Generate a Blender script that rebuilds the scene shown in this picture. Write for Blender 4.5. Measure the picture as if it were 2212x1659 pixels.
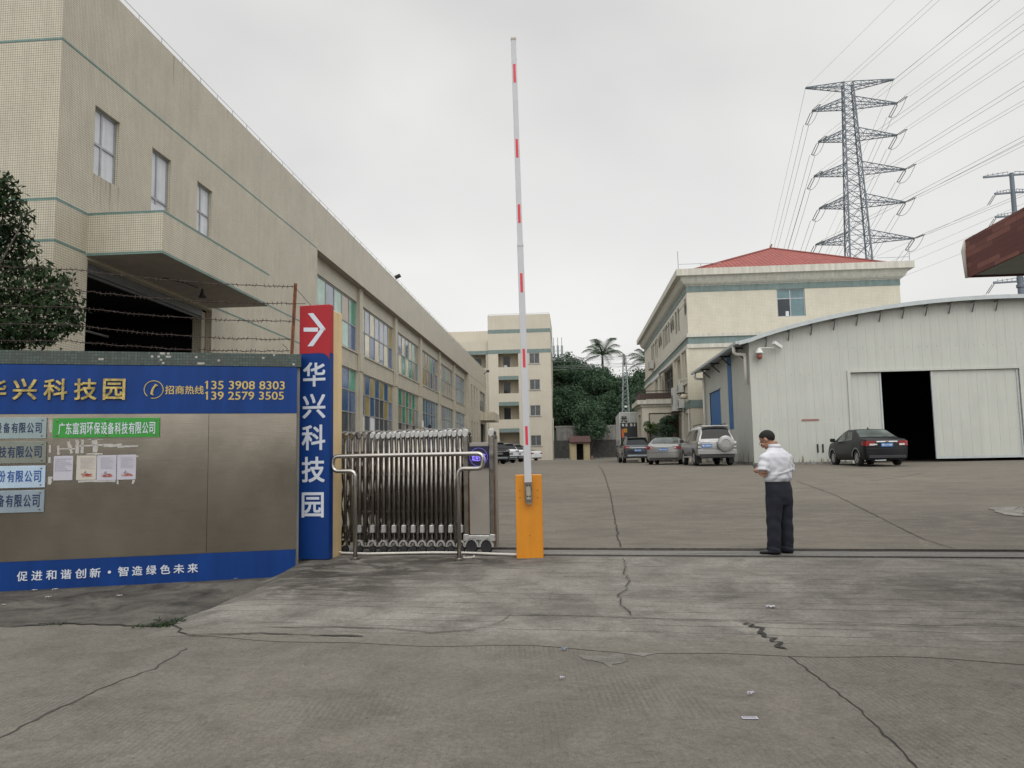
import bpy, math, random
import numpy as np
from mathutils import Vector, Matrix
R = math.radians
random.seed(7)
SC = bpy.context.scene
COL = SC.collection
for o in list(bpy.data.objects):
    bpy.data.objects.remove(o)

# ------------------------------------------------------------------ camera
F = 775 * 2212 / 1024; CX, CY, HC = 1106.0, 829.5, 1.38      # focal length and centre in photograph units (2212 wide)
PITCH = math.atan(75 / 775); ROLL = R(1.05)
fwd = np.array([0, math.cos(PITCH), math.sin(PITCH)]); up0 = np.array([0, -math.sin(PITCH), math.cos(PITCH)]); r0 = np.array([1., 0, 0])
rgt = r0 * math.cos(ROLL) - up0 * math.sin(ROLL); upv = up0 * math.cos(ROLL) + r0 * math.sin(ROLL)
CAM = np.array([0, 0, HC])
cam = bpy.data.cameras.new("camera"); cam.sensor_width = 36; cam.lens = 775 / 1024 * 36; cam.clip_start = .1; cam.clip_end = 5000
camo = bpy.data.objects.new("camera", cam); COL.objects.link(camo)
camo.matrix_world = Matrix([[rgt[i], upv[i], -fwd[i], CAM[i]] for i in range(3)] + [[0, 0, 0, 1]])
SC.camera = camo

# ------------------------------------------------------------------ light
SUN_EL, SUN_AZ = R(48), R(170)      # azimuth clockwise from +Y
w = bpy.data.worlds.new("World"); SC.world = w; w.use_nodes = True
nt = w.node_tree; nt.nodes.clear()
def N(t, ty, **k):
    n = t.nodes.new(ty)
    for a, b in k.items(): setattr(n, a, b)
    return n
sky = N(nt, 'ShaderNodeTexSky', sky_type='NISHITA', sun_disc=False, sun_elevation=SUN_EL, sun_rotation=SUN_AZ, dust_density=4.0)
tc = N(nt, 'ShaderNodeTexCoord'); mp = N(nt, 'ShaderNodeMapping'); mp.inputs['Scale'].default_value = (1.2, 1.2, 2.6)
nz = N(nt, 'ShaderNodeTexNoise'); nz.inputs['Scale'].default_value = 1.25; nz.inputs['Detail'].default_value = 4; nz.inputs['Roughness'].default_value = .45
nz.inputs['Distortion'].default_value = .3
cr = N(nt, 'ShaderNodeValToRGB'); e = cr.color_ramp.elements
e[0].position = .30; e[0].color = (6.6, 6.6, 6.52, 1); e[1].position = .70; e[1].color = (9.2, 9.12, 8.92, 1)
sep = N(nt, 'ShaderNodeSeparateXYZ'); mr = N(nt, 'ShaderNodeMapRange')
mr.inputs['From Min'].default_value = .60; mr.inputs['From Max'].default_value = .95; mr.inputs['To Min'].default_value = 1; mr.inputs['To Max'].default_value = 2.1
mul = N(nt, 'ShaderNodeVectorMath', operation='SCALE'); mix = N(nt, 'ShaderNodeMixRGB'); mix.inputs[0].default_value = .93
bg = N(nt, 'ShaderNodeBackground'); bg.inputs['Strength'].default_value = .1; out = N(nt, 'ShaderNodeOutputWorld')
L = nt.links.new
L(tc.outputs['Generated'], mp.inputs[0]); L(mp.outputs[0], nz.inputs['Vector']); L(nz.outputs['Fac'], cr.inputs[0])
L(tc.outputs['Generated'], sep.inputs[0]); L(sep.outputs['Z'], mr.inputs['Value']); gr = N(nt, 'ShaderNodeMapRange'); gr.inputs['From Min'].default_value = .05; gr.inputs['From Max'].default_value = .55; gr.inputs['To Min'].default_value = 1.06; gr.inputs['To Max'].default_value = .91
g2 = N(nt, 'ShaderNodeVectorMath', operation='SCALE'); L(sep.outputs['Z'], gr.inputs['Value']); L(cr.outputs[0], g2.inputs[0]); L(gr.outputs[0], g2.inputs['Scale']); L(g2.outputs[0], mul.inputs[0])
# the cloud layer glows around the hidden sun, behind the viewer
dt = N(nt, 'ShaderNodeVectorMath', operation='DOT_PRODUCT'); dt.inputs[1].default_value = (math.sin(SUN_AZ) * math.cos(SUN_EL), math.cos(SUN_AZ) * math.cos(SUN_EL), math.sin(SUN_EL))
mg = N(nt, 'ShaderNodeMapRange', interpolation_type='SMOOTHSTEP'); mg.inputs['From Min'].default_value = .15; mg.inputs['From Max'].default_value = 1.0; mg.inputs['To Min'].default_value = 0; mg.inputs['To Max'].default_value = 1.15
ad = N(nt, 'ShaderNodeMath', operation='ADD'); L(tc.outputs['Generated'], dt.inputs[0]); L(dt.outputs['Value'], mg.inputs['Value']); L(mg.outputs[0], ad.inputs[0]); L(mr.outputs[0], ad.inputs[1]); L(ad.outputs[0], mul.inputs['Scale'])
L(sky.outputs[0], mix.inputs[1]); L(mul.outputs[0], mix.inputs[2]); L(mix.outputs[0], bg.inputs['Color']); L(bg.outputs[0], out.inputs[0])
sl = bpy.data.lights.new("sun", 'SUN'); sl.energy = .6; sl.angle = R(35); sl.color = (1, .96, .9)
so = bpy.data.objects.new("sun", sl); COL.objects.link(so)
sd = Vector((math.sin(SUN_AZ) * math.cos(SUN_EL), math.cos(SUN_AZ) * math.cos(SUN_EL), math.sin(SUN_EL)))
so.location = sd * 60; so.rotation_euler = sd.to_track_quat('Z', 'Y').to_euler()
VS = SC.view_settings; VS.view_transform = 'Standard'; VS.look = 'None'; VS.exposure = 0.0; VS.gamma = 1.0

# ------------------------------------------------------------------ photograph -> place
def ray(x, y): return fwd + rgt * (x - CX) / F - upv * (y - CY) / F
def atY(x, y, Y):
    d = ray(x, y); p = CAM + d * Y / d[1]; return float(p[0]), float(p[1]), float(p[2])
EB = .075; E2 = np.array([EB, 1]) / math.hypot(EB, 1); E1 = np.array([E2[1], -E2[0]]); EANG = -math.atan(EB)
def eray(x, y):
    d = ray(x, y); return np.array([d[0] * E1[0] + d[1] * E1[1], d[0] * E2[0] + d[1] * E2[1], d[2]])
def onU(pt, u):
    d = eray(*pt); s = u / d[0]; return float(d[1] * s), float(HC + d[2] * s)      # -> v, z
def onV(pt, v):
    d = eray(*pt); s = v / d[1]; return float(d[0] * s), float(HC + d[2] * s)      # -> u, z
def crop(x, y, c): return ((x / c[2] + c[0]) * .54004, (y / c[2] + c[1]) * .54004)
def W2(u, v): return (u * E1[0] + v * E2[0], u * E1[1] + v * E2[1])
M_E = Matrix(((E1[0], E2[0], 0, 0), (E1[1], E2[1], 0, 0), (0, 0, 1, 0), (0, 0, 0, 1)))
# gate frame: s along the gate track, d into the yard
GO = (.45, 11.41); GA = R(-11.2); GS = (math.cos(GA), math.sin(GA)); GN = (-math.sin(GA), math.cos(GA))
M_G = Matrix(((GS[0], GN[0], 0, GO[0]), (GS[1], GN[1], 0, GO[1]), (0, 0, 1, 0), (0, 0, 0, 1)))
def sd_of(x, y): a, b = x - GO[0], y - GO[1]; return a * GS[0] + b * GS[1], a * GN[0] + b * GN[1]
def xy_of(s, d): return GO[0] + s * GS[0] + d * GN[0], GO[1] + s * GS[1] + d * GN[1]
YK = [(-50, 0), (.8, 0), (3, .06), (5, .15), (10, .385), (15, .62), (19, .78), (22, .85), (26, .91), (31, .95), (52, 1.02), (86, 1.17), (125, 1.28), (400, 1.6)]
ROADZ = -.22; RB = -4.63
def yardz(d): return float(np.interp(d, [k[0] for k in YK], [k[1] for k in YK]))
def H(x, y):
    s, d = sd_of(x, y)
    if d >= -.3: return yardz(d)
    if x < -3.3 or d < RB: return ROADZ
    r = ROADZ + (-ROADZ - .015) * (d - RB) / (-.3 - RB)
    f = min(1, max(0, (x + 3.3) / .4))
    return ROADZ + (r - ROADZ) * f
def gpx(x, y):
    d = ray(x, y); a, b = 2.0, 150.0; pa = None
    for Y in np.concatenate([np.arange(2.5, 14, .05), np.arange(14, 150, .5)]):
        p = CAM + d * Y / d[1]
        if p[2] < H(p[0], p[1]): return float(p[0]), float(p[1]), H(p[0], p[1])
    return float(p[0]), float(p[1]), H(p[0], p[1])

# ------------------------------------------------------------------ objects
MATX = {}
def tag(o, label=None, cat=None, group=None, kind=None):
    if label: o['label'] = label
    if cat: o['category'] = cat
    if group: o['group'] = group
    if kind: o['kind'] = kind
    return o
def thing(name, label, cat, loc=(0, 0, 0), rz=0.0, group=None):
    o = bpy.data.objects.new(name, None); COL.objects.link(o); o.empty_display_size = .3
    o.location = loc; o.rotation_euler = (0, 0, rz)
    MATX[o.name] = Matrix.Translation(loc) @ Matrix.Rotation(rz, 4, 'Z')
    return tag(o, label, cat, group)
def estate(name, label, cat, u, v, z, group=None):
    x, y = W2(u, v); return thing(name, label, cat, (x, y, z), EANG, group)

class MB:
    def __init__(s, space=None): s.v = []; s.f = []; s.m = []; s.space = space; s.sm = False
    def face(s, pts, m=0):
        i = len(s.v); s.v += [tuple(map(float, p)) for p in pts]; s.f.append(tuple(range(i, i + len(pts)))); s.m.append(m); return s
    def mesh(s, vs, fs, m=0):
        i = len(s.v); s.v += [tuple(map(float, p)) for p in vs]; s.f += [tuple(a + i for a in f) for f in fs]; s.m += [m] * len(fs); return s
    def box(s, x0, x1, y0, y1, z0, z1, m=0):
        if x0 > x1: x0, x1 = x1, x0
        if y0 > y1: y0, y1 = y1, y0
        if z0 > z1: z0, z1 = z1, z0
        v = [(x0, y0, z0), (x1, y0, z0), (x1, y1, z0), (x0, y1, z0), (x0, y0, z1), (x1, y0, z1), (x1, y1, z1), (x0, y1, z1)]
        return s.mesh(v, [(0, 3, 2, 1), (4, 5, 6, 7), (0, 1, 5, 4), (1, 2, 6, 5), (2, 3, 7, 6), (3, 0, 4, 7)], m)
    def cbox(s, x0, x1, y0, y1, z0, z1, c=.01, m=0):                 # box with chamfered vertical and top edges
        pts = [(x0 + c, y0), (x1 - c, y0), (x1, y0 + c), (x1, y1 - c), (x1 - c, y1), (x0 + c, y1), (x0, y1 - c), (x0, y0 + c)]
        cx, cy = (x0 + x1) / 2, (y0 + y1) / 2
        ins = [(x + (c if x < cx else -c) * .8, y + (c if y < cy else -c) * .8) for x, y in pts]
        v = [(x, y, z0) for x, y in pts] + [(x, y, z1 - c) for x, y in pts] + [(x, y, z1) for x, y in ins]
        f = [tuple(reversed(range(8)))] + [(i, (i + 1) % 8, 8 + (i + 1) % 8, 8 + i) for i in range(8)] + [(8 + i, 8 + (i + 1) % 8, 16 + (i + 1) % 8, 16 + i) for i in range(8)] + [tuple(range(16, 24))]
        return s.mesh(v, f, m)
    def bar(s, a, b, wd=.05, ht=None, m=0):                          # rectangular bar between two points
        a, b = Vector(a), Vector(b); ht = ht or wd; t = (b - a)
        if t.length < 1e-6: return s
        t.normalize(); r = Vector((0, 0, 1)) if abs(t.z) < .9 else Vector((1, 0, 0))
        x = t.cross(r).normalized() * wd / 2; y = x.cross(t).normalized() * ht / 2
        v = [a + x + y, a - x + y, a - x - y, a + x - y, b + x + y, b - x + y, b - x - y, b + x - y]
        return s.mesh(v, [(3, 2, 1, 0), (4, 5, 6, 7), (0, 1, 5, 4), (1, 2, 6, 5), (2, 3, 7, 6), (3, 0, 4, 7)], m)
    def tube(s, pts, r, n=8, m=0, caps=True):
        pts = [Vector(p) for p in pts]; k = len(pts); rs = r if hasattr(r, '__len__') else [r] * k
        base = len(s.v); ref = None
        for i, p in enumerate(pts):
            t = (pts[min(i + 1, k - 1)] - pts[max(i - 1, 0)]).normalized()
            if ref is None: ref = Vector((0, 0, 1)) if abs(t.z) < .9 else Vector((1, 0, 0))
            x = t.cross(ref)
            if x.length < 1e-4: x = t.cross(Vector((0, 1, 0)))
            x.normalize(); y = x.cross(t).normalized(); ref = y
            for j in range(n):
                a = 2 * math.pi * j / n; q = p + (x * math.cos(a) + y * math.sin(a)) * rs[i]; s.v.append(tuple(q))
        for i in range(k - 1):
            for j in range(n):
                s.f.append((base + i * n + j, base + (i + 1) * n + j, base + (i + 1) * n + (j + 1) % n, base + i * n + (j + 1) % n)); s.m.append(m)
        if caps:
            s.f.append(tuple(base + j for j in range(n))); s.m.append(m)
            s.f.append(tuple(base + (k - 1) * n + j for j in reversed(range(n)))); s.m.append(m)
        return s
    def lathe(s, c, axis, prof, n=20, m=0):                          # prof: (radius, offset along axis)
        ax = Vector(axis).normalized(); r = Vector((0, 0, 1)) if abs(ax.z) < .9 else Vector((1, 0, 0))
        x = ax.cross(r).normalized(); y = ax.cross(x); c = Vector(c); b = len(s.v)
        for rr, h in prof:
            for j in range(n):
                a = 2 * math.pi * j / n; s.v.append(tuple(c + ax * h + (x * math.cos(a) + y * math.sin(a)) * rr))
        for i in range(len(prof) - 1):
            for j in range(n):
                s.f.append((b + i * n + j, b + i * n + (j + 1) % n, b + (i + 1) * n + (j + 1) % n, b + (i + 1) * n + j)); s.m.append(m)
        if prof[0][0] > 1e-4: s.f.append(tuple(b + j for j in reversed(range(n)))); s.m.append(m)
        if prof[-1][0] > 1e-4: s.f.append(tuple(b + (len(prof) - 1) * n + j for j in range(n))); s.m.append(m)
        return s
    def build(s, name, mats, parent=None, smooth=False, auto=None):
        if not isinstance(mats, (list, tuple)): mats = [mats]
        local = isinstance(s.space, str) and s.space == 'L'
        T = s.space if isinstance(s.space, Matrix) else {'E': M_E, 'G': M_G}.get(s.space, Matrix.Identity(4))
        if not local:
            if parent is not None: T = MATX[parent.name].inverted() @ T
            va = np.array(s.v) @ np.array(T.to_3x3()).T + np.array(T.translation)
        else: va = np.array(s.v)
        me = bpy.data.meshes.new(name); me.from_pydata([tuple(p) for p in va], [], s.f)
        for m in mats: me.materials.append(m)
        me.polygons.foreach_set('material_index', s.m)
        if smooth: me.polygons.foreach_set('use_smooth', [True] * len(s.f))
        me.update()
        if auto: me.set_sharp_from_angle(angle=R(auto))
        o = bpy.data.objects.new(name, me); COL.objects.link(o)
        if parent is not None: o.parent = parent; MATX[o.name] = MATX[parent.name]
        else: MATX[o.name] = Matrix.Identity(4)
        return o

def weld(o, d=1e-4):
    import bmesh
    bm = bmesh.new(); bm.from_mesh(o.data); bmesh.ops.remove_doubles(bm, verts=bm.verts, dist=d); bmesh.ops.recalc_face_normals(bm, faces=bm.faces)
    bm.to_mesh(o.data); bm.free(); return o
def bevel(o, wd=.01, seg=2):
    weld(o); m = o.modifiers.new('bevel', 'BEVEL'); m.width = wd; m.segments = seg; m.limit_method = 'ANGLE'; m.angle_limit = R(40); return o
def evalmesh(o, mats=None):
    dg = bpy.context.evaluated_depsgraph_get(); dg.update(); me = bpy.data.meshes.new_from_object(o.evaluated_get(dg))
    o.modifiers.clear(); o.data = me; return o

# wall in a plane with rectangular openings; along='u' -> plane v=c, along='v' -> plane u=c ; depth = reveal vector length (signed)
def wall(mb, along, c, a0, a1, z0, z1, ops=(), depth=.15, m=0, rev=None):
    A = sorted(set([a0, a1] + [t for o in ops for t in (o[0], o[1]) if a0 < t < a1])); Z = sorted(set([z0, z1] + [t for o in ops for t in (o[2], o[3]) if z0 < t < z1]))
    P = (lambda a, z, k=0: (a, c + k, z)) if along == 'u' else (lambda a, z, k=0: (c + k, a, z))
    for i in range(len(A) - 1):
        for j in range(len(Z) - 1):
            ca, cz = (A[i] + A[i + 1]) / 2, (Z[j] + Z[j + 1]) / 2
            if any(o[0] < ca < o[1] and o[2] < cz < o[3] for o in ops): continue
            mb.face([P(A[i], Z[j]), P(A[i + 1], Z[j]), P(A[i + 1], Z[j + 1]), P(A[i], Z[j + 1])], m)
    rv = m if rev is None else rev
    for o in ops:
        a, b, p, q = max(o[0], a0), min(o[1], a1), max(o[2], z0), min(o[3], z1)
        for (s1, t1), (s2, t2) in (((a, p), (a, q)), ((a, q), (b, q)), ((b, q), (b, p)), ((b, p), (a, p))):
            mb.face([P(s1, t1), P(s2, t2), P(s2, t2, depth), P(s1, t1, depth)], rv)
    return mb
# a window: frame part with mullions, panes as its sub-part
def window(parent, along, c, a0, a1, z0, z1, inward, fm, pm, va=(.5,), vz=(), bar=.05, name='window', panepick=None, space='E', setb=.08):
    P = (lambda mb, a, b, p, q, k0, k1, m=0: mb.box(a, b, c + k0, c + k1, p, q, m)) if along == 'u' else (lambda mb, a, b, p, q, k0, k1, m=0: mb.box(c + k0, c + k1, a, b, p, q, m))
    f = MB(space); k0, k1 = sorted((inward * setb, inward * (setb + .05)))
    P(f, a0, a0 + bar, z0, z1, k0, k1); P(f, a1 - bar, a1, z0, z1, k0, k1)
    P(f, a0 + bar, a1 - bar, z0, z0 + bar, k0, k1); P(f, a0 + bar, a1 - bar, z1 - bar, z1, k0, k1)
    xs = [a0 + (a1 - a0) * t for t in va]; zs = [z0 + (z1 - z0) * t for t in vz]
    for z in zs: P(f, a0 + bar, a1 - bar, z - bar / 2, z + bar / 2, k0 + .004, k1 - .004)
    zz = [z0 + bar] + [q for z in zs for q in (z - bar / 2, z + bar / 2)] + [z1 - bar]
    for x in xs:
        for i in range(0, len(zz), 2): P(f, x - bar / 2, x + bar / 2, zz[i], zz[i + 1], k0 + .004, k1 - .004)
    fo = f.build(name, fm, parent)
    pb = MB(space); q0, q1 = sorted((inward * (setb + .03), inward * (setb + .04)))
    XS = [a0] + xs + [a1]; ZS = [z0] + zs + [z1]
    for i in range(len(XS) - 1):
        for j in range(len(ZS) - 1):
            mi = panepick(i, j) if panepick else 0
            P(pb, XS[i] + bar * .4, XS[i + 1] - bar * .4, ZS[j] + bar * .4, ZS[j + 1] - bar * .4, q0, q1, mi)
    pb.build('pane', pm, fo)
    return fo

# ------------------------------------------------------------------ materials
def newmat(name):
    m = bpy.data.materials.new(name); m.use_nodes = True; t = m.node_tree; b = t.nodes['Principled BSDF']; return m, t, b
def coord(t, scale=(1, 1, 1), kind='Object'):
    c = N(t, 'ShaderNodeTexCoord'); p = N(t, 'ShaderNodeMapping'); p.inputs['Scale'].default_value = scale; t.links.new(c.outputs[kind], p.inputs[0]); return p.outputs[0]
def noise(t, scale, detail=4, rough=.55, vec=None, dist=0):
    n = N(t, 'ShaderNodeTexNoise'); n.inputs['Scale'].default_value = scale; n.inputs['Detail'].default_value = detail; n.inputs['Roughness'].default_value = rough; n.inputs['Distortion'].default_value = dist
    t.links.new(vec if vec is not None else coord(t), n.inputs['Vector']); return n.outputs['Fac']
def rng(t, val, a, b, c, d):
    n = N(t, 'ShaderNodeMapRange'); n.inputs['From Min'].default_value = a; n.inputs['From Max'].default_value = b; n.inputs['To Min'].default_value = c; n.inputs['To Max'].default_value = d
    t.links.new(val, n.inputs['Value']); return n.outputs[0]
def mth(t, op, a, b=None):
    n = N(t, 'ShaderNodeMath', operation=op)
    for i, x in enumerate((a, b)):
        if x is None: continue
        if isinstance(x, (int, float)): n.inputs[i].default_value = x
        else: t.links.new(x, n.inputs[i])
    return n.outputs[0]
def scl(t, col, fac):
    n = N(t, 'ShaderNodeVectorMath', operation='SCALE')
    if isinstance(col, tuple): n.inputs[0].default_value = col[:3]
    else: t.links.new(col, n.inputs[0])
    t.links.new(fac, n.inputs['Scale']); return n.outputs[0]
def mixc(t, fac, a, b):
    n = N(t, 'ShaderNodeMixRGB')
    if isinstance(fac, (int, float)): n.inputs[0].default_value = fac
    else: t.links.new(fac, n.inputs[0])
    for i, x in ((1, a), (2, b)):
        if isinstance(x, tuple): n.inputs[i].default_value = (*x[:3], 1)
        else: t.links.new(x, n.inputs[i])
    return n.outputs[0]
def bumpn(t, b, h, strength=.2, dist=.01):
    n = N(t, 'ShaderNodeBump'); n.inputs['Strength'].default_value = strength; n.inputs['Distance'].default_value = dist; t.links.new(h, n.inputs['Height']); t.links.new(n.outputs[0], b.inputs['Normal'])
def mk(name, col, rough=.6, metal=0.0, var=.12, scale=4.0, bump=0.0, bscale=40.0, streak=0.0, coat=0.0, spec=.5, emit=None):
    m, t, b = newmat(name); b.inputs['Roughness'].default_value = rough; b.inputs['Metallic'].default_value = metal; b.inputs['Coat Weight'].default_value = coat; b.inputs['Specular IOR Level'].default_value = spec
    f = rng(t, noise(t, scale), .25, .75, 1 - var, 1 + var)
    if streak:
        s = noise(t, 3.0, 5, .6, coord(t, (2.2, 2.2, .16))); f = mth(t, 'MULTIPLY', f, rng(t, s, .35, .68, 1.0, 1 - streak))
    t.links.new(scl(t, col, f), b.inputs['Base Color'])
    if bump: bumpn(t, b, noise(t, bscale, 3), bump)
    if emit: b.inputs['Emission Color'].default_value = (*emit[:3], 1); b.inputs['Emission Strength'].default_value = emit[3]
    return m
def tiles(name, col, grout, size=.045, gap=.1, streak=.25, var=.1, rough=.45, wide=1.0, dirt=(.30, .27, .20)):
    m, t, b = newmat(name); b.inputs['Roughness'].default_value = rough
    c = N(t, 'ShaderNodeTexCoord'); s = N(t, 'ShaderNodeSeparateXYZ'); t.links.new(c.outputs['Object'], s.inputs[0])
    k = N(t, 'ShaderNodeCombineXYZ'); t.links.new(mth(t, 'ADD', s.outputs[0], s.outputs[1]), k.inputs[0]); t.links.new(s.outputs[2], k.inputs[1])
    br = N(t, 'ShaderNodeTexBrick', offset=0.0, squash=1.0); t.links.new(k.outputs[0], br.inputs['Vector'])
    br.inputs['Scale'].default_value = 1; br.inputs['Brick Width'].default_value = size * wide; br.inputs['Row Height'].default_value = size; br.inputs['Mortar Size'].default_value = size * gap; br.inputs['Mortar Smooth'].default_value = .2
    br.inputs['Color1'].default_value = (*[x * (1 + var) for x in col], 1); br.inputs['Color2'].default_value = (*[x * (1 - var) for x in col], 1); br.inputs['Mortar'].default_value = (*grout, 1); br.inputs['Bias'].default_value = 0
    st = noise(t, 2.6, 5, .62, coord(t, (2.0, 2.0, .14))); big = noise(t, .35, 3)
    f = mth(t, 'MULTIPLY', rng(t, st, .44, .66, 0, streak), rng(t, big, .3, .65, .3, 1.0))
    t.links.new(scl(t, mixc(t, f, br.outputs['Color'], tuple(x for x in dirt)), rng(t, noise(t, 1.1, 5, .65), .3, .7, .90, 1.08)), b.inputs['Base Color'])
    bumpn(t, b, br.outputs['Fac'], -.25, .004)
    return m
def glassy(name, col, rough=.06, var=.25, spec=.6):
    m, t, b = newmat(name); b.inputs['Roughness'].default_value = rough; b.inputs['Specular IOR Level'].default_value = spec; b.inputs['IOR'].default_value = 1.5
    t.links.new(scl(t, col, rng(t, noise(t, 1.3, 3), .3, .7, 1 - var, 1 + var)), b.inputs['Base Color']); return m

TILE = tiles('cream_mosaic_tile', (.545, .50, .395), (.118, .108, .085), .0465, .08, .5, .03, dirt=(.31, .295, .245))
TILE2 = mk('cream_tile_far', (.515, .478, .395), .6, var=.06, scale=.5, streak=.09)
TILE3 = tiles('cream_tile_office', (.585, .548, .445), (.44, .41, .33), .095, .07, .10, .015)
TEAL = tiles('teal_mosaic_tile', (.14, .25, .22), (.07, .10, .09), .045, .1, .3, dirt=(.1, .11, .1))
TEALP = mk('teal_band', (.17, .232, .222), .6, var=.15, streak=.25)
PLASTER = mk('cream_plaster', (.50, .45, .35), .8, var=.08, streak=.35, bump=.1)
WHITEP = mk('white_cornice', (.58, .56, .49), .8, var=.06, streak=.25)
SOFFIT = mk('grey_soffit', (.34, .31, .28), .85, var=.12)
DARK = mk('dark_interior', (.004, .004, .005), .95, var=.2)  # near-black colour stands in for the shade inside open doorways
BLACK = mk('black_rubber', (.018, .018, .02), .75, var=.2)
ALU = mk('aluminium_frame', (.36, .37, .38), .45, .6, var=.15)
ALUD = mk('dark_frame', (.16, .17, .18), .5, .3, var=.15)
BOARD = mk('white_board', (.62, .64, .68), .65, var=.08, streak=.15)
GL_DARK = glassy('dark_window_glass', (.025, .032, .04), .08, .25, .35)
GL_SKY = glassy('mirror_window_glass', (.20, .24, .30), .03, .3, 1.0)
GL_GREEN = glassy('green_film_glass', (.05, .26, .17), .12)
GL_TEAL = glassy('teal_film_glass', (.09, .17, .19), .12)
GL_BLUE = glassy('blue_film_glass', (.04, .09, .21), .12)
GL_YEL = glassy('ochre_film_glass', (.32, .25, .08), .15)
GL_TAN = glassy('tan_film_glass', (.28, .22, .15), .15)
GL_CREAM = glassy('cream_film_glass', (.55, .50, .36), .2)
GL_MINT = glassy('mint_film_glass', (.30, .45, .38), .15)
GL_GREY = glassy('grey_window_glass', (.075, .08, .085), .1, .25, .35)
STEEL = mk('stainless_steel', (.27, .25, .225), .25, 1.0, var=.3, scale=9, bump=.03, bscale=14)
STEELR = mk('polished_tube_steel', (.44, .42, .39), .24, .95, var=.12, scale=9)
STEELD = mk('dirty_stainless', (.20, .18, .16), .38, .9, var=.3, scale=11)
CHROME = mk('polished_cap', (.50, .50, .49), .22, .45, var=.12, scale=20)
GALV = mk('galvanised_steel', (.30, .33, .36), .5, .5, var=.2, scale=1.5)
RUST = mk('rusty_steel', (.20, .085, .045), .85, .2, var=.4, scale=12, bump=.2)
WIREM = mk('rusty_wire', (.05, .035, .03), .8, .3, var=.3)
CABLEM = mk('aluminium_cable', (.20, .205, .21), .6, .3, var=.1)
BLUE = mk('blue_panel', (.004, .040, .195), .5, var=.10, scale=2, streak=.2, spec=.22)
REDP = mk('red_panel', (.36, .022, .03), .5, var=.06, spec=.25)
WHITET = mk('white_lettering', (.58, .62, .69), .6, var=.05)
GOLD = mk('gold_lettering', (.40, .31, .10), .42, .3, var=.75, scale=11)
GOLDP = mk('gold_print', (.50, .38, .13), .5, .1, var=.15, scale=25)
NAVYT = mk('navy_lettering', (.012, .03, .09), .6, var=.1)
BLUET = mk('blue_lettering', (.03, .09, .30), .6, var=.1)
PLQ = [mk('plaque_' + n, c, .35, .2, var=.12, scale=5) for n, c in (('silver', (.26, .33, .34)), ('bronze', (.19, .21, .18)), ('ice', (.42, .54, .66)), ('grey', (.25, .31, .36)))]
GREENP = mk('green_plaque', (.025, .26, .03), .5, var=.1)
PAPER = mk('white_paper', (.46, .45, .51), .8, var=.06)
PAPERW = mk('cream_paper', (.48, .45, .40), .8, var=.06)
INK = mk('grey_ink', (.22, .22, .26), .8, var=.1)
INKR = mk('red_ink', (.42, .10, .07), .8, var=.1)
ORANGE = mk('orange_paint', (.66, .25, .012), .42, var=.06, scale=3, streak=.12)
ARMW = mk('white_arm_paint', (.50, .51, .53), .5, var=.05)
REDT = mk('red_reflector', (.62, .03, .06), .4, var=.06)
PIPE = mk('white_pipe', (.62, .60, .55), .5, var=.1)
SHED = mk('painted_sheet_steel', (.475, .49, .45), .55, .0, var=.05, scale=.8, streak=.07)
SHEDR = mk('sheet_roof_edge', (.42, .46, .47), .45, .3, var=.1)
SBLUE = mk('blue_shutter', (.018, .13, .36), .5, var=.1, streak=.15)
CREAMPIL = mk('cream_pillar', (.66, .50, .27), .7, var=.06, streak=.12)
STEELC = mk('satin_steel_sheet', (.33, .305, .27), .45, .55, var=.12, scale=2)
CONC = mk('weathered_concrete', (.24, .235, .22), .9, var=.3, scale=1.2, streak=.45, bump=.2)
STONE = mk('dark_stone', (.045, .045, .042), .95, var=.45, scale=2.5, bump=.4)
YELW = mk('yellow_render', (.42, .36, .22), .8, var=.08, streak=.25)
BARK = mk('tree_bark', (.09, .075, .06), .9, var=.3, bump=.3)
BROWN = mk('brown_rail', (.05, .028, .022), .6, var=.2)
ACW = mk('white_ac_casing', (.58, .58, .55), .55, var=.1, streak=.2)
WHITE = mk('white_fitting', (.66, .66, .64), .5, var=.06)

def rooftiles():
    m, t, b = newmat('red_roof_tile'); b.inputs['Roughness'].default_value = .65
    c = N(t, 'ShaderNodeTexCoord'); s = N(t, 'ShaderNodeSeparateXYZ'); t.links.new(c.outputs['UV'], s.inputs[0])
    def sw(v, f): return mth(t, 'SINE', mth(t, 'MULTIPLY', v, f))
    wv = rng(t, sw(s.outputs[0], 2 * math.pi / .30), -1, 1, 0, 1)
    sa = mth(t, 'FRACT', mth(t, 'MULTIPLY', s.outputs[1], 1 / .36))
    h = mth(t, 'ADD', wv, mth(t, 'MULTIPLY', sa, 1.2))
    f = rng(t, h, .1, 2.0, .45, 1.2)
    f2 = rng(t, noise(t, 2.2, 4), .3, .7, .78, 1.2)
    t.links.new(scl(t, (.30, .068, .055), mth(t, 'MULTIPLY', f, f2)), b.inputs['Base Color']); bumpn(t, b, h, .8, .06); return m
ROOF = rooftiles()
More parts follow.
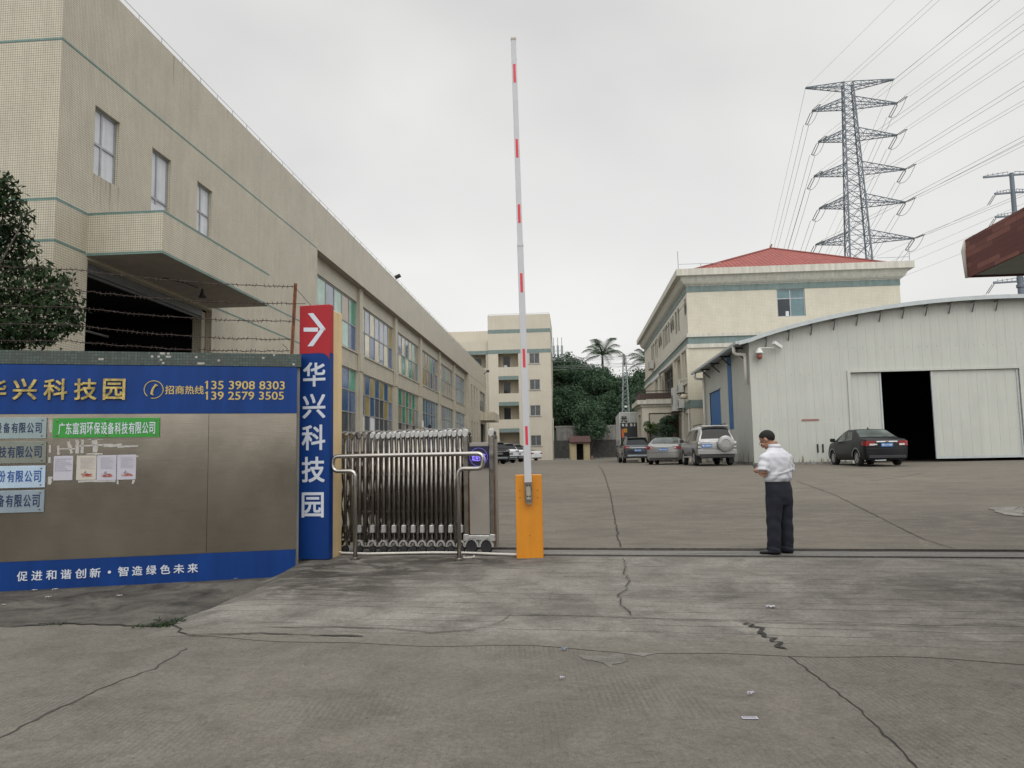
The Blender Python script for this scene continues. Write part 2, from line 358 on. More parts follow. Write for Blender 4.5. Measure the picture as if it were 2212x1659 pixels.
def brickred():
    m, t, b = newmat('red_brick_cladding'); b.inputs['Roughness'].default_value = .7
    c = N(t, 'ShaderNodeTexCoord'); s = N(t, 'ShaderNodeSeparateXYZ'); t.links.new(c.outputs['Object'], s.inputs[0])
    k = N(t, 'ShaderNodeCombineXYZ'); t.links.new(mth(t, 'ADD', s.outputs[0], s.outputs[1]), k.inputs[0]); t.links.new(s.outputs[2], k.inputs[1])
    br = N(t, 'ShaderNodeTexBrick', offset=.5); t.links.new(k.outputs[0], br.inputs['Vector']); br.inputs['Scale'].default_value = 1
    br.inputs['Brick Width'].default_value = .24; br.inputs['Row Height'].default_value = .062; br.inputs['Mortar Size'].default_value = .003; br.inputs['Bias'].default_value = -.45
    br.inputs['Color1'].default_value = (.115, .034, .028, 1); br.inputs['Color2'].default_value = (.30, .12, .09, 1); br.inputs['Mortar'].default_value = (.06, .03, .028, 1)
    t.links.new(br.outputs['Color'], b.inputs['Base Color']); bumpn(t, b, br.outputs['Fac'], -.3, .004); return m
BRICK = brickred()
def corr(name, col, pitch=.19, horiz='x'):
    m = mk(name, col, .5, var=.05, scale=1.2, streak=.2); return m
def foliage(name, dark, light, trans=.25, sc=.8):
    m, t, b = newmat(name); b.inputs['Roughness'].default_value = .65; b.inputs['Specular IOR Level'].default_value = .22
    g = N(t, 'ShaderNodeNewGeometry'); f1 = g.outputs['Random Per Island']; f2 = rng(t, noise(t, sc, 3), .3, .7, 0, 1)
    c = mixc(t, mth(t, 'ADD', mth(t, 'MULTIPLY', f1, .55), mth(t, 'MULTIPLY', f2, .45)), dark, light); t.links.new(c, b.inputs['Base Color'])
    tr = N(t, 'ShaderNodeBsdfTranslucent'); t.links.new(c, tr.inputs['Color']); mx = N(t, 'ShaderNodeMixShader'); mx.inputs[0].default_value = trans
    t.links.new(b.outputs[0], mx.inputs[1]); t.links.new(tr.outputs[0], mx.inputs[2]); t.links.new(mx.outputs[0], t.nodes['Material Output'].inputs[0]); return m
LEAF_N = foliage('near_leaves', (.011, .024, .010), (.032, .062, .020), .2)
LEAF_F = foliage('far_leaves', (.034, .072, .043), (.085, .142, .078), .25, .25)
LEAF_G = foliage('shrub_leaves', (.03, .06, .02), (.10, .15, .05), .2)
LEAF_P = foliage('palm_leaves', (.028, .055, .026), (.07, .11, .05), .2)
# ------------------------------------------------------------------ ground
def concrete(name, base, warm, stain, grooves=None, gdir=1, gpitch=.037, gw=.16, gthr=(.5, .6), gdark=.55, patch=.5, stretch=(1, 1, 1)):
    m, t, b = newmat(name); b.inputs['Roughness'].default_value = .88; b.inputs['Specular IOR Level'].default_value = .3
    big = rng(t, noise(t, .35, 5, .6, coord(t, stretch)), .35, .68, 0, 1); mid = rng(t, noise(t, 1.6, 8, .72, coord(t, stretch), .6), .40, .66, 0, 1)
    fine = rng(t, noise(t, 26, 5, .75), .28, .72, .74, 1.26); grit = rng(t, noise(t, 110, 3, .7), .3, .7, .70, 1.30)
    c = mixc(t, big, base, warm); c = mixc(t, mth(t, 'MULTIPLY', mid, patch), c, stain)
    blot = rng(t, noise(t, 5.5, 6, .7, None, 1.0), .60, .70, 0, .32); c = mixc(t, blot, c, tuple(x * .55 for x in stain))
    pale = rng(t, noise(t, 2.3, 7, .72, coord(t, (1, .45, 1)), .8), .62, .70, 0, .38); c = mixc(t, pale, c, tuple(x * 1.35 for x in base))
    vo = N(t, 'ShaderNodeTexVoronoi'); vo.inputs['Scale'].default_value = 9; t.links.new(coord(t), vo.inputs['Vector']); pit = rng(t, vo.outputs['Distance'], .05, .11, .55, 1)
    f = mth(t, 'MULTIPLY', mth(t, 'MULTIPLY', fine, grit), pit); hgt = f
    if grooves:
        co = N(t, 'ShaderNodeTexCoord'); s = N(t, 'ShaderNodeSeparateXYZ'); t.links.new(co.outputs['Object'], s.inputs[0])
        wob = mth(t, 'MULTIPLY', mth(t, 'SUBTRACT', noise(t, .9, 3), .5), gpitch * .9)
        fr = mth(t, 'FRACT', mth(t, 'DIVIDE', mth(t, 'ADD', s.outputs[gdir], wob), gpitch))
        tri = mth(t, 'ABSOLUTE', mth(t, 'SUBTRACT', fr, .5))
        ln = rng(t, tri, gw * .5, gw, 1, 0)
        row = mth(t, 'FLOOR', mth(t, 'DIVIDE', mth(t, 'ADD', s.outputs[gdir], wob), gpitch))
        k = N(t, 'ShaderNodeCombineXYZ'); t.links.new(mth(t, 'MULTIPLY', s.outputs[1 - gdir], .45), k.inputs[0]); t.links.new(mth(t, 'MULTIPLY', row, 3.17), k.inputs[1])
        msk = rng(t, noise(t, 1.0, 4, .6, k.outputs[0] if grooves == 'row' else coord(t, (.5, .5, 1))), gthr[0], gthr[1], 0, 1)
        g = mth(t, 'MULTIPLY', ln, msk); f = mth(t, 'MULTIPLY', f, rng(t, g, 0, 1, 1, gdark)); hgt = mth(t, 'SUBTRACT', f, g)
    t.links.new(scl(t, c, f), b.inputs['Base Color']); bumpn(t, b, hgt, .45, .006); return m
ROADM = concrete('road_concrete', (.168, .154, .130), (.143, .132, .112), (.092, .085, .072), 'area', 0, .041, .2, (.44, .66), .80, .7)
RAMPM = concrete('ramp_concrete', (.245, .232, .205), (.190, .178, .154), (.085, .080, .070), 'row', 1, .245, .035, (.40, .52), .30, .8)
APRONM = concrete('dirty_concrete', (.060, .056, .049), (.135, .125, .108), (.018, .017, .016), None, patch=1.0)
YARDM = concrete('yard_concrete', (.172, .153, .124), (.146, .130, .106), (.100, .091, .077), None, patch=.8, stretch=(.6, 1.6, 1))
BEDM = concrete('track_concrete', (.20, .19, .175), (.16, .155, .145), (.08, .08, .072), None, patch=.6, stretch=(.5, 4, 1))
SOIL = mk('soil', (.10, .085, .06), .95, var=.3, scale=.3)
CRACKM = mk('crack_shadow', (.028, .026, .023), .95, var=.3, scale=8)
SEAMM = mk('joint_filler', (.055, .05, .045), .95, var=.3, scale=8)
HILLM = mk('hill_scrub', (.028, .042, .022), .95, var=.45, scale=.35, bump=.5)

def stain_at(mat, spots, dark):
    t = mat.node_tree; b = t.nodes['Principled BSDF']; lk = b.inputs['Base Color'].links[0].from_socket; co = N(t, 'ShaderNodeTexCoord'); tot = None
    for (x, y, rx, ry, k) in spots:
        mp_ = N(t, 'ShaderNodeMapping'); mp_.inputs['Location'].default_value = (-x / rx, -y / ry, 0); mp_.inputs['Scale'].default_value = (1 / rx, 1 / ry, 0); t.links.new(co.outputs['Object'], mp_.inputs[0])
        ln = N(t, 'ShaderNodeVectorMath', operation='LENGTH'); t.links.new(mp_.outputs[0], ln.inputs[0]); f = rng(t, ln.outputs['Value'], .3, 1.0, k, 0); tot = f if tot is None else mth(t, 'MAXIMUM', tot, f)
    nn = rng(t, noise(t, 2.6, 7, .72, coord(t, (.7, 1.5, 1)), .7), .36, .54, 0, 1)
    t.links.new(mixc(t, mth(t, 'MULTIPLY', tot, nn), lk, dark), b.inputs['Base Color'])
stain_at(RAMPM, [(-2.5, -1.3, 2.2, 1.6, 1.0), (-1.2, -.5, 2.2, .8, .95), (-2.3, -2.4, 1.5, 1.0, .9), (5.2, -2.0, 2.2, 1.2, .6), (.8, -3.4, 1.6, .9, .35), (2.2, -2.6, 2.0, .5, .35)], (.040, .036, .030))
def blend_edge(mat, col):
    t = mat.node_tree; b = t.nodes['Principled BSDF']; lk = b.inputs['Base Color'].links[0].from_socket; co = N(t, 'ShaderNodeTexCoord'); s = N(t, 'ShaderNodeSeparateXYZ'); t.links.new(co.outputs['Object'], s.inputs[0])
    y = mth(t, 'ADD', s.outputs[1], mth(t, 'MULTIPLY', mth(t, 'SUBTRACT', noise(t, 2.2, 6, .7), .5), 1.3)); t.links.new(mixc(t, rng(t, y, RB + .05, RB + .55, 1, 0), lk, scl(t, col, rng(t, noise(t, 26, 5, .75), .28, .72, .7, 1.25))), b.inputs['Base Color'])
blend_edge(RAMPM, (.150, .138, .116))
stain_at(YARDM, [(7.5, 4.0, 4.5, 3.5, .75), (4.0, 6, 6, 3, .45), (1.5, 3, 2, 2, .35), (12, 9, 7, 3, .5), (-1, 9, 4, 3, .3)], (.075, .067, .058))
def struct(o): o['kind'] = 'structure'; return o
MB().face([(-1500, -300, -.6), (1500, -300, -.6), (1500, 3000, -.6), (-1500, 3000, -.6)]).build('ground', SOIL)['kind'] = 'structure'
b = MB('G'); b.face([(-60, -60, ROADZ), (60, -60, ROADZ), (60, .3, ROADZ), (-60, .3, ROADZ)]); road = struct(b.build('road', ROADM))
# yard: rises from the gate, then levels off
def strip_grid(ss, ds, zf, sleft=None):
    v = []; f = []
    for d in ds:
        for i, s in enumerate(ss):
            s2 = s if sleft is None or i else sleft(d)
            v.append((s2, d, zf(s2, d)))
    n = len(ss)
    for j in range(len(ds) - 1):
        for i in range(n - 1): f.append((j * n + i, j * n + i + 1, (j + 1) * n + i + 1, (j + 1) * n + i))
    return v, f
b = MB('L'); ds = [.8 + i * .8 for i in range(60)] + [50 + 5 * i for i in range(20)] + [400]
b.mesh(*strip_grid([-70, -20, -8, 0, 8, 20, 40, 90], ds, lambda s, d: yardz(d))); yard = struct(b.build('yard', YARDM, smooth=True)); yard.location = (GO[0], GO[1], 0); yard.rotation_euler = (0, 0, GA); MATX[yard.name] = M_G.copy()
ramp_root_z = 0
rg = MB(M_G); ds = [RB + i * (-.16 - RB) / 24 for i in range(25)]
def edge_s(d):                       # ramp shoulder line, wavering
    return -3.18 - .045 * d * 0 + (-(d) * -.194 + 0) / .981 * 1.0 - .25 + .05 * math.sin(d * 2.3)
def s_at_x(x, d): return (x - GO[0] - d * GN[0]) / GS[0]
def rz(d): return max(ROADZ + .006, ROADZ + .006 + (-ROADZ - .02) * (d - RB) / (-.16 - RB))
cols = []
v = []; f = []
for d in ds:
    wv = .06 * math.sin(d * 2.1) + .03 * math.sin(d * 5.3); xs = -3.36 - (.16 if d < -4.2 else 0) * (1 - (d - RB) / .43)
    row = [(s_at_x(xs + wv - .04, d), d, ROADZ + .003), (s_at_x(xs + .10 + wv, d), d, ROADZ + (rz(d) - ROADZ) * .35), (s_at_x(xs + .26 + wv, d), d, ROADZ + (rz(d) - ROADZ) * .85), (s_at_x(xs + .46 + wv, d), d, rz(d))] + [(-2.6 + .16 * i, d, rz(d)) for i in range(1, 66)] + [(12, d, rz(d)), (40, d, rz(d))]
    if d == ds[0]: row = [(s, d + .09 * math.sin(s * 3.1) * math.sin(s * .9 + 1), z - .002) for s, _, z in row]
    v += row
n = 71
f = [(j * n + i, j * n + i + 1, (j + 1) * n + i + 1, (j + 1) * n + i) for j in range(len(ds) - 1) for i in range(n - 1)]
rr = thing('ramp_origin', None, None, (GO[0], GO[1], 0), GA)
rb = MB('G'); rb.mesh(v, f); ramp = rb.build('ramp', RAMPM, rr, smooth=True)
# keep the ramp a top-level mesh with its own gate-aligned axes
ramp.parent = None; ramp.location = rr.location; ramp.rotation_euler = rr.rotation_euler; MATX[ramp.name] = MATX[rr.name]; bpy.data.objects.remove(rr); struct(ramp)
b = MB(); pts = [gpx(*p) for p in ((0, 1356), (120, 1349), (240, 1352), (330, 1356), (392, 1349))]
poly = [(-16, pts[0][1] + .1, ROADZ + .004)] + [(p[0], p[1], ROADZ + .004) for p in pts] + [(-3.22, 9.5, ROADZ + .004), (-3.2, 12, ROADZ + .004), (-16, 9.5, ROADZ + .004)]
b.face(poly); apron = struct(b.build('pavement', APRONM))
# gate track: concrete bed, two rail grooves
tb = MB('G'); tb.mesh([(-6, -.16, -.012), (45, -.16, -.012), (45, .80, .004), (-6, .80, .004), (-6, .80, -.3), (45, .80, -.3), (-6, -.16, -.3), (45, -.16, -.3)], [(0, 1, 2, 3), (3, 2, 5, 4), (6, 7, 1, 0)])
track = struct(tb.build('gate_track', BEDM))
tr = MB('G')
for d0, d1, s0, s1 in ((-.10, -.025, -3.2, 45), (.52, .58, -3.2, 45), (.66, .69, -3.2, 1.9), (.70, .75, 2.5, 30)):
    zz = lambda d: -.012 + .016 * (d + .16) / .96 + .004
    k = 60; L0 = [(s0 + (s1 - s0) * i / k) for i in range(k + 1)]
    vv = []
    for s in L0: vv += [(s, d0 + random.uniform(-.008, .008), zz(d0)), (s, d1 + random.uniform(-.008, .008), zz(d1))]
    tr.mesh(vv, [(2 * i, 2 * i + 2, 2 * i + 3, 2 * i + 1) for i in range(k)])
g = tr.build('rail_groove', CRACKM, track); tag(g, kind='structure')
tr = MB('G'); tr.box(-3.2, 40, .595, .63, -.02, .028); tr.box(-3.2, 40, -.058, -.04, -.03, .006); g = tr.build('guide_rail', STEELD, track)

def crack(name, parent, pts, wd, mat=CRACKM, rough=.5, lift=.006, step=.12, base=None):
    P = [gpx(*p) for p in pts]; q = []
    for a, c in zip(P[:-1], P[1:]):
        L_ = math.hypot(c[0] - a[0], c[1] - a[1]); k = max(1, int(L_ / step))
        for i in range(k): q.append((a[0] + (c[0] - a[0]) * i / k, a[1] + (c[1] - a[1]) * i / k))
    q.append(P[-1][:2]); L1 = []; R1 = []
    for i, (x, y) in enumerate(q):
        a = q[max(i - 1, 0)]; c = q[min(i + 1, len(q) - 1)]; t = math.atan2(c[1] - a[1], c[0] - a[0]); nx, ny = -math.sin(t), math.cos(t)
        j = random.uniform(-1, 1) * wd * rough; w1 = wd * random.uniform(.35, 1.1) / 2; w2 = wd * random.uniform(.35, 1.1) / 2
        if i in (0, len(q) - 1): w1 = w2 = wd * .1
        for s, LL in ((w1, L1), (-w2, R1)):
            X, Y = x + nx * (s + j), y + ny * (s + j); LL.append((X, Y, H(X, Y) + lift))
    b = MB(); k = len(q); b.mesh(L1 + R1, [(i, i + 1, k + i + 1, k + i) for i in range(k - 1)]); o = b.build(name, mat, parent); return o
crack('crack', ramp, [(1345, 1208), (1352, 1222), (1350, 1240), (1358, 1258), (1356, 1276), (1337, 1292), (1345, 1310), (1362, 1325), (1360, 1336)], .016, rough=1.6, step=.1, lift=.018)
crack('crack', ramp, [(1610, 1348), (1640, 1362), (1658, 1378), (1680, 1396), (1690, 1408)], .06, CRACKM, .9, .014, .04)
crack('crack', ramp, [(1100, 1330), (1330, 1336), (1480, 1342), (1610, 1346), (1800, 1352), (2030, 1358)], .018, SEAMM, .8, .014)
crack('crack', ramp, [(2060, 1357), (2110, 1352), (2150, 1353), (2211, 1357)], .02, SEAMM, .8, .014)
crack('crack', ramp, [(375, 1352), (392, 1362), (384, 1370), (420, 1376), (560, 1373), (700, 1377), (785, 1379)], .026, CRACKM, .5, .014, .08)
crack('crack', ramp, [(690, 1377), (730, 1375), (785, 1379)], .07, SEAMM, .4, .013)
crack('crack', ramp, [(560, 1360), (720, 1358), (840, 1362), (930, 1371), (1010, 1366), (1050, 1357)], .02, CRACKM, .7, .014)
crack('crack', ramp, [(1050, 1357), (1085, 1345), (1106, 1328)], .01, SEAMM, .7, .014)
crack('crack', road, [(1690, 1408), (1760, 1462), (1860, 1541), (1975, 1658), (1990, 1675)], .016, CRACKM, .7, .004, .06)
crack('crack', road, [(405, 1400), (330, 1447), (210, 1492), (110, 1545), (0, 1600), (-20, 1612)], .020, SEAMM, 1.0, .004, .06)
crack('crack', yard, [(1292, 1005), (1307, 1030), (1318, 1068), (1325, 1110), (1334, 1150), (1340, 1184)], .026, CRACKM, .8, .012, .18)
crack('crack', yard, [(1722, 1042), (1800, 1072), (1900, 1122), (2000, 1168), (2080, 1192)], .022, CRACKM, .4, .012, .2)
crack('crack', apron, [(0, 1357), (120, 1349), (240, 1352), (330, 1356), (392, 1349)], .05, CRACKM, .6, .009, .1)
PALE = mk('pale_scuff', (.19, .175, .15), .9, var=.3, scale=6)
for pts in ([(1415, 1073), (1560, 1067), (1720, 1060)], [(1650, 1120), (1730, 1113)], [(1880, 1040), (1960, 1030), (2000, 1022)], [(1240, 1062), (1290, 1058)], [(1250, 1160), (1300, 1158)]):
    crack('scuff', yard, pts, .05, PALE, .5, .010, .25)
# pale broken patch where the ramp meets the road, and a mortar spill in the yard
def patch(name, parent, pts, mat, lift=.006, jit=.05):
    P = [gpx(*p) for p in pts]; q = []
    for i, a in enumerate(P):
        c = P[(i + 1) % len(P)]; k = max(2, int(math.dist(a, c) / .07))
        q += [(a[0] + (c[0] - a[0]) * j / k + random.uniform(-jit, jit), a[1] + (c[1] - a[1]) * j / k + random.uniform(-jit, jit)) for j in range(k)]
    cx = sum(p[0] for p in q) / len(q); cy = sum(p[1] for p in q) / len(q); b = MB(); v = [(cx, cy, H(cx, cy) + lift)] + [(x, y, H(x, y) + lift) for x, y in q]
    b.mesh(v, [(0, i + 1, (i + 1) % len(q) + 1) for i in range(len(q))]); return b.build(name, mat, parent)
PATCHM = concrete('pale_mortar', (.225, .215, .195), (.19, .182, .165), (.12, .115, .10), patch=.9)
patch('mortar_patch', road, [(1250, 1416), (1310, 1420), (1352, 1414), (1345, 1428), (1322, 1446), (1300, 1434), (1262, 1428)], PATCHM, .004, .03)
patch('mortar_patch', road, [(1330, 1412), (1400, 1411), (1440, 1414), (1390, 1421)], PATCHM, .004, .03)
patch('mortar_patch', yard, [(2135, 1102), (2175, 1096), (2211, 1099), (2211, 1118), (2160, 1117)], PATCHM, .012, .06)
# ------------------------------------------------------------------ factory hall on the left
cA = (1250, 1000, 1659 / 450); cB = (1350, 1400, 2212 / 650); c1 = (0, 0, 2212 / 1200)
UH, VC = -9.44, 13.33; UI = UH - .34; UPF = UH - .22; VE = 86.8; ZR = 11.35
hall = estate('factory_hall', 'long cream mosaic tiled factory hall with coloured window bays and a dark loading door', 'factory', UH, VC, .2)
Z0 = -.5
piers = [(34.97, 35.53), (42.3, 42.85), (49.6, 50.13), (56.95, 57.48), (64.25, 64.8), (71.3, 71.72)]
DR = (14.33, 19.66, Z0, 5.45)
wins = [(14.41, 15.27, 7.26, 8.68), (16.56, 17.40, 6.36, 8.68), (18.72, 19.56, 7.30, 8.67)]
slits = [(73.5, 74.3), (75.6, 76.4), (77.6, 78.3)]
b = MB('E')
wall(b, 'v', UH, VC, 28.2, Z0, 9.455, [DR] + wins, -.16)
wall(b, 'v', UH, VC, VE, 9.455, ZR)
endops = [(a, c, 6.35, 8.62) for a, c in slits] + [(a, c, .5, 5.1) for a, c in slits] + [(80.5, 85.5, 6.49, 8.6), (80.9, 85.0, Z0, 5.2)]
wall(b, 'v', UH, 71.72, VE, Z0, 9.455, endops, -.2)
wall(b, 'u', VC, UH - 34, UH, Z0, ZR)                                             # end face towards the road
wall(b, 'u', VE, UH - 34, UH, Z0, ZR)
b.face([(UH - 34, VC, ZR), (UH - .25, VC, ZR), (UH - .25, VE, ZR), (UH - 34, VE, ZR)][:4])
b.face([(UH - .25, VC, ZR), (UH, VC, ZR), (UH, VE, ZR), (UH - .25, VE, ZR)])
# recess: soffit, returns, infill with window openings
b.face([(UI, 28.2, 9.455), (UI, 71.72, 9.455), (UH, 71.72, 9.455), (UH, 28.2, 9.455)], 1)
b.face([(UH, 28.2, Z0), (UH, 28.2, 9.455), (UI, 28.2, 9.455), (UI, 28.2, Z0)])
b.face([(UH, 71.72, Z0), (UH, 71.72, 9.455), (UI, 71.72, 9.455), (UI, 71.72, Z0)])
bays = [(28.3, piers[0][0] - .03)] + [(piers[i][1] + .03, piers[i + 1][0] - .03) for i in range(5)]
ops = []
for a, c in bays: ops += [(a, c, 6.42, 8.78), (a, c, 1.1, 5.56)]
wall(b, 'v', UI, 28.2, 71.72, Z0, 9.455, ops, -.18)
for a, c in piers[:5]:
    b.box(UI - .02, UPF, a, c, Z0, 9.452)
# belt between the storeys wraps the piers
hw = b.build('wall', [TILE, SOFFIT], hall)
b = MB('E')
for a, c in piers[:5]:
    b.box(UPF, UPF + .04, a - .04, c + .04, 5.54, 6.36); b.box(UI + .01, UPF, a - .04, a - .002, 5.54, 6.36); b.box(UI + .01, UPF, c + .002, c + .04, 5.54, 6.36)
for a, c in bays: b.box(UI + .003, UI + .05, a - .02, c + .02, 6.34, 6.40)
b.build('belt_course', TILE, hall)
for z0, z1, a, c in ((9.46, 9.51, VC, 28.2), (6.33, 6.385, VC, 14.27), (5.54, 5.59, VC, 14.27), (6.33, 6.385, 19.72, 28.2), (5.54, 5.59, 19.72, 28.2)):
    bb = MB('E'); bb.box(UH, UH + .004, a, c, z0, z1)
    if a == VC: bb.box(UH - 34, UH + .004, VC - .004, VC, z0, z1)
    bb.build('tile_band', TEAL, hall)
# three upper windows of white boards
for i, (a, c, p, q) in enumerate(wins):
    window(hall, 'v', UH, a, c, p, q, -1, ALU, BOARD, (.42,), (.48,) if i != 1 else (.52,), .045)
bb = MB('E'); bb.box(UH - .06, UH - .045, 16.58, 17.38, 6.37, 7.40); bb.build('cover_board', BOARD, hall)
b = MB('E'); r_ = random.Random(5)
for a, c, p, q in wins:
    for i in range(9):
        v = r_.uniform(a, c + .06); h = r_.uniform(.2, .75); w_ = r_.uniform(.01, .035); b.mesh([(UH + .003, v - w_, p), (UH + .003, v + w_, p), (UH + .003, v + w_ * .3, p - h), (UH + .003, v - w_ * .3, p - h * .9)], [(0, 1, 2, 3)])
for i in range(26):
    v = r_.uniform(14, 84); h = r_.uniform(.2, .8); w_ = r_.uniform(.02, .07); b.mesh([(UH + .003, v - w_, ZR - .02), (UH + .003, v + w_, ZR - .02), (UH + .003, v + w_ * .2, ZR - h), (UH + .003, v - w_ * .3, ZR - h * .9)], [(0, 1, 2, 3)])
for a, c in bays:
    for i in range(9):
        v = r_.uniform(a, c); h = r_.uniform(.15, .7); w_ = r_.uniform(.02, .06); b.mesh([(UI + .003, v - w_, 6.33), (UI + .003, v + w_, 6.33), (UI + .003, v + w_ * .3, 6.33 - h), (UI + .003, v - w_ * .3, 6.33 - h * .9)], [(0, 1, 2, 3)])
def seethrough(name, col, a):
    m, t, bs = newmat(name); bs.inputs['Base Color'].default_value = (*col, 1); bs.inputs['Roughness'].default_value = .8; bs.inputs['Alpha'].default_value = a; return m
g = b.build('rain_streak', seethrough('rain_streak', (.12, .11, .085), .16), hall); g['kind'] = 'stuff'
# canopy over the loading door
UCN = -7.89
cnp = MB('E'); v0, v1 = 14.29, 19.67
cnp.face([(UH, v0, 5.52), (UCN, v0, 5.52), (UCN, v0, 6.385), (UH, v0, 6.385)]); cnp.face([(UCN, v0, 5.52), (UCN, v1, 5.52), (UCN, v1, 6.385), (UCN, v0, 6.385)])
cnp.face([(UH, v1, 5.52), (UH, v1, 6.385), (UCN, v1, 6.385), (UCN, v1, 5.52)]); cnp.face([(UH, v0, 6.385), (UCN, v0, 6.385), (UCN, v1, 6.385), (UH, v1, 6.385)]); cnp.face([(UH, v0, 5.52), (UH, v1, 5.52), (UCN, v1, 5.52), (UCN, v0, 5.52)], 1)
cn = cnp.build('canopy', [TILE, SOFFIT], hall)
bb = MB('E')
for z in (6.335, 5.52):
    bb.box(UH, UCN + .004, v0 - .004, v0, z, z + .05); bb.box(UCN, UCN + .004, v0, v1 + .004, z, z + .05)
bb.build('tile_band', TEAL, cn)
bb = MB('E'); bb.tube([(-8.9, 16.2, 5.5), (-8.6, 16.6, 5.47), (-8.45, 16.9, 5.42)], .012, 5); bb.lathe((-8.4, 17.0, 5.42), (0, 0, -1), [(.02, 0), (.035, .08), (.05, .14), (.10, .2)], 12); bb.build('hanging_lamp', BLACK, cn)
# dark loading bay behind the door, shutter box, guide rail
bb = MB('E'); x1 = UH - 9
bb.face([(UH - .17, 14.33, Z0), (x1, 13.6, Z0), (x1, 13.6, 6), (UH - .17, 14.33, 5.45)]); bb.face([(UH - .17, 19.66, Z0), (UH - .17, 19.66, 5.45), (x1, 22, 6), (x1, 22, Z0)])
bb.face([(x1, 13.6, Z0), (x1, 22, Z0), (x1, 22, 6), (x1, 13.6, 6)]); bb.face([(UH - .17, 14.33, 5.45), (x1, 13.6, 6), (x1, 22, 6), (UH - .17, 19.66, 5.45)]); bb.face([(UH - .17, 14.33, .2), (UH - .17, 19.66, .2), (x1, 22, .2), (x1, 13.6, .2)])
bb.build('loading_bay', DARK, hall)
bb = MB('E')
for i in range(2): bb.box(UH - .20 - .07 * i, UH - .14 - .07 * i, 14.36, 19.4, 5.26 - .05 * i, 5.44)
bb.build('shutter_box', ALUD, hall)
bb = MB('E'); bb.box(UH - .42, UH - .17, 19.45, 19.655, Z0, 5.4); bb.build('door_jamb', TILE, hall)
bb = MB('E'); bb.bar((UH - 2.2, 15.1, 4.65), (UH - 2.2, 18.6, 4.65), .05); bb.bar((UH - 3.5, 16.5, 4.4), (UH - 3.5, 20, 4.4), .05); bb.build('tube_light', ALU, hall)
# window bays: coloured films behind aluminium grids
PAL = [GL_SKY, GL_GREEN, GL_TEAL, GL_BLUE, GL_YEL, GL_TAN, GL_CREAM, GL_MINT, GL_GREY, BOARD]
SK, GR, TE, BL, YE, TA, CRM, MI, GY, WB = range(10)
UPPER = [([MI, SK, MI, WB, MI, BL], [SK, MI, SK, MI, TA, GR]), ([SK, CRM, BL, CRM, SK, CRM, BL], [CRM, SK, CRM, SK, WB, SK, YE]), ([GR, CRM, GR, CRM, GR, TA, TE], [CRM, SK, CRM, SK, CRM, MI, TA]),
         ([TA, YE, TA, TA, BL, TA, BL], [TA, TA, YE, TA, GR, BL, TA]), ([TA, GR, TA, TA, TA, TA, TA], [TE, TA, BL, GR, TA, TA, TE]), ([TE, BL, TE, TE, TE, TE, TE], [BL, TE, BL, TE, TE, TE, TE])]
LOWER = [([GY, SK, GY, GY, GY, GY], [BL, GR, BL, GR, BL, BL], [GR, BL, GR, BL, BL, GR]),
         ([WB, GY, WB, GY, GY, GY, GY], [BL, YE, BL, GY, GY, YE, BL], [YE, BL, YE, BL, YE, BL, YE]), ([YE, GY, TA, GY, TA, GY, TA], [GR, TA, GR, TA, GR, TA, TE], [TA, GR, TA, GR, TA, GR, TA]),
         ([TE, BL, TE, BL, TE, TE, TE], [BL, TE, BL, TE, BL, TE, TE], [TE, TE, BL, TE, BL, TE, TE]), ([TE, TE, GY, TE, TE, GY, TE], [TA, TE, BL, TE, TE, GY, TE], [TE, GY, BL, TE, TE, TE, GY]), ([TE, BL, TE, GY, TE, BL, TE], [TE, BL, TE, TE, BL, TE, TE], [BL, TE, TE, BL, TE, TE, TE])]
for i, (a, c) in enumerate(bays):
    n = len(UPPER[i][0]); va = [k / n for k in range(1, n)]
    window(hall, 'v', UI, a, c, 6.42, 8.78, -1, ALU, PAL, va, (.5,), .06, panepick=lambda x, z, i=i: UPPER[i][z][x], setb=.06)
    n = len(LOWER[i][0]); va = [k / n for k in range(1, n)]
    window(hall, 'v', UI, a, c, 1.1, 5.56, -1, ALU, PAL, va, (.56, .78), .06, panepick=lambda x, z, i=i: LOWER[i][z][x], setb=.06)
for a, c in slits:
    window(hall, 'v', UH, a, c, 6.35, 8.62, -1, ALUD, GL_DARK, (), (.5,), .07); window(hall, 'v', UH, a, c, .5, 5.1, -1, ALUD, GL_DARK, (), (.4, .7), .07)
window(hall, 'v', UH, 80.5, 85.5, 6.49, 8.6, -1, ALUD, [GL_TAN, GL_GREY], (.2, .4, .6, .8), (.5,), .08, panepick=lambda x, z: (x + z) % 2)
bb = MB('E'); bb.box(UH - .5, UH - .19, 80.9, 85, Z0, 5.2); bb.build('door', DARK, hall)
bb = MB('E'); bb.box(UH, -7.98, 80.43, 85.9, 5.46, 6.29); bb.build('canopy', PLASTER, hall)
bb = MB('E')
bb.box(UH, UH + .03, 71.75, 71.85, 9.40, 9.45); bb.box(UH, UH + .02, 71.72, VE, 9.40, 9.44); bb.build('tile_band', TILE, hall)
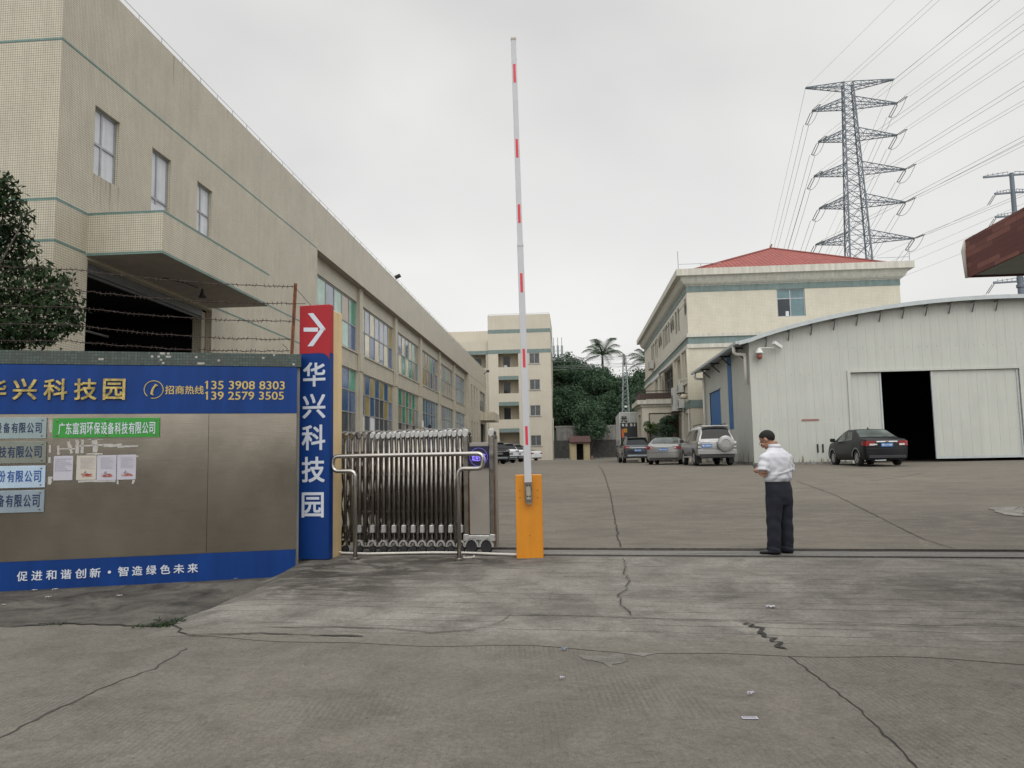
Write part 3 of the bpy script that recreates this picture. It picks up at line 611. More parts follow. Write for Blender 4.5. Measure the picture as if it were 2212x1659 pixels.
# thin lightning rail along the parapet
bb = MB('E'); vs = [15.9 + .97 * i for i in range(0, 73)]
for v in vs: bb.tube([(UH - .02, v, ZR - .02), (UH - .02, v, ZR + .14)], .009, 4)
bb.tube([(UH - .02, VC, ZR + .14), (UH - .02, VE, ZR + .14)], .008, 4); bb.build('parapet_rail', GALV, hall)
fl = estate('floodlight', 'black floodlight standing on the parapet of the factory hall', 'floodlight', UH - .1, 41.6, ZR)
bb = MB('E'); bb.tube([(UH - .05, 41.6, ZR), (UH + .02, 41.6, ZR + .14)], .02, 6); bb.build('bracket', BLACK, fl)
bb = MB('E'); bb.mesh([(UH - .04, 41.45, ZR + .10), (UH + .24, 41.45, ZR + .22), (UH + .24, 41.75, ZR + .22), (UH - .04, 41.75, ZR + .10), (UH - .08, 41.45, ZR + .22), (UH + .20, 41.45, ZR + .34), (UH + .20, 41.75, ZR + .34), (UH - .08, 41.75, ZR + .22)], [(0, 3, 2, 1), (4, 5, 6, 7), (0, 1, 5, 4), (1, 2, 6, 5), (2, 3, 7, 6), (3, 0, 4, 7)]); bb.build('lamp_head', BLACK, fl)
fl = estate('floodlight', 'small dark lamp at the far end of the factory hall parapet', 'floodlight', UH, 84.5, 11.0)
bb = MB('E'); bb.tube([(UH, 84.5, ZR - .6), (UH + .4, 84.5, ZR - .3)], .04, 6); bb.build('bracket', BLACK, fl); bb = MB('E'); bb.box(UH + .3, UH + .6, 84.3, 84.7, ZR - .38, ZR - .18); bb.build('lamp_head', BLACK, fl)
vcam, zcam = onU(crop(1160, 880, cB), UH)
cc = estate('security_camera', 'security camera on a short arm fixed to a pier of the factory hall', 'camera', UH - .1, 49.4, 3.6)
bb = MB('E'); bb.box(UH - .118, UH - .04, 49.25, 49.5, 3.5, 3.95); bb.build('junction_box', WHITE, cc)
bb = MB('E'); bb.tube([(UH - .05, 49.4, 3.45), (UH + .42, 49.4, 3.42)], .02, 6); bb.build('bracket', WHITE, cc)
bb = MB('E'); bb.lathe((UH + .36, 49.4, 3.44), (0, 0, 1), [(.0, 0), (.07, .02), (.10, .09), (.10, .2), (.08, .24), (0, .25)], 12); bb.build('housing', [BLACK], cc, True)

# ------------------------------------------------------------------ four-storey block behind the yard
VB = 99.0; UL, UR = -10.46, -2.37; GB = 1.05
blk = estate('office_block', 'four storey cream office block with teal bands and recessed balconies behind the parked cars', 'building', UR, VB, GB)
wl = (-5.15, -3.82); bl = (-9.17, -6.57)
wz = [(13.58, 14.92), (10.17, 11.52), (6.84, 8.18), (3.0, 4.33)]
bz = [(13.19, 14.96), (9.79, 11.54), (6.44, 8.19), (GB, 4.78)]
b = MB('E'); ops = [(wl[0], wl[1], p, q) for p, q in wz] + [(bl[0], bl[1], p, q) for p, q in bz]
wall(b, 'u', VB, UL, UR, .5, 20.0, ops, .25)
wall(b, 'v', UR, VB, VB + 12, .5, 20.0, [(VB + 2 + 3.2 * k, VB + 3.4 + 3.2 * k, p, q) for k in range(3) for p, q in wz], -.2)
wall(b, 'v', UL, VB, VB + 12, 15, 20.0); b.face([(UL, VB, 20), (UR, VB, 20), (UR, VB + 12, 20), (UL, VB + 12, 20)]); wall(b, 'u', VB + 12, UL - 14, UR, .5, 20)
# lower wing to the left
wb = [(-14.5, UL - .35, p, q) for p, q in bz]
wall(b, 'u', VB + .4, UL - 14, UL, .5, 16.69, wb, .25); b.face([(UL - 14, VB + .4, 16.69), (UL, VB + .4, 16.69), (UL, VB + 12, 16.69), (UL - 14, VB + 12, 16.69)])
b.build('wall', TILE2, blk)
for (p, q) in ((17.62, 18.11), (14.96, 15.46)):
    bb = MB('E'); bb.box(UL - (0 if p > 16 else 0), UR + .02, VB - .02, VB, p, q); bb.box(UR, UR + .02, VB, VB + 12, p, q); bb.build('teal_band', TEALP, blk)
bb = MB('E'); bb.box(UL - 14, UL, VB + .37, VB + .4, 14.96, 15.46); bb.build('teal_band', TEALP, blk)
for k, (p, q) in enumerate(bz):
    if k:
        bb = MB('E'); bb.box(bl[0], bl[1], VB + .02, VB + .2, q, q + .5); bb.box(bl[0] + .001, bl[1] - .001, VB - .012, VB, q + .003, q + .5); bb.build('teal_band', TEALP, blk)
    bb = MB('E'); bb.box(bl[0], bl[1], VB + 1.6, VB + 1.7, p, q + .2); bb.box(bl[0] - .05, bl[0], VB + .25, VB + 1.7, p, q + .2); bb.box(bl[1], bl[1] + .05, VB + .25, VB + 1.7, p, q + .2); bb.box(bl[0], bl[1], VB + .25, VB + 1.7, q + .2, q + .25); bb.box(bl[0], bl[1], VB + .25, VB + 1.7, p - .1, p)
    o = bb.build('balcony', PLASTER, blk)
    x0 = bl[0] + (.55 if k < 3 else 1.1); wd = .85 if k < 3 else 1.4
    bb = MB('E'); bb.box(x0, x0 + wd, VB + 1.55, VB + 1.6, p, p + (1.55 if k < 3 else 2.6)); bb.build('door', GL_DARK if k < 3 else SOFFIT, o)
    if k < 2: bb = MB('E'); bb.box(x0 + .08, x0 + .5, VB + 1.3, VB + 1.5, p, p + .42); bb.build('storage_box', BOARD if k == 0 else BLACK, o)
    bb = MB('E'); bb.box(-14.5, UL - .35, VB + 2.0, VB + 2.1, p, q + .2); bb.box(-14.5, UL - .35, VB + .6, VB + 2, q + .2, q + .3); ob = bb.build('balcony', PLASTER, blk); bb = MB('E'); bb.box(-13.3, -11.6, VB + 1.95, VB + 2, p + .3, q - .3); bb.build('door', GL_DARK, ob)
for p, q in wz:
    window(blk, 'u', VB, wl[0], wl[1], p, q, 1, ALU, GL_GREY, (.5,), (), .06); bb = MB('E'); bb.box(wl[0] - .1, wl[1] + .1, VB - .08, VB, p - .09, p - .01); bb.build('sill', SOFFIT, blk)
    for k in range(3): window(blk, 'v', UR, VB + 2 + 3.2 * k, VB + 3.4 + 3.2 * k, p, q, -1, ALU, GL_GREY, (.5,), (), .06)
bb = MB('E'); bb.tube([(UR + .1, VB + .6, GB - .3), (UR + .1, VB + .6, 6.5)], .07, 6); bb.build('downpipe', PIPE, blk)
bb = MB('E'); bb.tube([(UL + .1, VB + .1, 20), (UL + .1, VB + .1, 20.15), (UR - .1, VB + .1, 20.15), (UR - .1, VB + .1, 20)], .02, 4); bb.build('parapet_rail', GALV, blk)

# ------------------------------------------------------------------ office villa with the red roof
UV, VV, UV2, VV2 = 7.74, 50.5, 21.19, 80.0; GV = .7
vil = estate('office_building', 'three storey cream tiled office building with a red tiled hip roof', 'building', UV, VV, GV)
b = MB('E')
front = [(13.47, 15.25, 10.18, 12.0)]
wall(b, 'u', VV, UV, UV2, GV, 12.4, front, .2)
tall = [(54.2, 55.1), (55.5, 56.5), (59.7, 60.6), (61.0, 62.0), (62.1, 63.0), (63.3, 64.2), (68.0, 68.9), (69.2, 70.1), (70.9, 71.9), (72.2, 73.4)]
small = [(51.0, 51.7), (57.2, 57.9), (58.3, 59.0), (65.0, 65.8), (66.3, 67.1)]
left = [(a, c, 10.1, 11.72) for a, c in tall] + [(a, c, 10.66, 11.72) for a, c in small]
low = [(50.9, 52.3), (54.2, 56.2), (58.3, 63.9), (65.5, 67.5), (69, 71)]
left += [(a, c, 6.25, 8.2) for a, c in low] + [(a, c, GV + .9, 4.2) for a, c in ((51.2, 53.0), (54.4, 55.7))] + [(56.5, 60.3, GV, 4.4)]
wall(b, 'v', UV, VV, VV2, GV, 12.4, left, .3)
wall(b, 'v', UV2, VV, VV2, GV, 12.4); wall(b, 'u', VV2, UV, UV2, GV, 12.4)
b.build('wall', TILE3, vil)
# bands
def ring(mb, o, z0, z1, m=0):
    mb.box(UV - o, UV2 + o, VV - o, VV, z0, z1, m); mb.box(UV - o, UV, VV, VV2, z0, z1, m); mb.box(UV2, UV2 + o, VV, VV2, z0, z1, m)
bb = MB('E'); ring(bb, .03, 11.99, 12.38); bb.build('teal_band', TEALP, vil)
bb = MB('E'); ring(bb, .03, 8.57, 9.03); bb.build('teal_band', TEALP, vil)
bb = MB('E'); ring(bb, .12, 9.03, 9.26); ring(bb, .12, 8.31, 8.57); bb.build('belt_course', WHITEP, vil)
bb = MB('E'); bb.box(UV - .04, UV2 + .04, VV - .04, VV, 4.45, 4.95); bb.box(UV - .04, UV, VV, 55.6, 4.45, 4.95); bb.build('teal_band', TEALP, vil)
# cornice: cove and fascia, swept round the building
def cornice(prof):
    mb = MB('E'); ring_pts = lambda o, z: [(UV - o, VV - o, z), (UV2 + o, VV - o, z), (UV2 + o, VV2 + o, z), (UV - o, VV2 + o, z)]
    v = []
    for o, z in prof: v += ring_pts(o, z)
    f = [(i * 4 + j, i * 4 + (j + 1) % 4, (i + 1) * 4 + (j + 1) % 4, (i + 1) * 4 + j) for i in range(len(prof) - 1) for j in range(4)]
    f.append(tuple((len(prof) - 1) * 4 + j for j in range(4))); mb.mesh(v, f); return mb
cornice([(.0, 12.38), (.06, 12.38), (.06, 12.42), (.16, 12.46), (.26, 12.55), (.36, 12.72), (.42, 12.97), (.70, 12.97), (.70, 13.40), (.4, 13.42)]).build('cornice', WHITEP, vil)
# hip roof
r0_, r1_, q0_, q1_ = UV + .12, UV2 - .05, VV + .15, VV2 - .4; zr, zp = 13.42, 16.72; mid = 15.3; hd = 7.5
rp = MB('E'); A = (r0_, q0_, zr); B_ = (r1_, q0_, zr); C_ = (r1_, q1_, zr); D_ = (r0_, q1_, zr); P = (mid, q0_ + hd, zp); Q = (mid, q1_ - hd, zp)
rp.face([A, B_, P]); rp.face([B_, C_, Q, P]); rp.face([C_, D_, Q]); rp.face([D_, A, P, Q])
ro = rp.build('roof', ROOF, vil)
uvl = ro.data.uv_layers.new(name='UVMap')
for pl in ro.data.polygons:
    n = pl.normal; h = Vector((-n.y, n.x, 0)).normalized(); s = n.cross(h)
    for li in pl.loop_indices:
        co = ro.data.vertices[ro.data.loops[li].vertex_index].co; uvl.data[li].uv = (co.dot(h), co.dot(s))
bb = MB('E')
for a, c in ((A, P), (B_, P), (C_, Q), (D_, Q), (P, Q)): bb.tube([a, c], .09, 8)
bb.tube([(mid - .1, q0_ + hd, zp), (mid + .05, q0_ + hd, zp + .32)], .06, 6); bb.build('ridge_tiles', ROOF, ro)
bb = MB('E'); bb.tube([(UV - .55, VV - .55, 13.4), (UV - .55, VV - .55, 14.6)], .02, 4); bb.tube([(UV2 + .5, VV - .5, 13.4), (UV2 + .5, VV - .5, 14.6)], .02, 4)
bb.tube([(UV - .5, VV - .5, 13.75), (UV + 2.2, VV - .5, 13.75)], .015, 4); bb.tube([(UV + .9, VV - .5, 13.4), (UV + .9, VV - .5, 13.75)], .02, 4); bb.tube([(UV2 - 1.5, VV - .5, 13.7), (UV2 + .5, VV - .5, 13.7)], .015, 4); bb.build('lightning_rod', GALV, vil)
window(vil, 'u', VV, 13.47, 15.25, 10.18, 12.0, 1, ALU, [GL_TEAL, GL_DARK], (.48,), (.66,), .06, panepick=lambda x, z: 1 if (x == 0 and z == 0) else 0)
bb = MB('E'); bb.box(14.0, 14.2, VV + .05, VV + .12, 10.23, 10.55); bb.build('window_box', BOARD, vil)
for a, c in tall: window(vil, 'v', UV, a, c, 10.1, 11.72, 1, ALU, GL_DARK, (.5,), (.68,), .06)
for k, (a, c) in enumerate(small):
    fo = window(vil, 'v', UV, a, c, 10.66, 11.72, 1, ALU, GL_GREY, (), (.5,), .06)
    bb = MB('E'); bb.mesh([(UV - .02, a, 11.4), (UV - .02, c, 11.4), (UV - .42, c, 10.85), (UV - .42, a, 10.85), (UV - .02, a, 11.44), (UV - .02, c, 11.44), (UV - .45, c, 10.88), (UV - .45, a, 10.88)], [(0, 1, 2, 3), (7, 6, 5, 4), (0, 4, 5, 1), (1, 5, 6, 2), (2, 6, 7, 3), (3, 7, 4, 0)]); bb.build('open_sash', GL_GREY, fo)
for a, c in low: window(vil, 'v', UV, a, c, 6.25, 8.2, 1, ALU, GL_DARK, (.5,) if c - a < 3 else (.2, .4, .6, .8), (.62,), .06, setb=.2)
for a, c in ((51.2, 53.0), (54.4, 55.7)): window(vil, 'v', UV, a, c, GV + .9, 4.2, 1, ALU, GL_GREY, (.5,), (.6,), .06, setb=.2)
bb = MB('E'); bb.box(UV + .28, UV + .34, 56.5, 60.3, GV, 4.4); bb.build('entrance_door', GL_DARK, vil)  # dark glass door, sized to stand in for shade inside the portico
for v in (50.62, 53.3, 57.3, 64.6):
    bb = MB('E'); bb.box(UV - .16, UV, v - .18, v + .18, 4.95, 8.31); bb.build('pier', TILE3, vil)
bb = MB('E'); bb.box(UV - .14, UV, VV + .15, 53.1, 6.08, 6.22); bb.box(UV - .14, UV, 53.5, 57.1, 6.08, 6.22); bb.build('sill', WHITEP, vil)
# awning above the terrace door
bb = MB('E'); bb.mesh([(UV - .05, 58.2, 8.25), (UV - .05, 64.0, 8.25), (UV - 1.1, 64.0, 7.55), (UV - 1.1, 58.2, 7.55), (UV - 1.1, 64, 7.35), (UV - 1.1, 58.2, 7.35)], [(0, 1, 2, 3), (3, 2, 4, 5)]); bb.build('awning', BOARD, vil)
# entrance portico carrying the terrace
bb = MB('E'); u0, u1, p0, p1 = 5.11, UV, 56.0, 60.5
bb.box(u0, u0 + .45, p0, p0 + .45, GV, 4.47); bb.box(u0, u0 + .45, p1 - .45, p1, GV, 4.47); bb.box(u0, u0 + .45, p0 + .45, p0 + 1.3, GV, 4.47); bb.box(u0, u0 + .45, p1 - 1.3, p1 - .45, GV, 4.47)
bb.box(u0, u1 - .01, p0, p0 + .35, 4.47, 4.92); bb.box(u0, u0 + .35, p0 + .35, p1, 4.47, 4.92); bb.box(u0 + .35, u1 - .01, p0 + .35, p1, 4.62, 4.92); bb.build('portico', TILE3, vil)
bb = MB('E'); bb.box(u0 - .12, u1 - .01, p0 - .12, p1 + .12, 4.92, 5.1); bb.box(u0 - .35, u1 - .01, p0 - .3, p1 + .3, 5.1, 5.4); bb.build('terrace_slab', WHITEP, vil)
bb = MB('E'); rz_ = 5.4
for i in range(9):
    v = p0 + (p1 - p0) * i / 8; bb.bar((u0 - .1, v, rz_), (u0 - .1, v, rz_ + .62), .03)
bb.box(u0 - .12, u0 - .08, p0, p1, rz_ + .12, rz_ + .55); bb.bar((u0 - .1, p0, rz_ + .65), (u0 - .1, p1, rz_ + .65), .06); bb.box(u0 - .1, u1 - .1, p0 - .02, p0 + .02, rz_ + .08, rz_ + .5); bb.bar((u0 - .1, p0, rz_ + .65), (u1 - .1, p0, rz_ + .65), .06); bb.build('railing', BROWN, vil)
bb = MB('E'); bb.box(u0 + 1.9, u1 - .02, p0 + .9, p0 + 1.1, 3.5, 4.3); bb.build('signboard', mk('dark_red_board', (.10, .02, .02), .6), vil)
bb = MB('E'); bb.box(UV - .06, UV - .01, 60.8, 76.0, GV, 4.3); bb.build('portico_shade_panel', GL_DARK, vil)  # dark panel added on the wall to stand in for portico shade
# wall services: air conditioners, loudspeaker
def ac(label, u, v, z, wd, h, dp=.42):
    t = estate('air_conditioner', label, 'air conditioner', u, v, z, 'air conditioners on the office building wall')
    o = MB('E'); o.cbox(u - dp, u - .05, v, v + wd, z, z + h, .02); bevel(o.build('casing', ACW, t), .01)
    o = MB('E'); o.lathe((u - dp - .004, v + wd * .42, z + h * .5), (-1, 0, 0), [(min(h, wd) * .40, 0), (min(h, wd) * .40, .008), (min(h, wd) * .3, .012), (.02, .012)], 16); o.build('fan_grille', ALUD, t)
    for q in (v + .08, v + wd - .08): o = MB('E'); o.bar((u, q, z - .03), (u - dp - .06, q, z - .03), .04); o.bar((u, q, z - .32), (u - dp, q, z - .05), .03); o.build('bracket', BROWN, t)
    return t
ac('tall white air conditioner casing hanging lowest on the office wall by the portico', UV, 54.6, 4.5, .95, 1.64, .6)
ac('square white air conditioner nearest the corner of the office wall, above another', UV, 52.9, 5.66, .9, .6)
ac('square white air conditioner directly below another beside the tall casing', UV, 52.9, 4.6, .9, .6)
ac('white air conditioner high on the far end of the office wall under the windows', UV - .1, 70.4, 9.3, 1.0, .75)
t = estate('loudspeaker', 'beige horn shaped fitting on the office wall beside the air conditioners', 'loudspeaker', UV, 51.4, 5.0)
bb = MB('E'); bb.lathe((UV - .3, 51.4, 5.3), (0, 0, -1), [(.0, -.12), (.16, -.1), (.24, .0), (.28, .14), (.22, .2), (0, .2)], 16); bb.build('shell', PLASTER, t, True); bb = MB('E'); bb.tube([(UV, 51.4, 5.45), (UV - .3, 51.4, 5.42)], .03, 6); bb.build('bracket', BROWN, t)
for v_ in (51.0, 53.9):
    bb = MB('E'); bb.tube([(UV - .1, v_, GV), (UV - .1, v_, 4.4)], .05, 6); bb.build('downpipe', PIPE, vil)
bb = MB('E'); bb.tube([(UV - .22, 53.6, 6.2), (UV - .28, 53.9, 6.6), (UV - .2, 53.4, 6.5), (UV - .05, 51.4, 6.45)], .03, 5); bb.tube([(UV - .2, 52.9, 5.0), (UV - .16, 53.0, 4.4), (UV - .1, 53.3, GV)], .03, 5); bb.build('hose', PIPE, vil)
# ------------------------------------------------------------------ white sheet-steel shed
US, VS_ = 8.24, 36.0; GS0 = .6
shed = estate('storage_shed', 'white sheet steel shed with a curved roof and sliding doors behind the black sedan', 'shed', US, VS_, GS0)
URS = 30.5; VE_S = 48.6
c7 = (2900, 1100, 2205 / 1196)
def arch(u):                                        # roof height across the width
    m = (US + URS) / 2; h = (URS - US) / 2; return 6.62 + 1.62 * (1 - ((u - m) / h) ** 2) ** .9 if abs(u - m) < h else 6.62
ND = 110; us = [US + (URS - US) * i / ND for i in range(ND + 1)]
DO = (12.67, 19.98, GS0, 5.0)
b = MB('E')
def rib(k): return 0.0
# ribbed front sheet: shallow trapezoid ribs as real folds
pitch = .405; nr = int((URS - US) / pitch)
def front_prof():
    pts = []
    for i in range(nr + 1):
        u = US + i * pitch; pts += [(u, 0), (u + pitch - .05, 0), (u + pitch - .035, -.009), (u + pitch - .015, -.009)]
    return [p for p in pts if p[0] <= URS] + [(URS, 0)]
fp = front_prof()
for (ua, da), (ub, db) in zip(fp[:-1], fp[1:]):
    for (a, c, za, zc) in ((ua, ub, GS0, None),):
        mid = (a + c) / 2; lo = DO[3] if DO[0] < mid < DO[1] else GS0
        b.face([(a, VS_ + da, lo), (c, VS_ + db, lo), (c, VS_ + db, arch(c) - .08), (a, VS_ + da, arch(a) - .08)])
sp = [VS_ + i * .405 for i in range(int((VE_S - VS_) / .405) + 1)]
so_ = [(46.3, 43.25, 2.9, 5.0)]
for i in range(len(sp) - 1):
    a, c = sp[i], sp[i + 1]; mid = (a + c) / 2
    lo = 5.0 if 43.25 < mid < 46.35 else GS0
    b.face([(US, c, lo), (US, a + .05, lo), (US, a + .05, 6.5), (US, c, 6.5)]); b.face([(US, a + .05, lo), (US - .009, a + .035, lo), (US - .009, a + .035, 6.5), (US, a + .05, 6.5)]); b.face([(US - .009, a + .035, lo), (US - .009, a + .015, lo), (US - .009, a + .015, 6.5), (US - .009, a + .035, 6.5)]); b.face([(US - .009, a + .015, lo), (US, a, lo), (US, a, 6.5), (US - .009, a + .015, 6.5)])
b.face([(US, VE_S, GS0), (URS, VE_S, GS0), (URS, VE_S, 6.5), (US, VE_S, 6.5)]); b.face([(URS, VS_, GS0), (URS, VE_S, GS0), (URS, VE_S, 6.5), (URS, VS_, 6.5)])
b.build('wall', SHED, shed)
# roof sheet with overhang, fascia
b = MB('E'); ov = .55; vf = VS_ - .45; ur = [US - ov] + us + [URS + ov]; zz = [arch(US) - .12] + [arch(u) for u in us] + [arch(US) - .12]
v = []
for u, z in zip(ur, zz): v += [(u, vf, z), (u, VE_S + .3, z), (u, VE_S + .3, z - .06), (u, vf, z - .06)]
f = []
for i in range(len(ur) - 1):
    for j in range(4): f.append((i * 4 + j, i * 4 + (j + 1) % 4, (i + 1) * 4 + (j + 1) % 4, (i + 1) * 4 + j))
f += [(0, 1, 2, 3), tuple(4 * (len(ur) - 1) + j for j in (3, 2, 1, 0))]; b.mesh(v, f); rf = b.build('roof', SHEDR, shed)
b = MB('E'); v = []
for u, z in zip(ur, zz): v += [(u, vf - .03, z + .03), (u, vf - .003, z + .03), (u, vf - .003, z - .15), (u, vf - .03, z - .15)]
b.mesh(v, f); b.build('fascia', SHEDR, rf)
b = MB('E'); b.box(US - ov - .14, US - ov, vf, VE_S + .3, arch(US) - .22, arch(US) - .10); b.build('gutter', SHEDR, rf)
for i in range(11):
    u = US + .75 + i * 1.02; b = MB('E'); z = arch(u) - .14
    b.bar((u, VS_ - .02, z - .05), (u, VS_ - .40, z - .02), .05); b.bar((u, VS_ - .03, z - .48), (u, VS_ - .26, z - .10), .04); b.build('roof_bracket', ALUD, rf)
for v_ in (37.2, 40.2, 43.2, 46.2):
    b = MB('E'); z = arch(US) - .2; b.bar((US, v_, z), (US - ov, v_, z), .07); b.bar((US, v_, z - .5), (US - .45, v_, z - .05), .05); b.build('roof_bracket', BLACK, rf)
# doorway: frame, sliding leaves, dark inside
b = MB('E'); b.box(DO[0] - .14, DO[0], VS_ - .06, VS_ + .1, GS0, DO[3] + .1); b.box(DO[1], DO[1] + .14, VS_ - .06, VS_ + .1, GS0, DO[3] + .1); b.box(DO[0], DO[1], VS_ - .06, VS_ + .1, DO[3], DO[3] + .1); b.build('door_frame', SHED, shed)
def leaf(name, u0, u1, z0, v):
    b = MB('E'); n = int((u1 - u0) / .405); pts = [(u0, 0)]
    for i in range(n): a = u0 + (i + 1) * .405; pts += [(a - .05, 0), (a - .035, -.009), (a - .015, -.009), (a, 0)]
    pts += [(u1, 0)]
    for (a, p), (c, q) in zip(pts[:-1], pts[1:]):
        if c - a > 1e-4: b.face([(a, v + p, z0), (c, v + q, z0), (c, v + q, DO[3] - .02), (a, v + p, DO[3] - .02)])
    b.face([(u0, v, z0), (u0, v, 4.98), (u0, v + .05, 4.98), (u0, v + .05, z0)]); b.face([(u1, v, z0), (u1, v + .05, z0), (u1, v + .05, 4.98), (u1, v, 4.98)])
    o = b.build(name, SHED, shed); e = MB('E'); e.box(u0 - .002, u0 + .07, v - .035, v - .021, z0, 4.98); e.box(u1 - .07, u1 + .002, v - .035, v - .021, z0, 4.98); e.box(u0 + .07, u1 - .07, v - .035, v - .021, z0, z0 + .1); e.build('edge_trim', SHEDR, o); return o
leaf('sliding_door', DO[0], 14.05, 1.0, VS_ + .12); leaf('sliding_door', 16.2, 19.95, 1.05, VS_ + .05)
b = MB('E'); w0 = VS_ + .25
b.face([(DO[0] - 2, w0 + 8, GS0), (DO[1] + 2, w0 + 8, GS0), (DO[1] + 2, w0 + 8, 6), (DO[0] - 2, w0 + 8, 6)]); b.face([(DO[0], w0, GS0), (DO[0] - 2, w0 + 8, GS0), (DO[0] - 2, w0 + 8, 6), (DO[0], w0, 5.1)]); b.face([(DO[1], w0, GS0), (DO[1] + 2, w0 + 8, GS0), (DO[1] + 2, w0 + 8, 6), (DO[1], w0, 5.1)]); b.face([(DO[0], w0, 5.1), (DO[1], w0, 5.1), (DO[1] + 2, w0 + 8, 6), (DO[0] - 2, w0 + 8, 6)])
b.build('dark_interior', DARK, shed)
b = MB('E'); b.box(US + .02, US + .07, 43.2, 46.4, 1.75, 5.0); b.build('shutter_door', SBLUE, shed)
b = MB('E'); b.bar((US - .03, 43.15, 5.05), (US - .03, 46.45, 5.05), .07); b.build('door_frame', SHEDR, shed)
b = MB('E'); b.box(US - .028, US - .022, 40.05, 41.0, 2.72, 6.48); b.build('blue_stripe', SBLUE, shed)
b = MB('E'); b.box(10.42, 11.18, VS_ - .030, VS_ - .024, 2.86, 2.93); b.build('red_stripe', mk('faded_red', (.30, .13, .11), .7), shed)
for u in (11.02, 11.25):
    b = MB('E'); b.box(u, u + .07, VS_ - .035, VS_ - .024, 1.42, 1.8); b.build('vent_slot', BLACK, shed)
b = MB('E'); b.box(US - .009, 12.5, VS_ - .06, VS_ - .025, GS0, 1.0); b.box(US - .06, US - .025, VS_, VE_S, GS0, 1.05); b.build('plinth', CONC, shed)
RUN = mk('rust_run', (.27, .235, .17), .8, var=.3, scale=6); b = MB('E'); r_ = random.Random(9)
for i in range(22):
    u = r_.uniform(US + .1, 12.4); h = r_.uniform(.06, .34) * (1.6 if u < 9.2 else 1); w_ = r_.uniform(.015, .06); b.mesh([(u - w_, VS_ - .0125, 1.0), (u + w_, VS_ - .0125, 1.0), (u + w_ * .3, VS_ - .0125, 1.0 + h), (u - w_ * .2, VS_ - .0125, 1.0 + h * .8)], [(0, 1, 2, 3)])
for i in range(40):
    v = r_.uniform(VS_ + .1, VE_S - .3); h = r_.uniform(.1, .6); w_ = r_.uniform(.02, .07); b.mesh([(US - .0125, v - w_, 1.05), (US - .0125, v + w_, 1.05), (US - .0125, v + w_ * .3, 1.05 + h), (US - .0125, v - w_ * .2, 1.05 + h * .8)], [(3, 2, 1, 0)])
g = b.build('rust_run', RUN, shed); g['kind'] = 'stuff'
b = MB('E')
for i in range(int((URS - US) / .405)):
    for z in (2.9, 4.95, 6.1):
        u = US + i * .405 + .2
        if z < 5 and DO[0] - .3 < u < DO[1] + .3: continue
        b.box(u - .012, u + .012, VS_ - .008, VS_ - .001, z - .012, z + .012)
g = b.build('screw', ALUD, shed); g['kind'] = 'stuff'
for (u, v_, z) in ((US - .12, VS_ + .35, 6.42), (US - .12, VE_S - .8, 6.42)):
    b = MB('E'); top = z; gx = US - ov - .07
    pts = [(gx, v_, top), (gx, v_, top - .30), (gx + .08, v_, top - .38), (u, v_, top - .42), (u, v_, top - .5)]
    b.tube(pts + [(u, v_, 4.6 if v_ < 40 else GS0)], .075, 10); b.build('downpipe', PIPE, shed, True)
t = estate('security_camera', 'white security camera and bell lamp bracket at the top corner of the shed', 'camera', 8.6, VS_, 6.2)
b = MB('E'); b.tube([(8.62, VS_ - .03, 6.2), (8.62, VS_ - .3, 6.2), (9.3, VS_ - .3, 6.2)], .025, 6); b.build('bracket', PIPE, t)
b = MB('E'); b.bar((9.25, VS_ - .42, 6.42), (9.62, VS_ - .22, 6.22), .16, .14); b.build('housing', WHITE, t)
b = MB('E'); b.lathe((8.62, VS_ - .3, 6.2), (0, 0, -1), [(.03, 0), (.10, .04), (.16, .18), (.24, .24), (.10, .28)], 14); b.build('lamp_shade', WHITE, t, True)
b = MB('E'); b.lathe((8.62, VS_ - .3, 5.93), (0, 0, -1), [(.11, 0), (.13, .1), (.10, .22), (0, .26)], 12); b.build('lamp_glass', mk('red_glass', (.30, .10, .08), .3), t, True)

# ------------------------------------------------------------------ brick-clad canopy, top right
UB, VBK = 4.72, 9.40; zb0, zb1 = 3.40, 3.84
c0 = (3700, 600, 939 / 396)
can = estate('gatehouse_canopy', 'red brick clad canopy edge jutting in at the top right corner', 'canopy', UB, VBK, zb0)
va, za = onU((crop(372, 1225, c0)), UB)
b = MB('E'); b.box(UB, UB + .03, -6, VBK, za, za + .455); b.box(UB + .03, UB + 6, VBK - .03, VBK, za, za + .455); b.build('brick_cladding', BRICK, can)
b = MB('E'); b.box(UB + .03, UB + 6, -6, VBK - .03, za + .02, za + .2); b.build('soffit', mk('soffit_paint', (.30, .32, .29), .8, var=.1), can)
b = MB('E'); b.tube([(UB - .004, VBK, za), (UB - .012, VBK + .005, za + .2), (UB - .012, VBK + .005, za + .33), (UB + .012, VBK, za + .45)], [.018, .022, .03, .02], 8); b.build('mortar_corner', PAPERW, can, True)
b = MB('E'); b.box(UB + 3.2, UB + 6, -5, VBK - 1.6, -.3, za + .02); b.build('gatehouse_wall', BRICK, can)
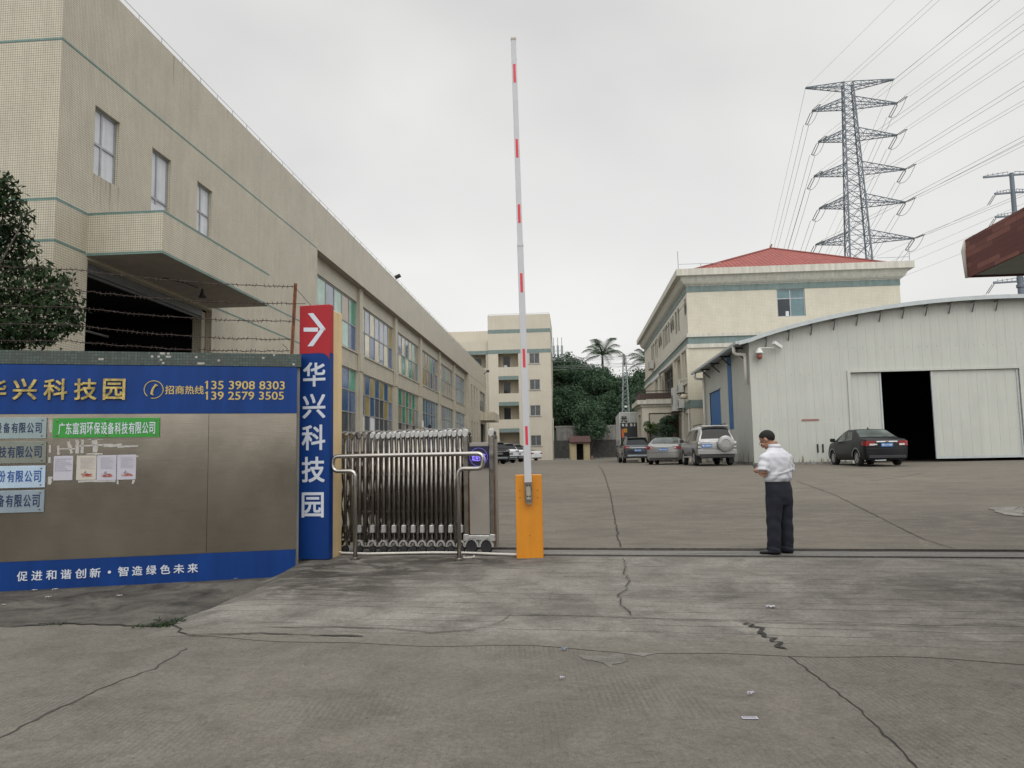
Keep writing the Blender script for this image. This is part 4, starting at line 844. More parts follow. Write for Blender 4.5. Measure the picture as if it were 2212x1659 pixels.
# ------------------------------------------------------------------ lettering
_tc = {}
def glyphs(body):
    if body in _tc: return _tc[body]
    cu = bpy.data.curves.new('lettering', 'FONT'); cu.body = body; cu.size = 1; cu.resolution_u = 3
    o = bpy.data.objects.new('lettering', cu); COL.objects.link(o); dg = bpy.context.evaluated_depsgraph_get(); dg.update()
    me = bpy.data.meshes.new_from_object(o.evaluated_get(dg)); v = np.array([tuple(q.co) for q in me.vertices]); f = [tuple(p.vertices) for p in me.polygons]
    bpy.data.objects.remove(o); bpy.data.curves.remove(cu); bpy.data.meshes.remove(me); _tc[body] = (v, f); return _tc[body]
def text(mb, body, x0, x1, z0, z1, y, bold=.0, m=0, map_=None, thick=0.0):
    """lettering in the x/z plane facing -y, stretched to the box; bold = stroke growth as a share of the height"""
    v, f = glyphs(body)
    if not len(v): return
    lo, hi = v.min(0), v.max(0); sx = (x1 - x0) / (hi[0] - lo[0]); sz = (z1 - z0) / (hi[1] - lo[1]); g = bold * (z1 - z0)
    offs = [(0, 0)] if not bold else [(-g, -g), (g, -g), (-g, g), (g, g), (0, g), (0, -g), (g, 0), (-g, 0)]
    for k, (ox, oz) in enumerate(offs):
        pts = [(x0 + (p[0] - lo[0]) * sx + ox, y - k * .0004, z0 + (p[1] - lo[1]) * sz + oz) for p in v]
        if map_: pts = [map_(*p) for p in pts]
        mb.mesh(pts, f, m)

# ------------------------------------------------------------------ boundary wall and sign board
SA = R(14); so0 = atY(641, 1000, 11.25); SO = (so0[0], so0[1])
M_S = Matrix(((math.cos(SA), -math.sin(SA), 0, SO[0]), (math.sin(SA), math.cos(SA), 0, SO[1]), (0, 0, 1, 0), (0, 0, 0, 1)))
def onS(pt, y=0.0):
    d = ray(*pt); n = (-math.sin(SA), math.cos(SA)); o = (SO[0] + n[0] * y, SO[1] + n[1] * y)
    s = (n[0] * o[0] + n[1] * o[1]) / (n[0] * d[0] + n[1] * d[1]); p = CAM + d * s
    return float((p[0] - SO[0]) * math.cos(SA) + (p[1] - SO[1]) * math.sin(SA)), float(p[2])
cS = (0, 1300, 1797 / 1300); cP = (0, 1640, 2212 / 620); c2 = (0, 600, 2212 / 1300)
def bS(x0, y0, x1, y1, c): a = onS(crop(x0, y0, c)); b_ = onS(crop(x1, y0, c)); p = onS(crop(x0, y1, c)); q = onS(crop(x1, y1, c)); return (a[0] + p[0]) / 2, (b_[0] + q[0]) / 2, (p[1] + q[1]) / 2, (a[1] + b_[1]) / 2
ZC1 = onS(crop(900, 152, cS))[1]; ZB1 = onS(crop(900, 229, cS))[1]; ZT1 = onS(crop(900, 491, cS))[1]; ZT0 = onS(crop(900, 1270, cS))[1]; ZB0 = onS(crop(900, 1428, cS))[1]
XL = -9.0
bw = thing('boundary_wall', 'boundary wall with dark green mosaic coping behind the blue sign board', 'wall', (SO[0], SO[1], ROADZ), SA)
b = MB(M_S); b.box(XL, .03, .03, .27, ROADZ - .1, ZB1 + .02); b.build('wall', CONC, bw)
GMOS = tiles('green_mosaic', (.045, .075, .062), (.03, .035, .03), .042, .14, .55, var=.35, dirt=(.04, .038, .034))
b = MB(M_S); b.box(XL, .05, -.035, .31, ZB1 + .012, ZC1); cop = b.build('coping', GMOS, bw)
b = MB(M_S)
for i in range(15):
    x = random.uniform(-3.4, 0) if i > 8 else random.uniform(-1.9, -1.2); k = random.randint(0, 3); z = ZB1 + .03 + .045 * k; wd = .032 * random.choice((1, 1, 2)); b.box(x, x + wd, -.038, -.034, z, z + .028)
b.build('bare_mortar', mk('bare_mortar', (.36, .35, .32), .9, var=.3, scale=20), cop)
post = thing('fence_post', 'rusty angle iron post holding barbed wire on the wall beside the red sign', 'post', (SO[0], SO[1], ZC1), SA)
pb = onS(crop(1975, 1385, c2), .12); pt = onS(crop(2003, 915, c2), .12); b = MB(M_S); b.bar((pb[0], .12, pb[1] - .12), (pt[0], .12, pt[1] + .02), .045, .012); b.bar((pb[0] + .02, .14, pb[1] - .12), (pt[0] + .02, .14, pt[1] + .02), .012, .045); b.build('angle_bar', RUST, post)
b = MB(M_S); a = onS(crop(2003, 930, c2), .12); c = onS(crop(2115, 1050, c2), .12); b.bar((a[0], .12, a[1]), (c[0], .2, c[1]), .006)
for (x, y), (x2, y2) in (((1985, 1165), (2015, 1135)), ((1960, 1355), (1925, 1325)), ((1995, 1045), (2080, 1048))): a = onS(crop(x, y, c2), .12); c = onS(crop(x2, y2, c2), .12); b.bar((a[0], .12, a[1]), (c[0], .1, c[1]), .006)
b.build('loose_wire', WIREM, post)
names = ['topmost', 'second', 'third', 'fourth', 'lowest']
for k, (xl, yl, yr) in enumerate(((240, 790, 930), (440, 948, 1045), (540, 1072, 1165), (560, 1196, 1290), (440, 1298, 1365))):
    a = onS(crop(xl, yl, c2), .12); xr = 2003 - (yr - 930) * .075; c = onS(crop(xr, yr, c2), .12); sl = (c[1] - a[1]) / (c[0] - a[0])
    b = MB(M_S); x0 = -6.0; pts = []; n = 46
    for i in range(n + 1):
        x = x0 + (c[0] - x0) * i / n; q = i / n; z = c[1] + (x - c[0]) * sl - .05 * 4 * ((q * 2) % 1) * (1 - (q * 2) % 1); pts.append((x, .12 + random.uniform(-.006, .006), z + random.uniform(-.008, .008)))
    b.tube(pts, .0055, 4)
    for i in range(n * 2):
        j = i // 2; f_ = .25 + .5 * (i % 2); p = Vector(pts[j]).lerp(Vector(pts[j + 1]), f_); dv = Vector((random.uniform(-.5, .5), random.uniform(-.5, .5), random.uniform(-1, 1))).normalized() * .032; b.bar(p - dv, p + dv, .006)
    o = b.build('barbed_wire', WIREM); tag(o, names[k] + ' strand of barbed wire strung above the boundary wall', 'barbed wire', 'barbed wire strands above the wall')
sb = thing('sign_board', 'blue and brushed steel sign board with gold lettering and phone numbers', 'sign', (SO[0], SO[1], ROADZ), SA)
def brushed():
    m, t, b = newmat('brushed_steel_sheet'); b.inputs['Metallic'].default_value = .85
    v = coord(t, (.8, 1, 90)); n = noise(t, 3, 3, .6, v); b.inputs['Roughness'].default_value = .33
    f = mth(t, 'MULTIPLY', rng(t, n, .3, .7, .9, 1.1), rng(t, noise(t, 1.1, 4, .6), .3, .7, .82, 1.12)); t.links.new(scl(t, (.285, .255, .21), f), b.inputs['Base Color'])
    t.links.new(rng(t, noise(t, .9, 3), .3, .7, .16, .24), b.inputs['Roughness']); bumpn(t, b, mth(t, 'ADD', mth(t, 'MULTIPLY', n, .2), noise(t, .8, 2)), .05, .03); return m
BRUSH = brushed()
b = MB(M_S); b.box(XL, -.005, -.06, .03, ZT1, ZB1); b.build('top_panel', BLUE, sb)
xs = onS(crop(1152, 800, cS))[0]
b = MB(M_S); b.box(XL, xs - .002, -.05, .028, ZT0, ZT1 - .003); b.build('steel_panel', BRUSH, sb); b = MB(M_S); b.box(xs + .002, -.007, -.044, .026, ZT0, ZT1 - .003); b.build('steel_panel', BRUSH, sb)
b = MB(M_S); b.box(XL, -.005, -.062, .03, ZB0, ZT0 - .003); b.build('bottom_panel', BLUE, sb)
b = MB(M_S)
for ch, x0, x1 in zip('华兴科技园', (-75, 85, 255, 422, 580), (45, 212, 380, 542, 698)):
    q = bS(x0, 302, x1, 415, cS)
    for k in range(4): text(b, ch, q[0], q[1], q[2], q[3], -.064 - .006 * k, .016)
b.build('gold_lettering', GOLD, sb)
b = MB(M_S); q = bS(918, 338, 1130, 385, cS); text(b, '招商热线', *q, -.064, .012); b.build('hotline_lettering', GOLDP, sb)
q = bS(1145, 313, 1575, 358, cS); b = MB(M_S); text(b, '135 3908 8303', *q, -.064, .016); b0 = b; b = MB(M_S); q = bS(1145, 371, 1570, 415, cS); text(b, '139 2579 3505', *q, -.064, .016); 
for (yy0, yy1) in ((313, 358), (371, 415)):
    q = bS(1145, yy0, 1160, yy1, cS); bb_ = b if yy0 == 371 else b0; bb_.face([(q[0] + .004, -.066, q[3] + .001), (q[0] - .020, -.066, q[3] - .016), (q[0] - .020, -.066, q[3] - .030), (q[0] + .004, -.066, q[3] - .016)])
b0.build('phone_number', GOLDP, sb); b.build('phone_number', GOLDP, sb)
b = MB(M_S); q = bS(803, 312, 907, 408, cS); cx, cz, rr_ = (q[0] + q[1]) / 2, (q[2] + q[3]) / 2, (q[3] - q[2]) / 2
ringp = [(cx + rr_ * math.cos(a), -.066, cz + rr_ * math.sin(a)) for a in [R(255) + R(335) * i / 40 for i in range(41)]]; b.tube(ringp, .006, 5)
hp = [(cx + rr_ * x, -.068, cz + rr_ * z) for x, z in ((.26, .50), (.06, .30), (-.10, .02), (-.17, -.28), (-.20, -.52))]; b.tube(hp, [.016, .017, .015, .017, .016], 6); b.bar((cx + rr_ * .12, -.069, cz + rr_ * .62), (cx + rr_ * .46, -.069, cz + rr_ * .44), .036, .012); b.bar((cx - rr_ * .32, -.069, cz - rr_ * .46), (cx + rr_ * .02, -.069, cz - rr_ * .62), .036, .012); b.build('phone_emblem', GOLDP, sb)
b = MB(M_S)
L0, L1 = onS(crop(105, 1415, cS)), onS(crop(1098, 1362, cS)); zt0 = onS(crop(105, 1360, cS))[1]; zt1 = onS(crop(1098, 1315, cS))[1]; zb_ = (L0[1] + L1[1]) / 2; zt_ = (zt0 + zt1) / 2
for ch, x0, x1 in zip('促进和谐创新智造绿色未来', (105, 185, 265, 345, 425, 505, 660, 738, 815, 892, 965, 1042), (162, 243, 320, 402, 483, 563, 716, 793, 869, 945, 1022, 1098)):
    yy = 1388 - (x0 - 105) * .0488; a = onS(crop(x0, yy, cS))[0]; c = onS(crop(x1, yy, cS))[0]; text(b, ch, a, c, zb_, zt_, -.066, .016)
b.build('slogan_lettering', WHITET, sb); b = MB(M_S); a = onS(crop(612, 1363, cS)); b.lathe((a[0], -.066, (zb_ + zt_) / 2), (0, -1, 0), [(.02, 0), (.02, .003), (0, .003)], 12); b.build('slogan_dot', WHITET, sb)
# plaques
def plaque(label, mat, tm, box, chars, bold=.02, group='company plaques on the sign board'):
    x0, x1, z0, z1 = box; t = thing('company_plaque', label, 'plaque', tuple(M_S @ Vector((x1, -.05, z0))), SA, group)
    b = MB(M_S); b.cbox(x0, x1, -.072, -.0505, z0, z1, .004); b.build('plate', mat, t); b = MB(M_S)
    for ch, q in chars: text(b, ch, q[0], q[1], q[2], q[3], -.074, bold)
    b.build('lettering', tm, t); b = MB(M_S)
    for x in ([x1 - .05] + ([x0 + .05, (x0 + x1) / 2] if x1 - x0 < 1.6 else [])):
        for z in (z0 + .035, z1 - .035): b.lathe((x, -.072, z), (0, -1, 0), [(.011, 0), (.011, .008), (.005, .011), (0, .011)], 8)
    b.build('screw', STEELD, t); return t
def left_plaque(label, mat, tm, xr, y0, y1, xs_, ty0, ty1, bold):
    _, x1, z0, z1 = bS(xr - 60, y0, xr, y1, cP); chars = [(ch, bS(a, ty0, c, ty1, cP)) for ch, a, c in xs_]; plaque(label, mat, tm, (x1 - 1.9, x1, z0, z1), chars, bold)
left_plaque('silver company plaque with dark lettering, topmost in the left column', PLQ[0], NAVYT, 688, 110, 405, [('设', -40, 55), ('备', 80, 170), ('有', 195, 285), ('限', 305, 395), ('公', 415, 510), ('司', 535, 620)], 187, 328, .012)
left_plaque('dull bronze company plaque with dark lettering, second in the left column', PLQ[1], NAVYT, 684, 447, 752, [('科', -108, -4), ('技', 15, 120), ('有', 140, 245), ('限', 265, 370), ('公', 385, 492), ('司', 515, 620)], 520, 678, .012)
left_plaque('bright ice blue company plaque with blue lettering, third in the left column', PLQ[2], BLUET, 670, 792, 1100, [('份', 5, 106), ('有', 135, 236), ('限', 258, 358), ('公', 383, 486), ('司', 510, 610)], 866, 1025, .016)
left_plaque('grey blue company plaque with navy lettering, lowest in the left column', PLQ[3], NAVYT, 655, 1137, 1448, [('备', -12, 90), ('有', 115, 215), ('限', 240, 340), ('公', 365, 466), ('司', 492, 590)], 1207, 1378, .014)
q = bS(302, 515, 888, 622, cS); t0_ = bS(330, 540, 865, 604, cS); n = 14; wch = (t0_[1] - t0_[0]) / n
plaque('bright green company plaque with white lettering on the steel panel', GREENP, WHITET, q, [(ch, (t0_[0] + wch * i + wch * .1, t0_[0] + wch * (i + 1) - wch * .06, t0_[2], t0_[3])) for i, ch in enumerate('广东富润环保设备科技有限公司')], .008, None)
# notices: sheets of paper with ruled print
def notice(label, box, mat, stamp):
    x0, x1, z0, z1 = box; t = thing('paper_notice', label, 'notice', tuple(M_S @ Vector((x0, -.05, z0))), SA, 'paper notices taped to the sign board')
    b = MB(M_S); v = []
    for i in range(7):
        for j in range(7): v.append((x0 + (x1 - x0) * i / 6, -.0525 - .004 * abs(math.sin(i * 1.3 + j * 2.1)) * (1 if 0 < i < 6 else .4), z0 + (z1 - z0) * j / 6))
    b.mesh(v, [(i * 7 + j, (i + 1) * 7 + j, (i + 1) * 7 + j + 1, i * 7 + j + 1) for i in range(6) for j in range(6)]); b.build('sheet', mat, t, True)
    b = MB(M_S); H_ = z1 - z0; W_ = x1 - x0; rows = 7 if not stamp else 13; top = .86 if not stamp else .90
    for r in range(rows):
        z = z0 + H_ * (top - (.08 if not stamp else .036) * r); e = random.uniform(.55, .9) if r % 3 else .9
        x = x0 + W_ * (.08 if not stamp else .2)
        while x < x0 + W_ * e:
            k = random.uniform(.01, .03); b.box(x, min(x + k, x0 + W_ * .93), -.0585, -.0580, z, z + H_ * (.022 if not stamp else .007)); x += k + .006
    b.build('print', INK, t)
    if stamp:
        b = MB(M_S)
        for _ in range(34):
            x = x0 + W_ * random.uniform(.22, .75); z = z0 + H_ * random.uniform(.13, .24); b.box(x, x + random.uniform(.008, .03), -.0588, -.0580, z, z + random.choice((.004, .009)))
        b.box(x0 + W_ * .52, x0 + W_ * .82, -.0589, -.0581, z0 + H_ * .14, z0 + H_ * .165); b.build('red_print', INKR, t)
        b = MB(M_S); b.bar((x0 + W_ * .48, -.0592, z0 + H_ * .37), (x0 + W_ * .37, -.0592, z0 + H_ * .26), .012, .002); b.bar((x0 + W_ * .45, -.0592, z0 + H_ * .33), (x0 + W_ * .55, -.0592, z0 + H_ * .26), .012, .002); b.build('character', INK, t)
notice('paper notice with grey print and no red, leftmost on the board', bS(782, 655, 1056, 1001, cP), PAPER, False)
notice('cream paper notice with red print, directly right of the plain grey one', bS(1108, 650, 1389, 996, cP), PAPERW, True)
notice('white paper notice with red print, third in the row of four', bS(1397, 645, 1673, 1003, cP), PAPER, True)
notice('white paper notice with red print, rightmost in the row', bS(1683, 638, 1952, 990, cP), PAPER, True)
b = MB(M_S)
def smear(x0, y0, x1, y1, wd, n=5):
    a, c = onS(crop(x0, y0, cP)), onS(crop(x1, y1, cP)); k = n; L_ = []; R_ = []
    for i in range(k + 1):
        x = a[0] + (c[0] - a[0]) * i / k; z = a[1] + (c[1] - a[1]) * i / k; t = math.atan2(c[1] - a[1], c[0] - a[0]); g1, g2 = wd * random.uniform(.3, .6), wd * random.uniform(.3, .6); L_.append((x - math.sin(t) * g1, -.0508, z + math.cos(t) * g1)); R_.append((x + math.sin(t) * g2, -.0508, z - math.cos(t) * g2))
    b.mesh(R_ + L_, [(i, i + 1, k + 2 + i, k + 1 + i) for i in range(k)])
for a in ((850, 510, 850, 640, .05), (865, 555, 1110, 553, .03), (990, 450, 1040, 620, .07), (1120, 425, 1120, 620, .08), (1195, 425, 1185, 615, .06), (1150, 512, 1480, 500, .04), (1370, 420, 1365, 605, .13), (1490, 510, 1752, 502, .08), (1690, 528, 1985, 510, .04), (1250, 630, 1480, 626, .04), (1275, 425, 1480, 422, .02), (1130, 1015, 1660, 1012, .06), (740, 150, 740, 320, .05), (730, 500, 728, 610, .04), (725, 670, 722, 755, .06), (735, 950, 720, 1060, .09), (1690, 1000, 1695, 1055, .04), (1930, 1000, 1900, 1050, .06), (1960, 655, 1985, 665, .04)): smear(*a[:4], a[4] * .55)
b.build('paper_residue', mk('paper_residue', (.42, .41, .39), .85, var=.25, scale=20), sb)

# ------------------------------------------------------------------ totem sign with cream pillar
def onG(pt, d=0.0):
    r_ = ray(*pt); o = (GO[0] + GN[0] * d, GO[1] + GN[1] * d); s = (GN[0] * o[0] + GN[1] * o[1]) / (GN[0] * r_[0] + GN[1] * r_[1]); p = CAM + r_ * s
    return float((p[0] - GO[0]) * GS[0] + (p[1] - GO[1]) * GS[1]), float(p[2])
c4 = (1100, 900, 2212 / 1200); c5 = (1150, 1600, 2212 / 1100); TD = -.58
tl, zt = onG(crop(181, 597, c4), TD); tr_, _ = onG(crop(405, 590, c4), TD); tl2, zb0_ = onG(crop(72, 1265, c5), TD)
zs_ = onG(crop(300, 945, c4), TD)[1]
tot = thing('totem_sign', 'tall red and blue totem sign with a white arrow and white characters', 'sign', (*xy_of((tl + tr_) / 2, TD), -.03), GA)
tw = tr_ - tl
b = MB('G'); b.cbox(tl, tr_, TD, TD + .14, zs_, zt, .008); b.build('red_top', REDP, tot)
b = MB('G'); b.cbox(tl, tr_, TD, TD + .14, -.02, zs_ - .002, .004); b.build('blue_body', BLUE, tot)
b = MB('G'); k = [(tl + .001, zs_ - .06), (tl + .001, zs_ + .001)] + [(tr_ - .16 + .14 * math.sin(a), zs_ - .11 + .11 * math.cos(a)) for a in [i * math.pi / 2 / 8 for i in range(9)]]
b = MB('G'); crn = [(tr_ - .16 + .155 * math.sin(a), zs_ - .12 + .118 * math.cos(a)) for a in [i * math.pi / 2 / 8 for i in range(9)]]
b.face([(x, TD - .003, z) for x, z in [(tr_ - .004, zs_ + .001)] + crn[::-1]]); b.build('red_corner', REDP, tot)
b = MB('G'); b.box(tl + .05, tr_ - .05, TD + .03, TD + .13, -.3, -.025); b.build('plinth', STONE, tot)
b = MB('G')
def T(x, y): return onG(crop(x, y, c4), TD)
def poly(pts): b.face([(x, TD - .004, z) for x, z in (T(*p) for p in pts)])
poly([(212, 757), (318, 757), (318, 787), (212, 787)]); poly([(243, 652), (283, 650), (372, 764), (372, 776), (335, 768)]); poly([(335, 768), (372, 764), (282, 893), (240, 895)])
b.build('arrow', WHITET, tot)
b = MB('G')
for ch, c_, x0, y0, x1, y1 in (('华', c4, 210, 1012, 370, 1192), ('兴', c4, 206, 1245, 370, 1425), ('科', c5, 118, 200, 302, 402), ('技', c5, 118, 458, 298, 660), ('园', c5, 118, 745, 290, 942)):
    a = onG(crop(x0, y1, c_), TD); e_ = onG(crop(x1, y0, c_), TD); text(b, ch, a[0], e_[0], a[1], e_[1], TD - .004, .018)
b.build('lettering', WHITET, tot)
sr, zp_ = onG(crop(492, 655, c4), -.1)
pil = thing('gate_pillar', 'cream painted gate pillar standing behind the red and blue totem sign', 'pillar', (*xy_of(sr - .25, -.15), -.1), GA)
b = MB('G'); b.cbox(tl - .0, sr, TD + .17, -.08, -.3, zp_, .01); b.build('shaft', CREAMPIL, pil); b = MB('G'); b.box(tl + .02, sr - .25, TD + .142, TD + .168, .1, zt - .15); b.build('bracket', STEELD, pil)

# ------------------------------------------------------------------ retractable gate
gate = thing('retractable_gate', 'stainless steel folding gate pulled open beside the totem sign', 'gate', (GO[0], GO[1], 0), GA)
caps = [(20, 1165), (110, 1135), (205, 1140), (305, 1135), (380, 1138), (480, 1125), (555, 1132), (630, 1128), (705, 1128), (770, 1125), (835, 1122), (900, 1120), (965, 1120), (1028, 1118), (1088, 1117), (1150, 1115), (1212, 1117), (1277, 1112), (1338, 1110), (1403, 1110), (1463, 1108), (1530, 1110), (1593, 1110), (1668, 1105)]
D0, D1 = .02, .50
SP = [onG(crop(x, y, cB), D0)[0] for x, y in caps]; ZT = onG(crop(1277, 1150, cB), D0)[1]
def capmesh(s, d, z, r=.036):
    p = [(-1, .0), (-.75, .55), (0, .75), (.75, .55), (1, .0), (.8, -.85), (0, -1.25), (-.8, -.85)]
    b = MB('G'); v = [(s + r * x * .95, d - .030, z + r * y * 1.2) for x, y in p] + [(s + r * x, d + .03, z + r * y * 1.2 + .02) for x, y in p]
    n = len(p); b.mesh(v, [tuple(range(n)), tuple(reversed(range(n, 2 * n)))] + [(i, n + i, n + (i + 1) % n, (i + 1) % n) for i in range(n)]); return b
for k, s in enumerate(SP):
    b = MB('G'); hz = ZT + random.uniform(-.008, .008)
    b.tube([(s, D0, .16), (s, D0, hz)], .027, 8); b.tube([(s, D0, hz - .01), (s, D0 + .06, hz + .05), (s, D0 + .24, hz + .075), (s, D1 - .06, hz + .05), (s, D1, hz - .01)], .022, 6); b.tube([(s, D1, .16), (s, D1, hz)], .027, 8)
    b.bar((s, D0, .22), (s, D1, .22), .04, .03); b.bar((s, D0, .85), (s, D1, .85), .03, .02)
    o = b.build('post', STEEL if k > 4 else STEELD, gate, True)
    capmesh(s, D0 - .005, hz + .01).build('cap', CHROME if k > 4 else STEEL, o)
    if k < len(SP) - 1:
        b = MB('G'); s2 = SP[k + 1]
        for zc, h in ((.45, .34), (.98, .34), (1.32, .22)):
            for dd in (D0 + .05, D1 - .05):
                b.bar((s, dd, zc - h), (s2, dd + .01, zc + h), .012, .03); b.bar((s, dd + .015, zc + h), (s2, dd + .02, zc - h), .012, .03)
        for dd, zz in ((D0 + .03, .30), (D0 + .03, .62), (D0 + .03, 1.18)): b.bar((s, dd, zz), (s2, dd, zz), .02, .02)
        b.build('scissor_link', STEELD, gate)
    if k % 2 == 1 or k == 0:
        w_ = MB('G'); sg = 5e-4
        w_.mesh([(s + .045 * math.cos(a), D0 - .05, .115 + .062 * math.sin(a)) for a in [i * math.pi / 8 for i in range(9)]] + [(s + .068 * math.cos(a), D0 - .05, .115 + .085 * math.sin(a)) for a in [i * math.pi / 8 for i in range(9)]] + [(s + .045 * math.cos(a), D0 + .04, .115 + .062 * math.sin(a)) for a in [i * math.pi / 8 for i in range(9)]] + [(s + .068 * math.cos(a), D0 + .04, .115 + .085 * math.sin(a)) for a in [i * math.pi / 8 for i in range(9)]],
                [(i, i + 1, 10 + i, 9 + i) for i in range(8)] + [(9 + i, 10 + i, 28 + i, 27 + i) for i in range(8)] + [(18 + i, 27 + i, 28 + i, 19 + i) for i in range(8)])
        w_.cbox(s - .035, s + .035, D0 - .045, D0 + .03, .31, .42, .012)
        o = w_.build('wheel_guard', CHROME if k > 2 else STEEL, gate)
        w_ = MB('G'); w_.lathe((s, D0 - .03, .058), (0, 1, 0), [(.02, -.004), (.05, 0), (.055, .01), (.055, .05), (.05, .06), (.02, .064)], 16); w_.build('wheel', BLACK, o)
DH = .26
# drive head with LED screen
cH = (1840, 1720, 638 / 200)
h0, _ = onG(crop(82, 800, cH), D0); h1, _ = onG(crop(412, 800, cH), D0)
zz = lambda y: onG(crop(245, y, cH), D0)[1]
hd_ = MB('G'); hd_.box(h0 + .045, h1 - .035, D0 + .02, DH, .10, zz(160)); body = hd_.build('drive_cabinet', STEELC, gate); bevel(body, .006)
for s in (h0, h1):
    b = MB('G'); b.cbox(s - .042, s + .042, D0 - .025, D0 + .05, .10, zz(60), .012); b.cbox(s - .035, s + .035, DH - .05, DH + .02, .10, zz(60), .012); b.tube([(s, D0, zz(50)), (s, D0 + .06, zz(20)), (s, DH - .07, zz(20)), (s, DH - .01, zz(50))], .03, 6); o = b.build('post', STEEL, gate); capmesh(s, D0 - .02, zz(30), .045).build('cap', CHROME, o)
b = MB('G'); b.box(h0 + .05, h1 - .045, D0 - .012, D0 + .018, zz(485), zz(205)); scr = b.build('led_screen', mk('led_panel', (.012, .012, .035), .25, var=.1), gate)
LEDM = mk('led_text', (.25, .2, .8), .5, emit=(.30, .22, 1.0, .75)); b = MB('G'); cxs, czs = (h0 + h1) / 2, zz(345); rr_ = (zz(235) - zz(465)) / 2
for i in range(44):
    a = 2 * math.pi * i / 44; p = Vector((cxs + rr_ * math.cos(a), D0 - .014, czs + rr_ * math.sin(a))); tn = Vector((-math.sin(a), 0, math.cos(a))) * rr_ * .045; b.bar(p - tn, p + tn, .014, .003)
text(b, '欢迎光临', cxs - rr_ * .78, cxs + rr_ * .78, czs - .06, czs + .05, D0 - .014, .012); b.build('led_lettering', LEDM, scr)
b = MB('G'); b.box(h0 + .05, h1 - .045, D0 - .006, D0 + .018, zz(1330), zz(545)); b.build('front_panel', STEELC, gate)
b = MB('G'); b.cbox(h0 - .02, h1 + .03, D0 - .05, D0 - .008, zz(1398), zz(1340), .01); b.cbox(h0 - .045, h0 + .045, D0 - .06, D0 - .027, zz(1408), zz(1322), .014); b.cbox(h1 - .045, h1 + .045, D0 - .06, D0 - .027, zz(1408), zz(1322), .014); b.build('bumper', CHROME, gate)
b = MB('G'); b.box(h1 + .005, h1 + .033, D0 + .052, D0 + .12, zz(1300), zz(735)); b.build('rusty_panel', RUST, gate)
b = MB('G'); b.box(h1 + .036, h1 + .05, D0 + .055, DH - .052, .09, zz(120)); b.build('side_panel', STEELC, gate)
for x in (155, 345):
    s = onG(crop(x, 1500, cH), D0)[0]; w_ = MB('G'); aa = [i * math.pi / 10 for i in range(11)]
    w_.mesh([(s + .085 * math.cos(a), D0 - .05, .10 + .105 * math.sin(a)) for a in aa] + [(s + .112 * math.cos(a), D0 - .05, .10 + .132 * math.sin(a)) for a in aa] + [(s + .112 * math.cos(a), D0 + .1, .10 + .132 * math.sin(a)) for a in aa], [(i, i + 1, 12 + i, 11 + i) for i in range(10)] + [(11 + i, 12 + i, 23 + i, 22 + i) for i in range(10)]); o = w_.build('wheel_guard', CHROME, gate)
    w_ = MB('G'); w_.lathe((s, D0 - .04, .098), (0, 1, 0), [(.03, .004), (.03, 0), (.08, -.004), (.092, .01), (.092, .06), (.08, .07)], 20); w_.build('wheel', BLACK, o)

# ------------------------------------------------------------------ handrail barrier in front of the gate
RD = -.50
P5 = lambda x, y: onG(crop(x, y, c5), RD)
def rounded(pts, r, n=5):
    o = [Vector(pts[0])]
    for i in range(1, len(pts) - 1):
        p, a, c = Vector(pts[i]), Vector(pts[i - 1]), Vector(pts[i + 1]); u = (a - p).normalized(); w_ = (c - p).normalized(); k = min(r, (a - p).length * .48, (c - p).length * .48)
        for j in range(n + 1): t = j / n; o.append((p + u * k) * (1 - t) ** 2 + p * 2 * t * (1 - t) + (p + w_ * k) * t ** 2)
    return o + [Vector(pts[-1])]
pl = [P5(545, 1255), P5(545, 572), P5(365, 572), P5(365, 455), P5(1572, 430), P5(1572, 552), P5(1381, 552), P5(1381, 1250)]
pl[0] = (pl[0][0], rz(RD)); pl[-1] = (pl[-1][0], rz(RD)); pl[1] = (pl[0][0], pl[1][1]); pl[6] = (pl[-1][0], pl[6][1]); pl[4] = (pl[4][0], pl[4][1]); pl[3] = (pl[3][0], pl[4][1] - .0)
b = MB('G'); b.tube(rounded([(s, RD, z) for s, z in pl], .09), .031, 12)
rail = thing('guard_rail', 'looped stainless steel tube barrier standing in front of the folding gate', 'barrier', (*xy_of((pl[0][0] + pl[-1][0]) / 2, RD), rz(RD)), GA); b.build('tube', STEELR, rail, True)
b = MB('G')
for s in (pl[0][0], pl[-1][0]): b.lathe((s, RD, rz(RD)), (0, 0, 1), [(.075, 0), (.075, .012), (.045, .02), (.04, .03)], 14)
b.build('foot_plate', STEELD, rail)

# ------------------------------------------------------------------ barrier box and raised arm
bx0 = gpx(1116, 1207); bx1 = gpx(1175, 1207); BW = bx1[0] - bx0[0]; zg = -.03
DB = bx0[1]; bar_ = thing('barrier_machine', 'orange parking barrier cabinet with a long white and red arm raised upright', 'barrier', ((bx0[0] + bx1[0]) / 2, DB + .15, zg), R(-2))
cB2 = (1900, 1860, 1410 / 340)
def onY(pt, Y): p = atY(*pt, Y); return p[0], p[2]
xl, ztp = onY(crop(655, 168, cB2), DB); xr, _ = onY(crop(1128, 160, cB2), DB); xl2 = bx0[0]; xc = (xl + xr) / 2 ; hw_ = (xr - xl) / 2
b = MB(); b.cbox(bx0[0], bx1[0], DB, DB + .30, zg, ztp, .008); cab = b.build('cabinet', ORANGE, bar_); bevel(cab, .005)
b = MB(); cz = lambda y: onY(crop(890, y, cB2), DB)[1]; mx = (bx0[0] + bx1[0]) / 2
for x, y in ((743, 424), (1036, 418), (747, 541), (1041, 538), (909, 1172)): p = onY(crop(x, y, cB2), DB); b.lathe((p[0], DB - .001, p[1]), (0, -1, 0), [(.008, 0), (.008, .003), (0, .003)], 8)
b.build('screw', RUST, bar_)
DA = DB - .075
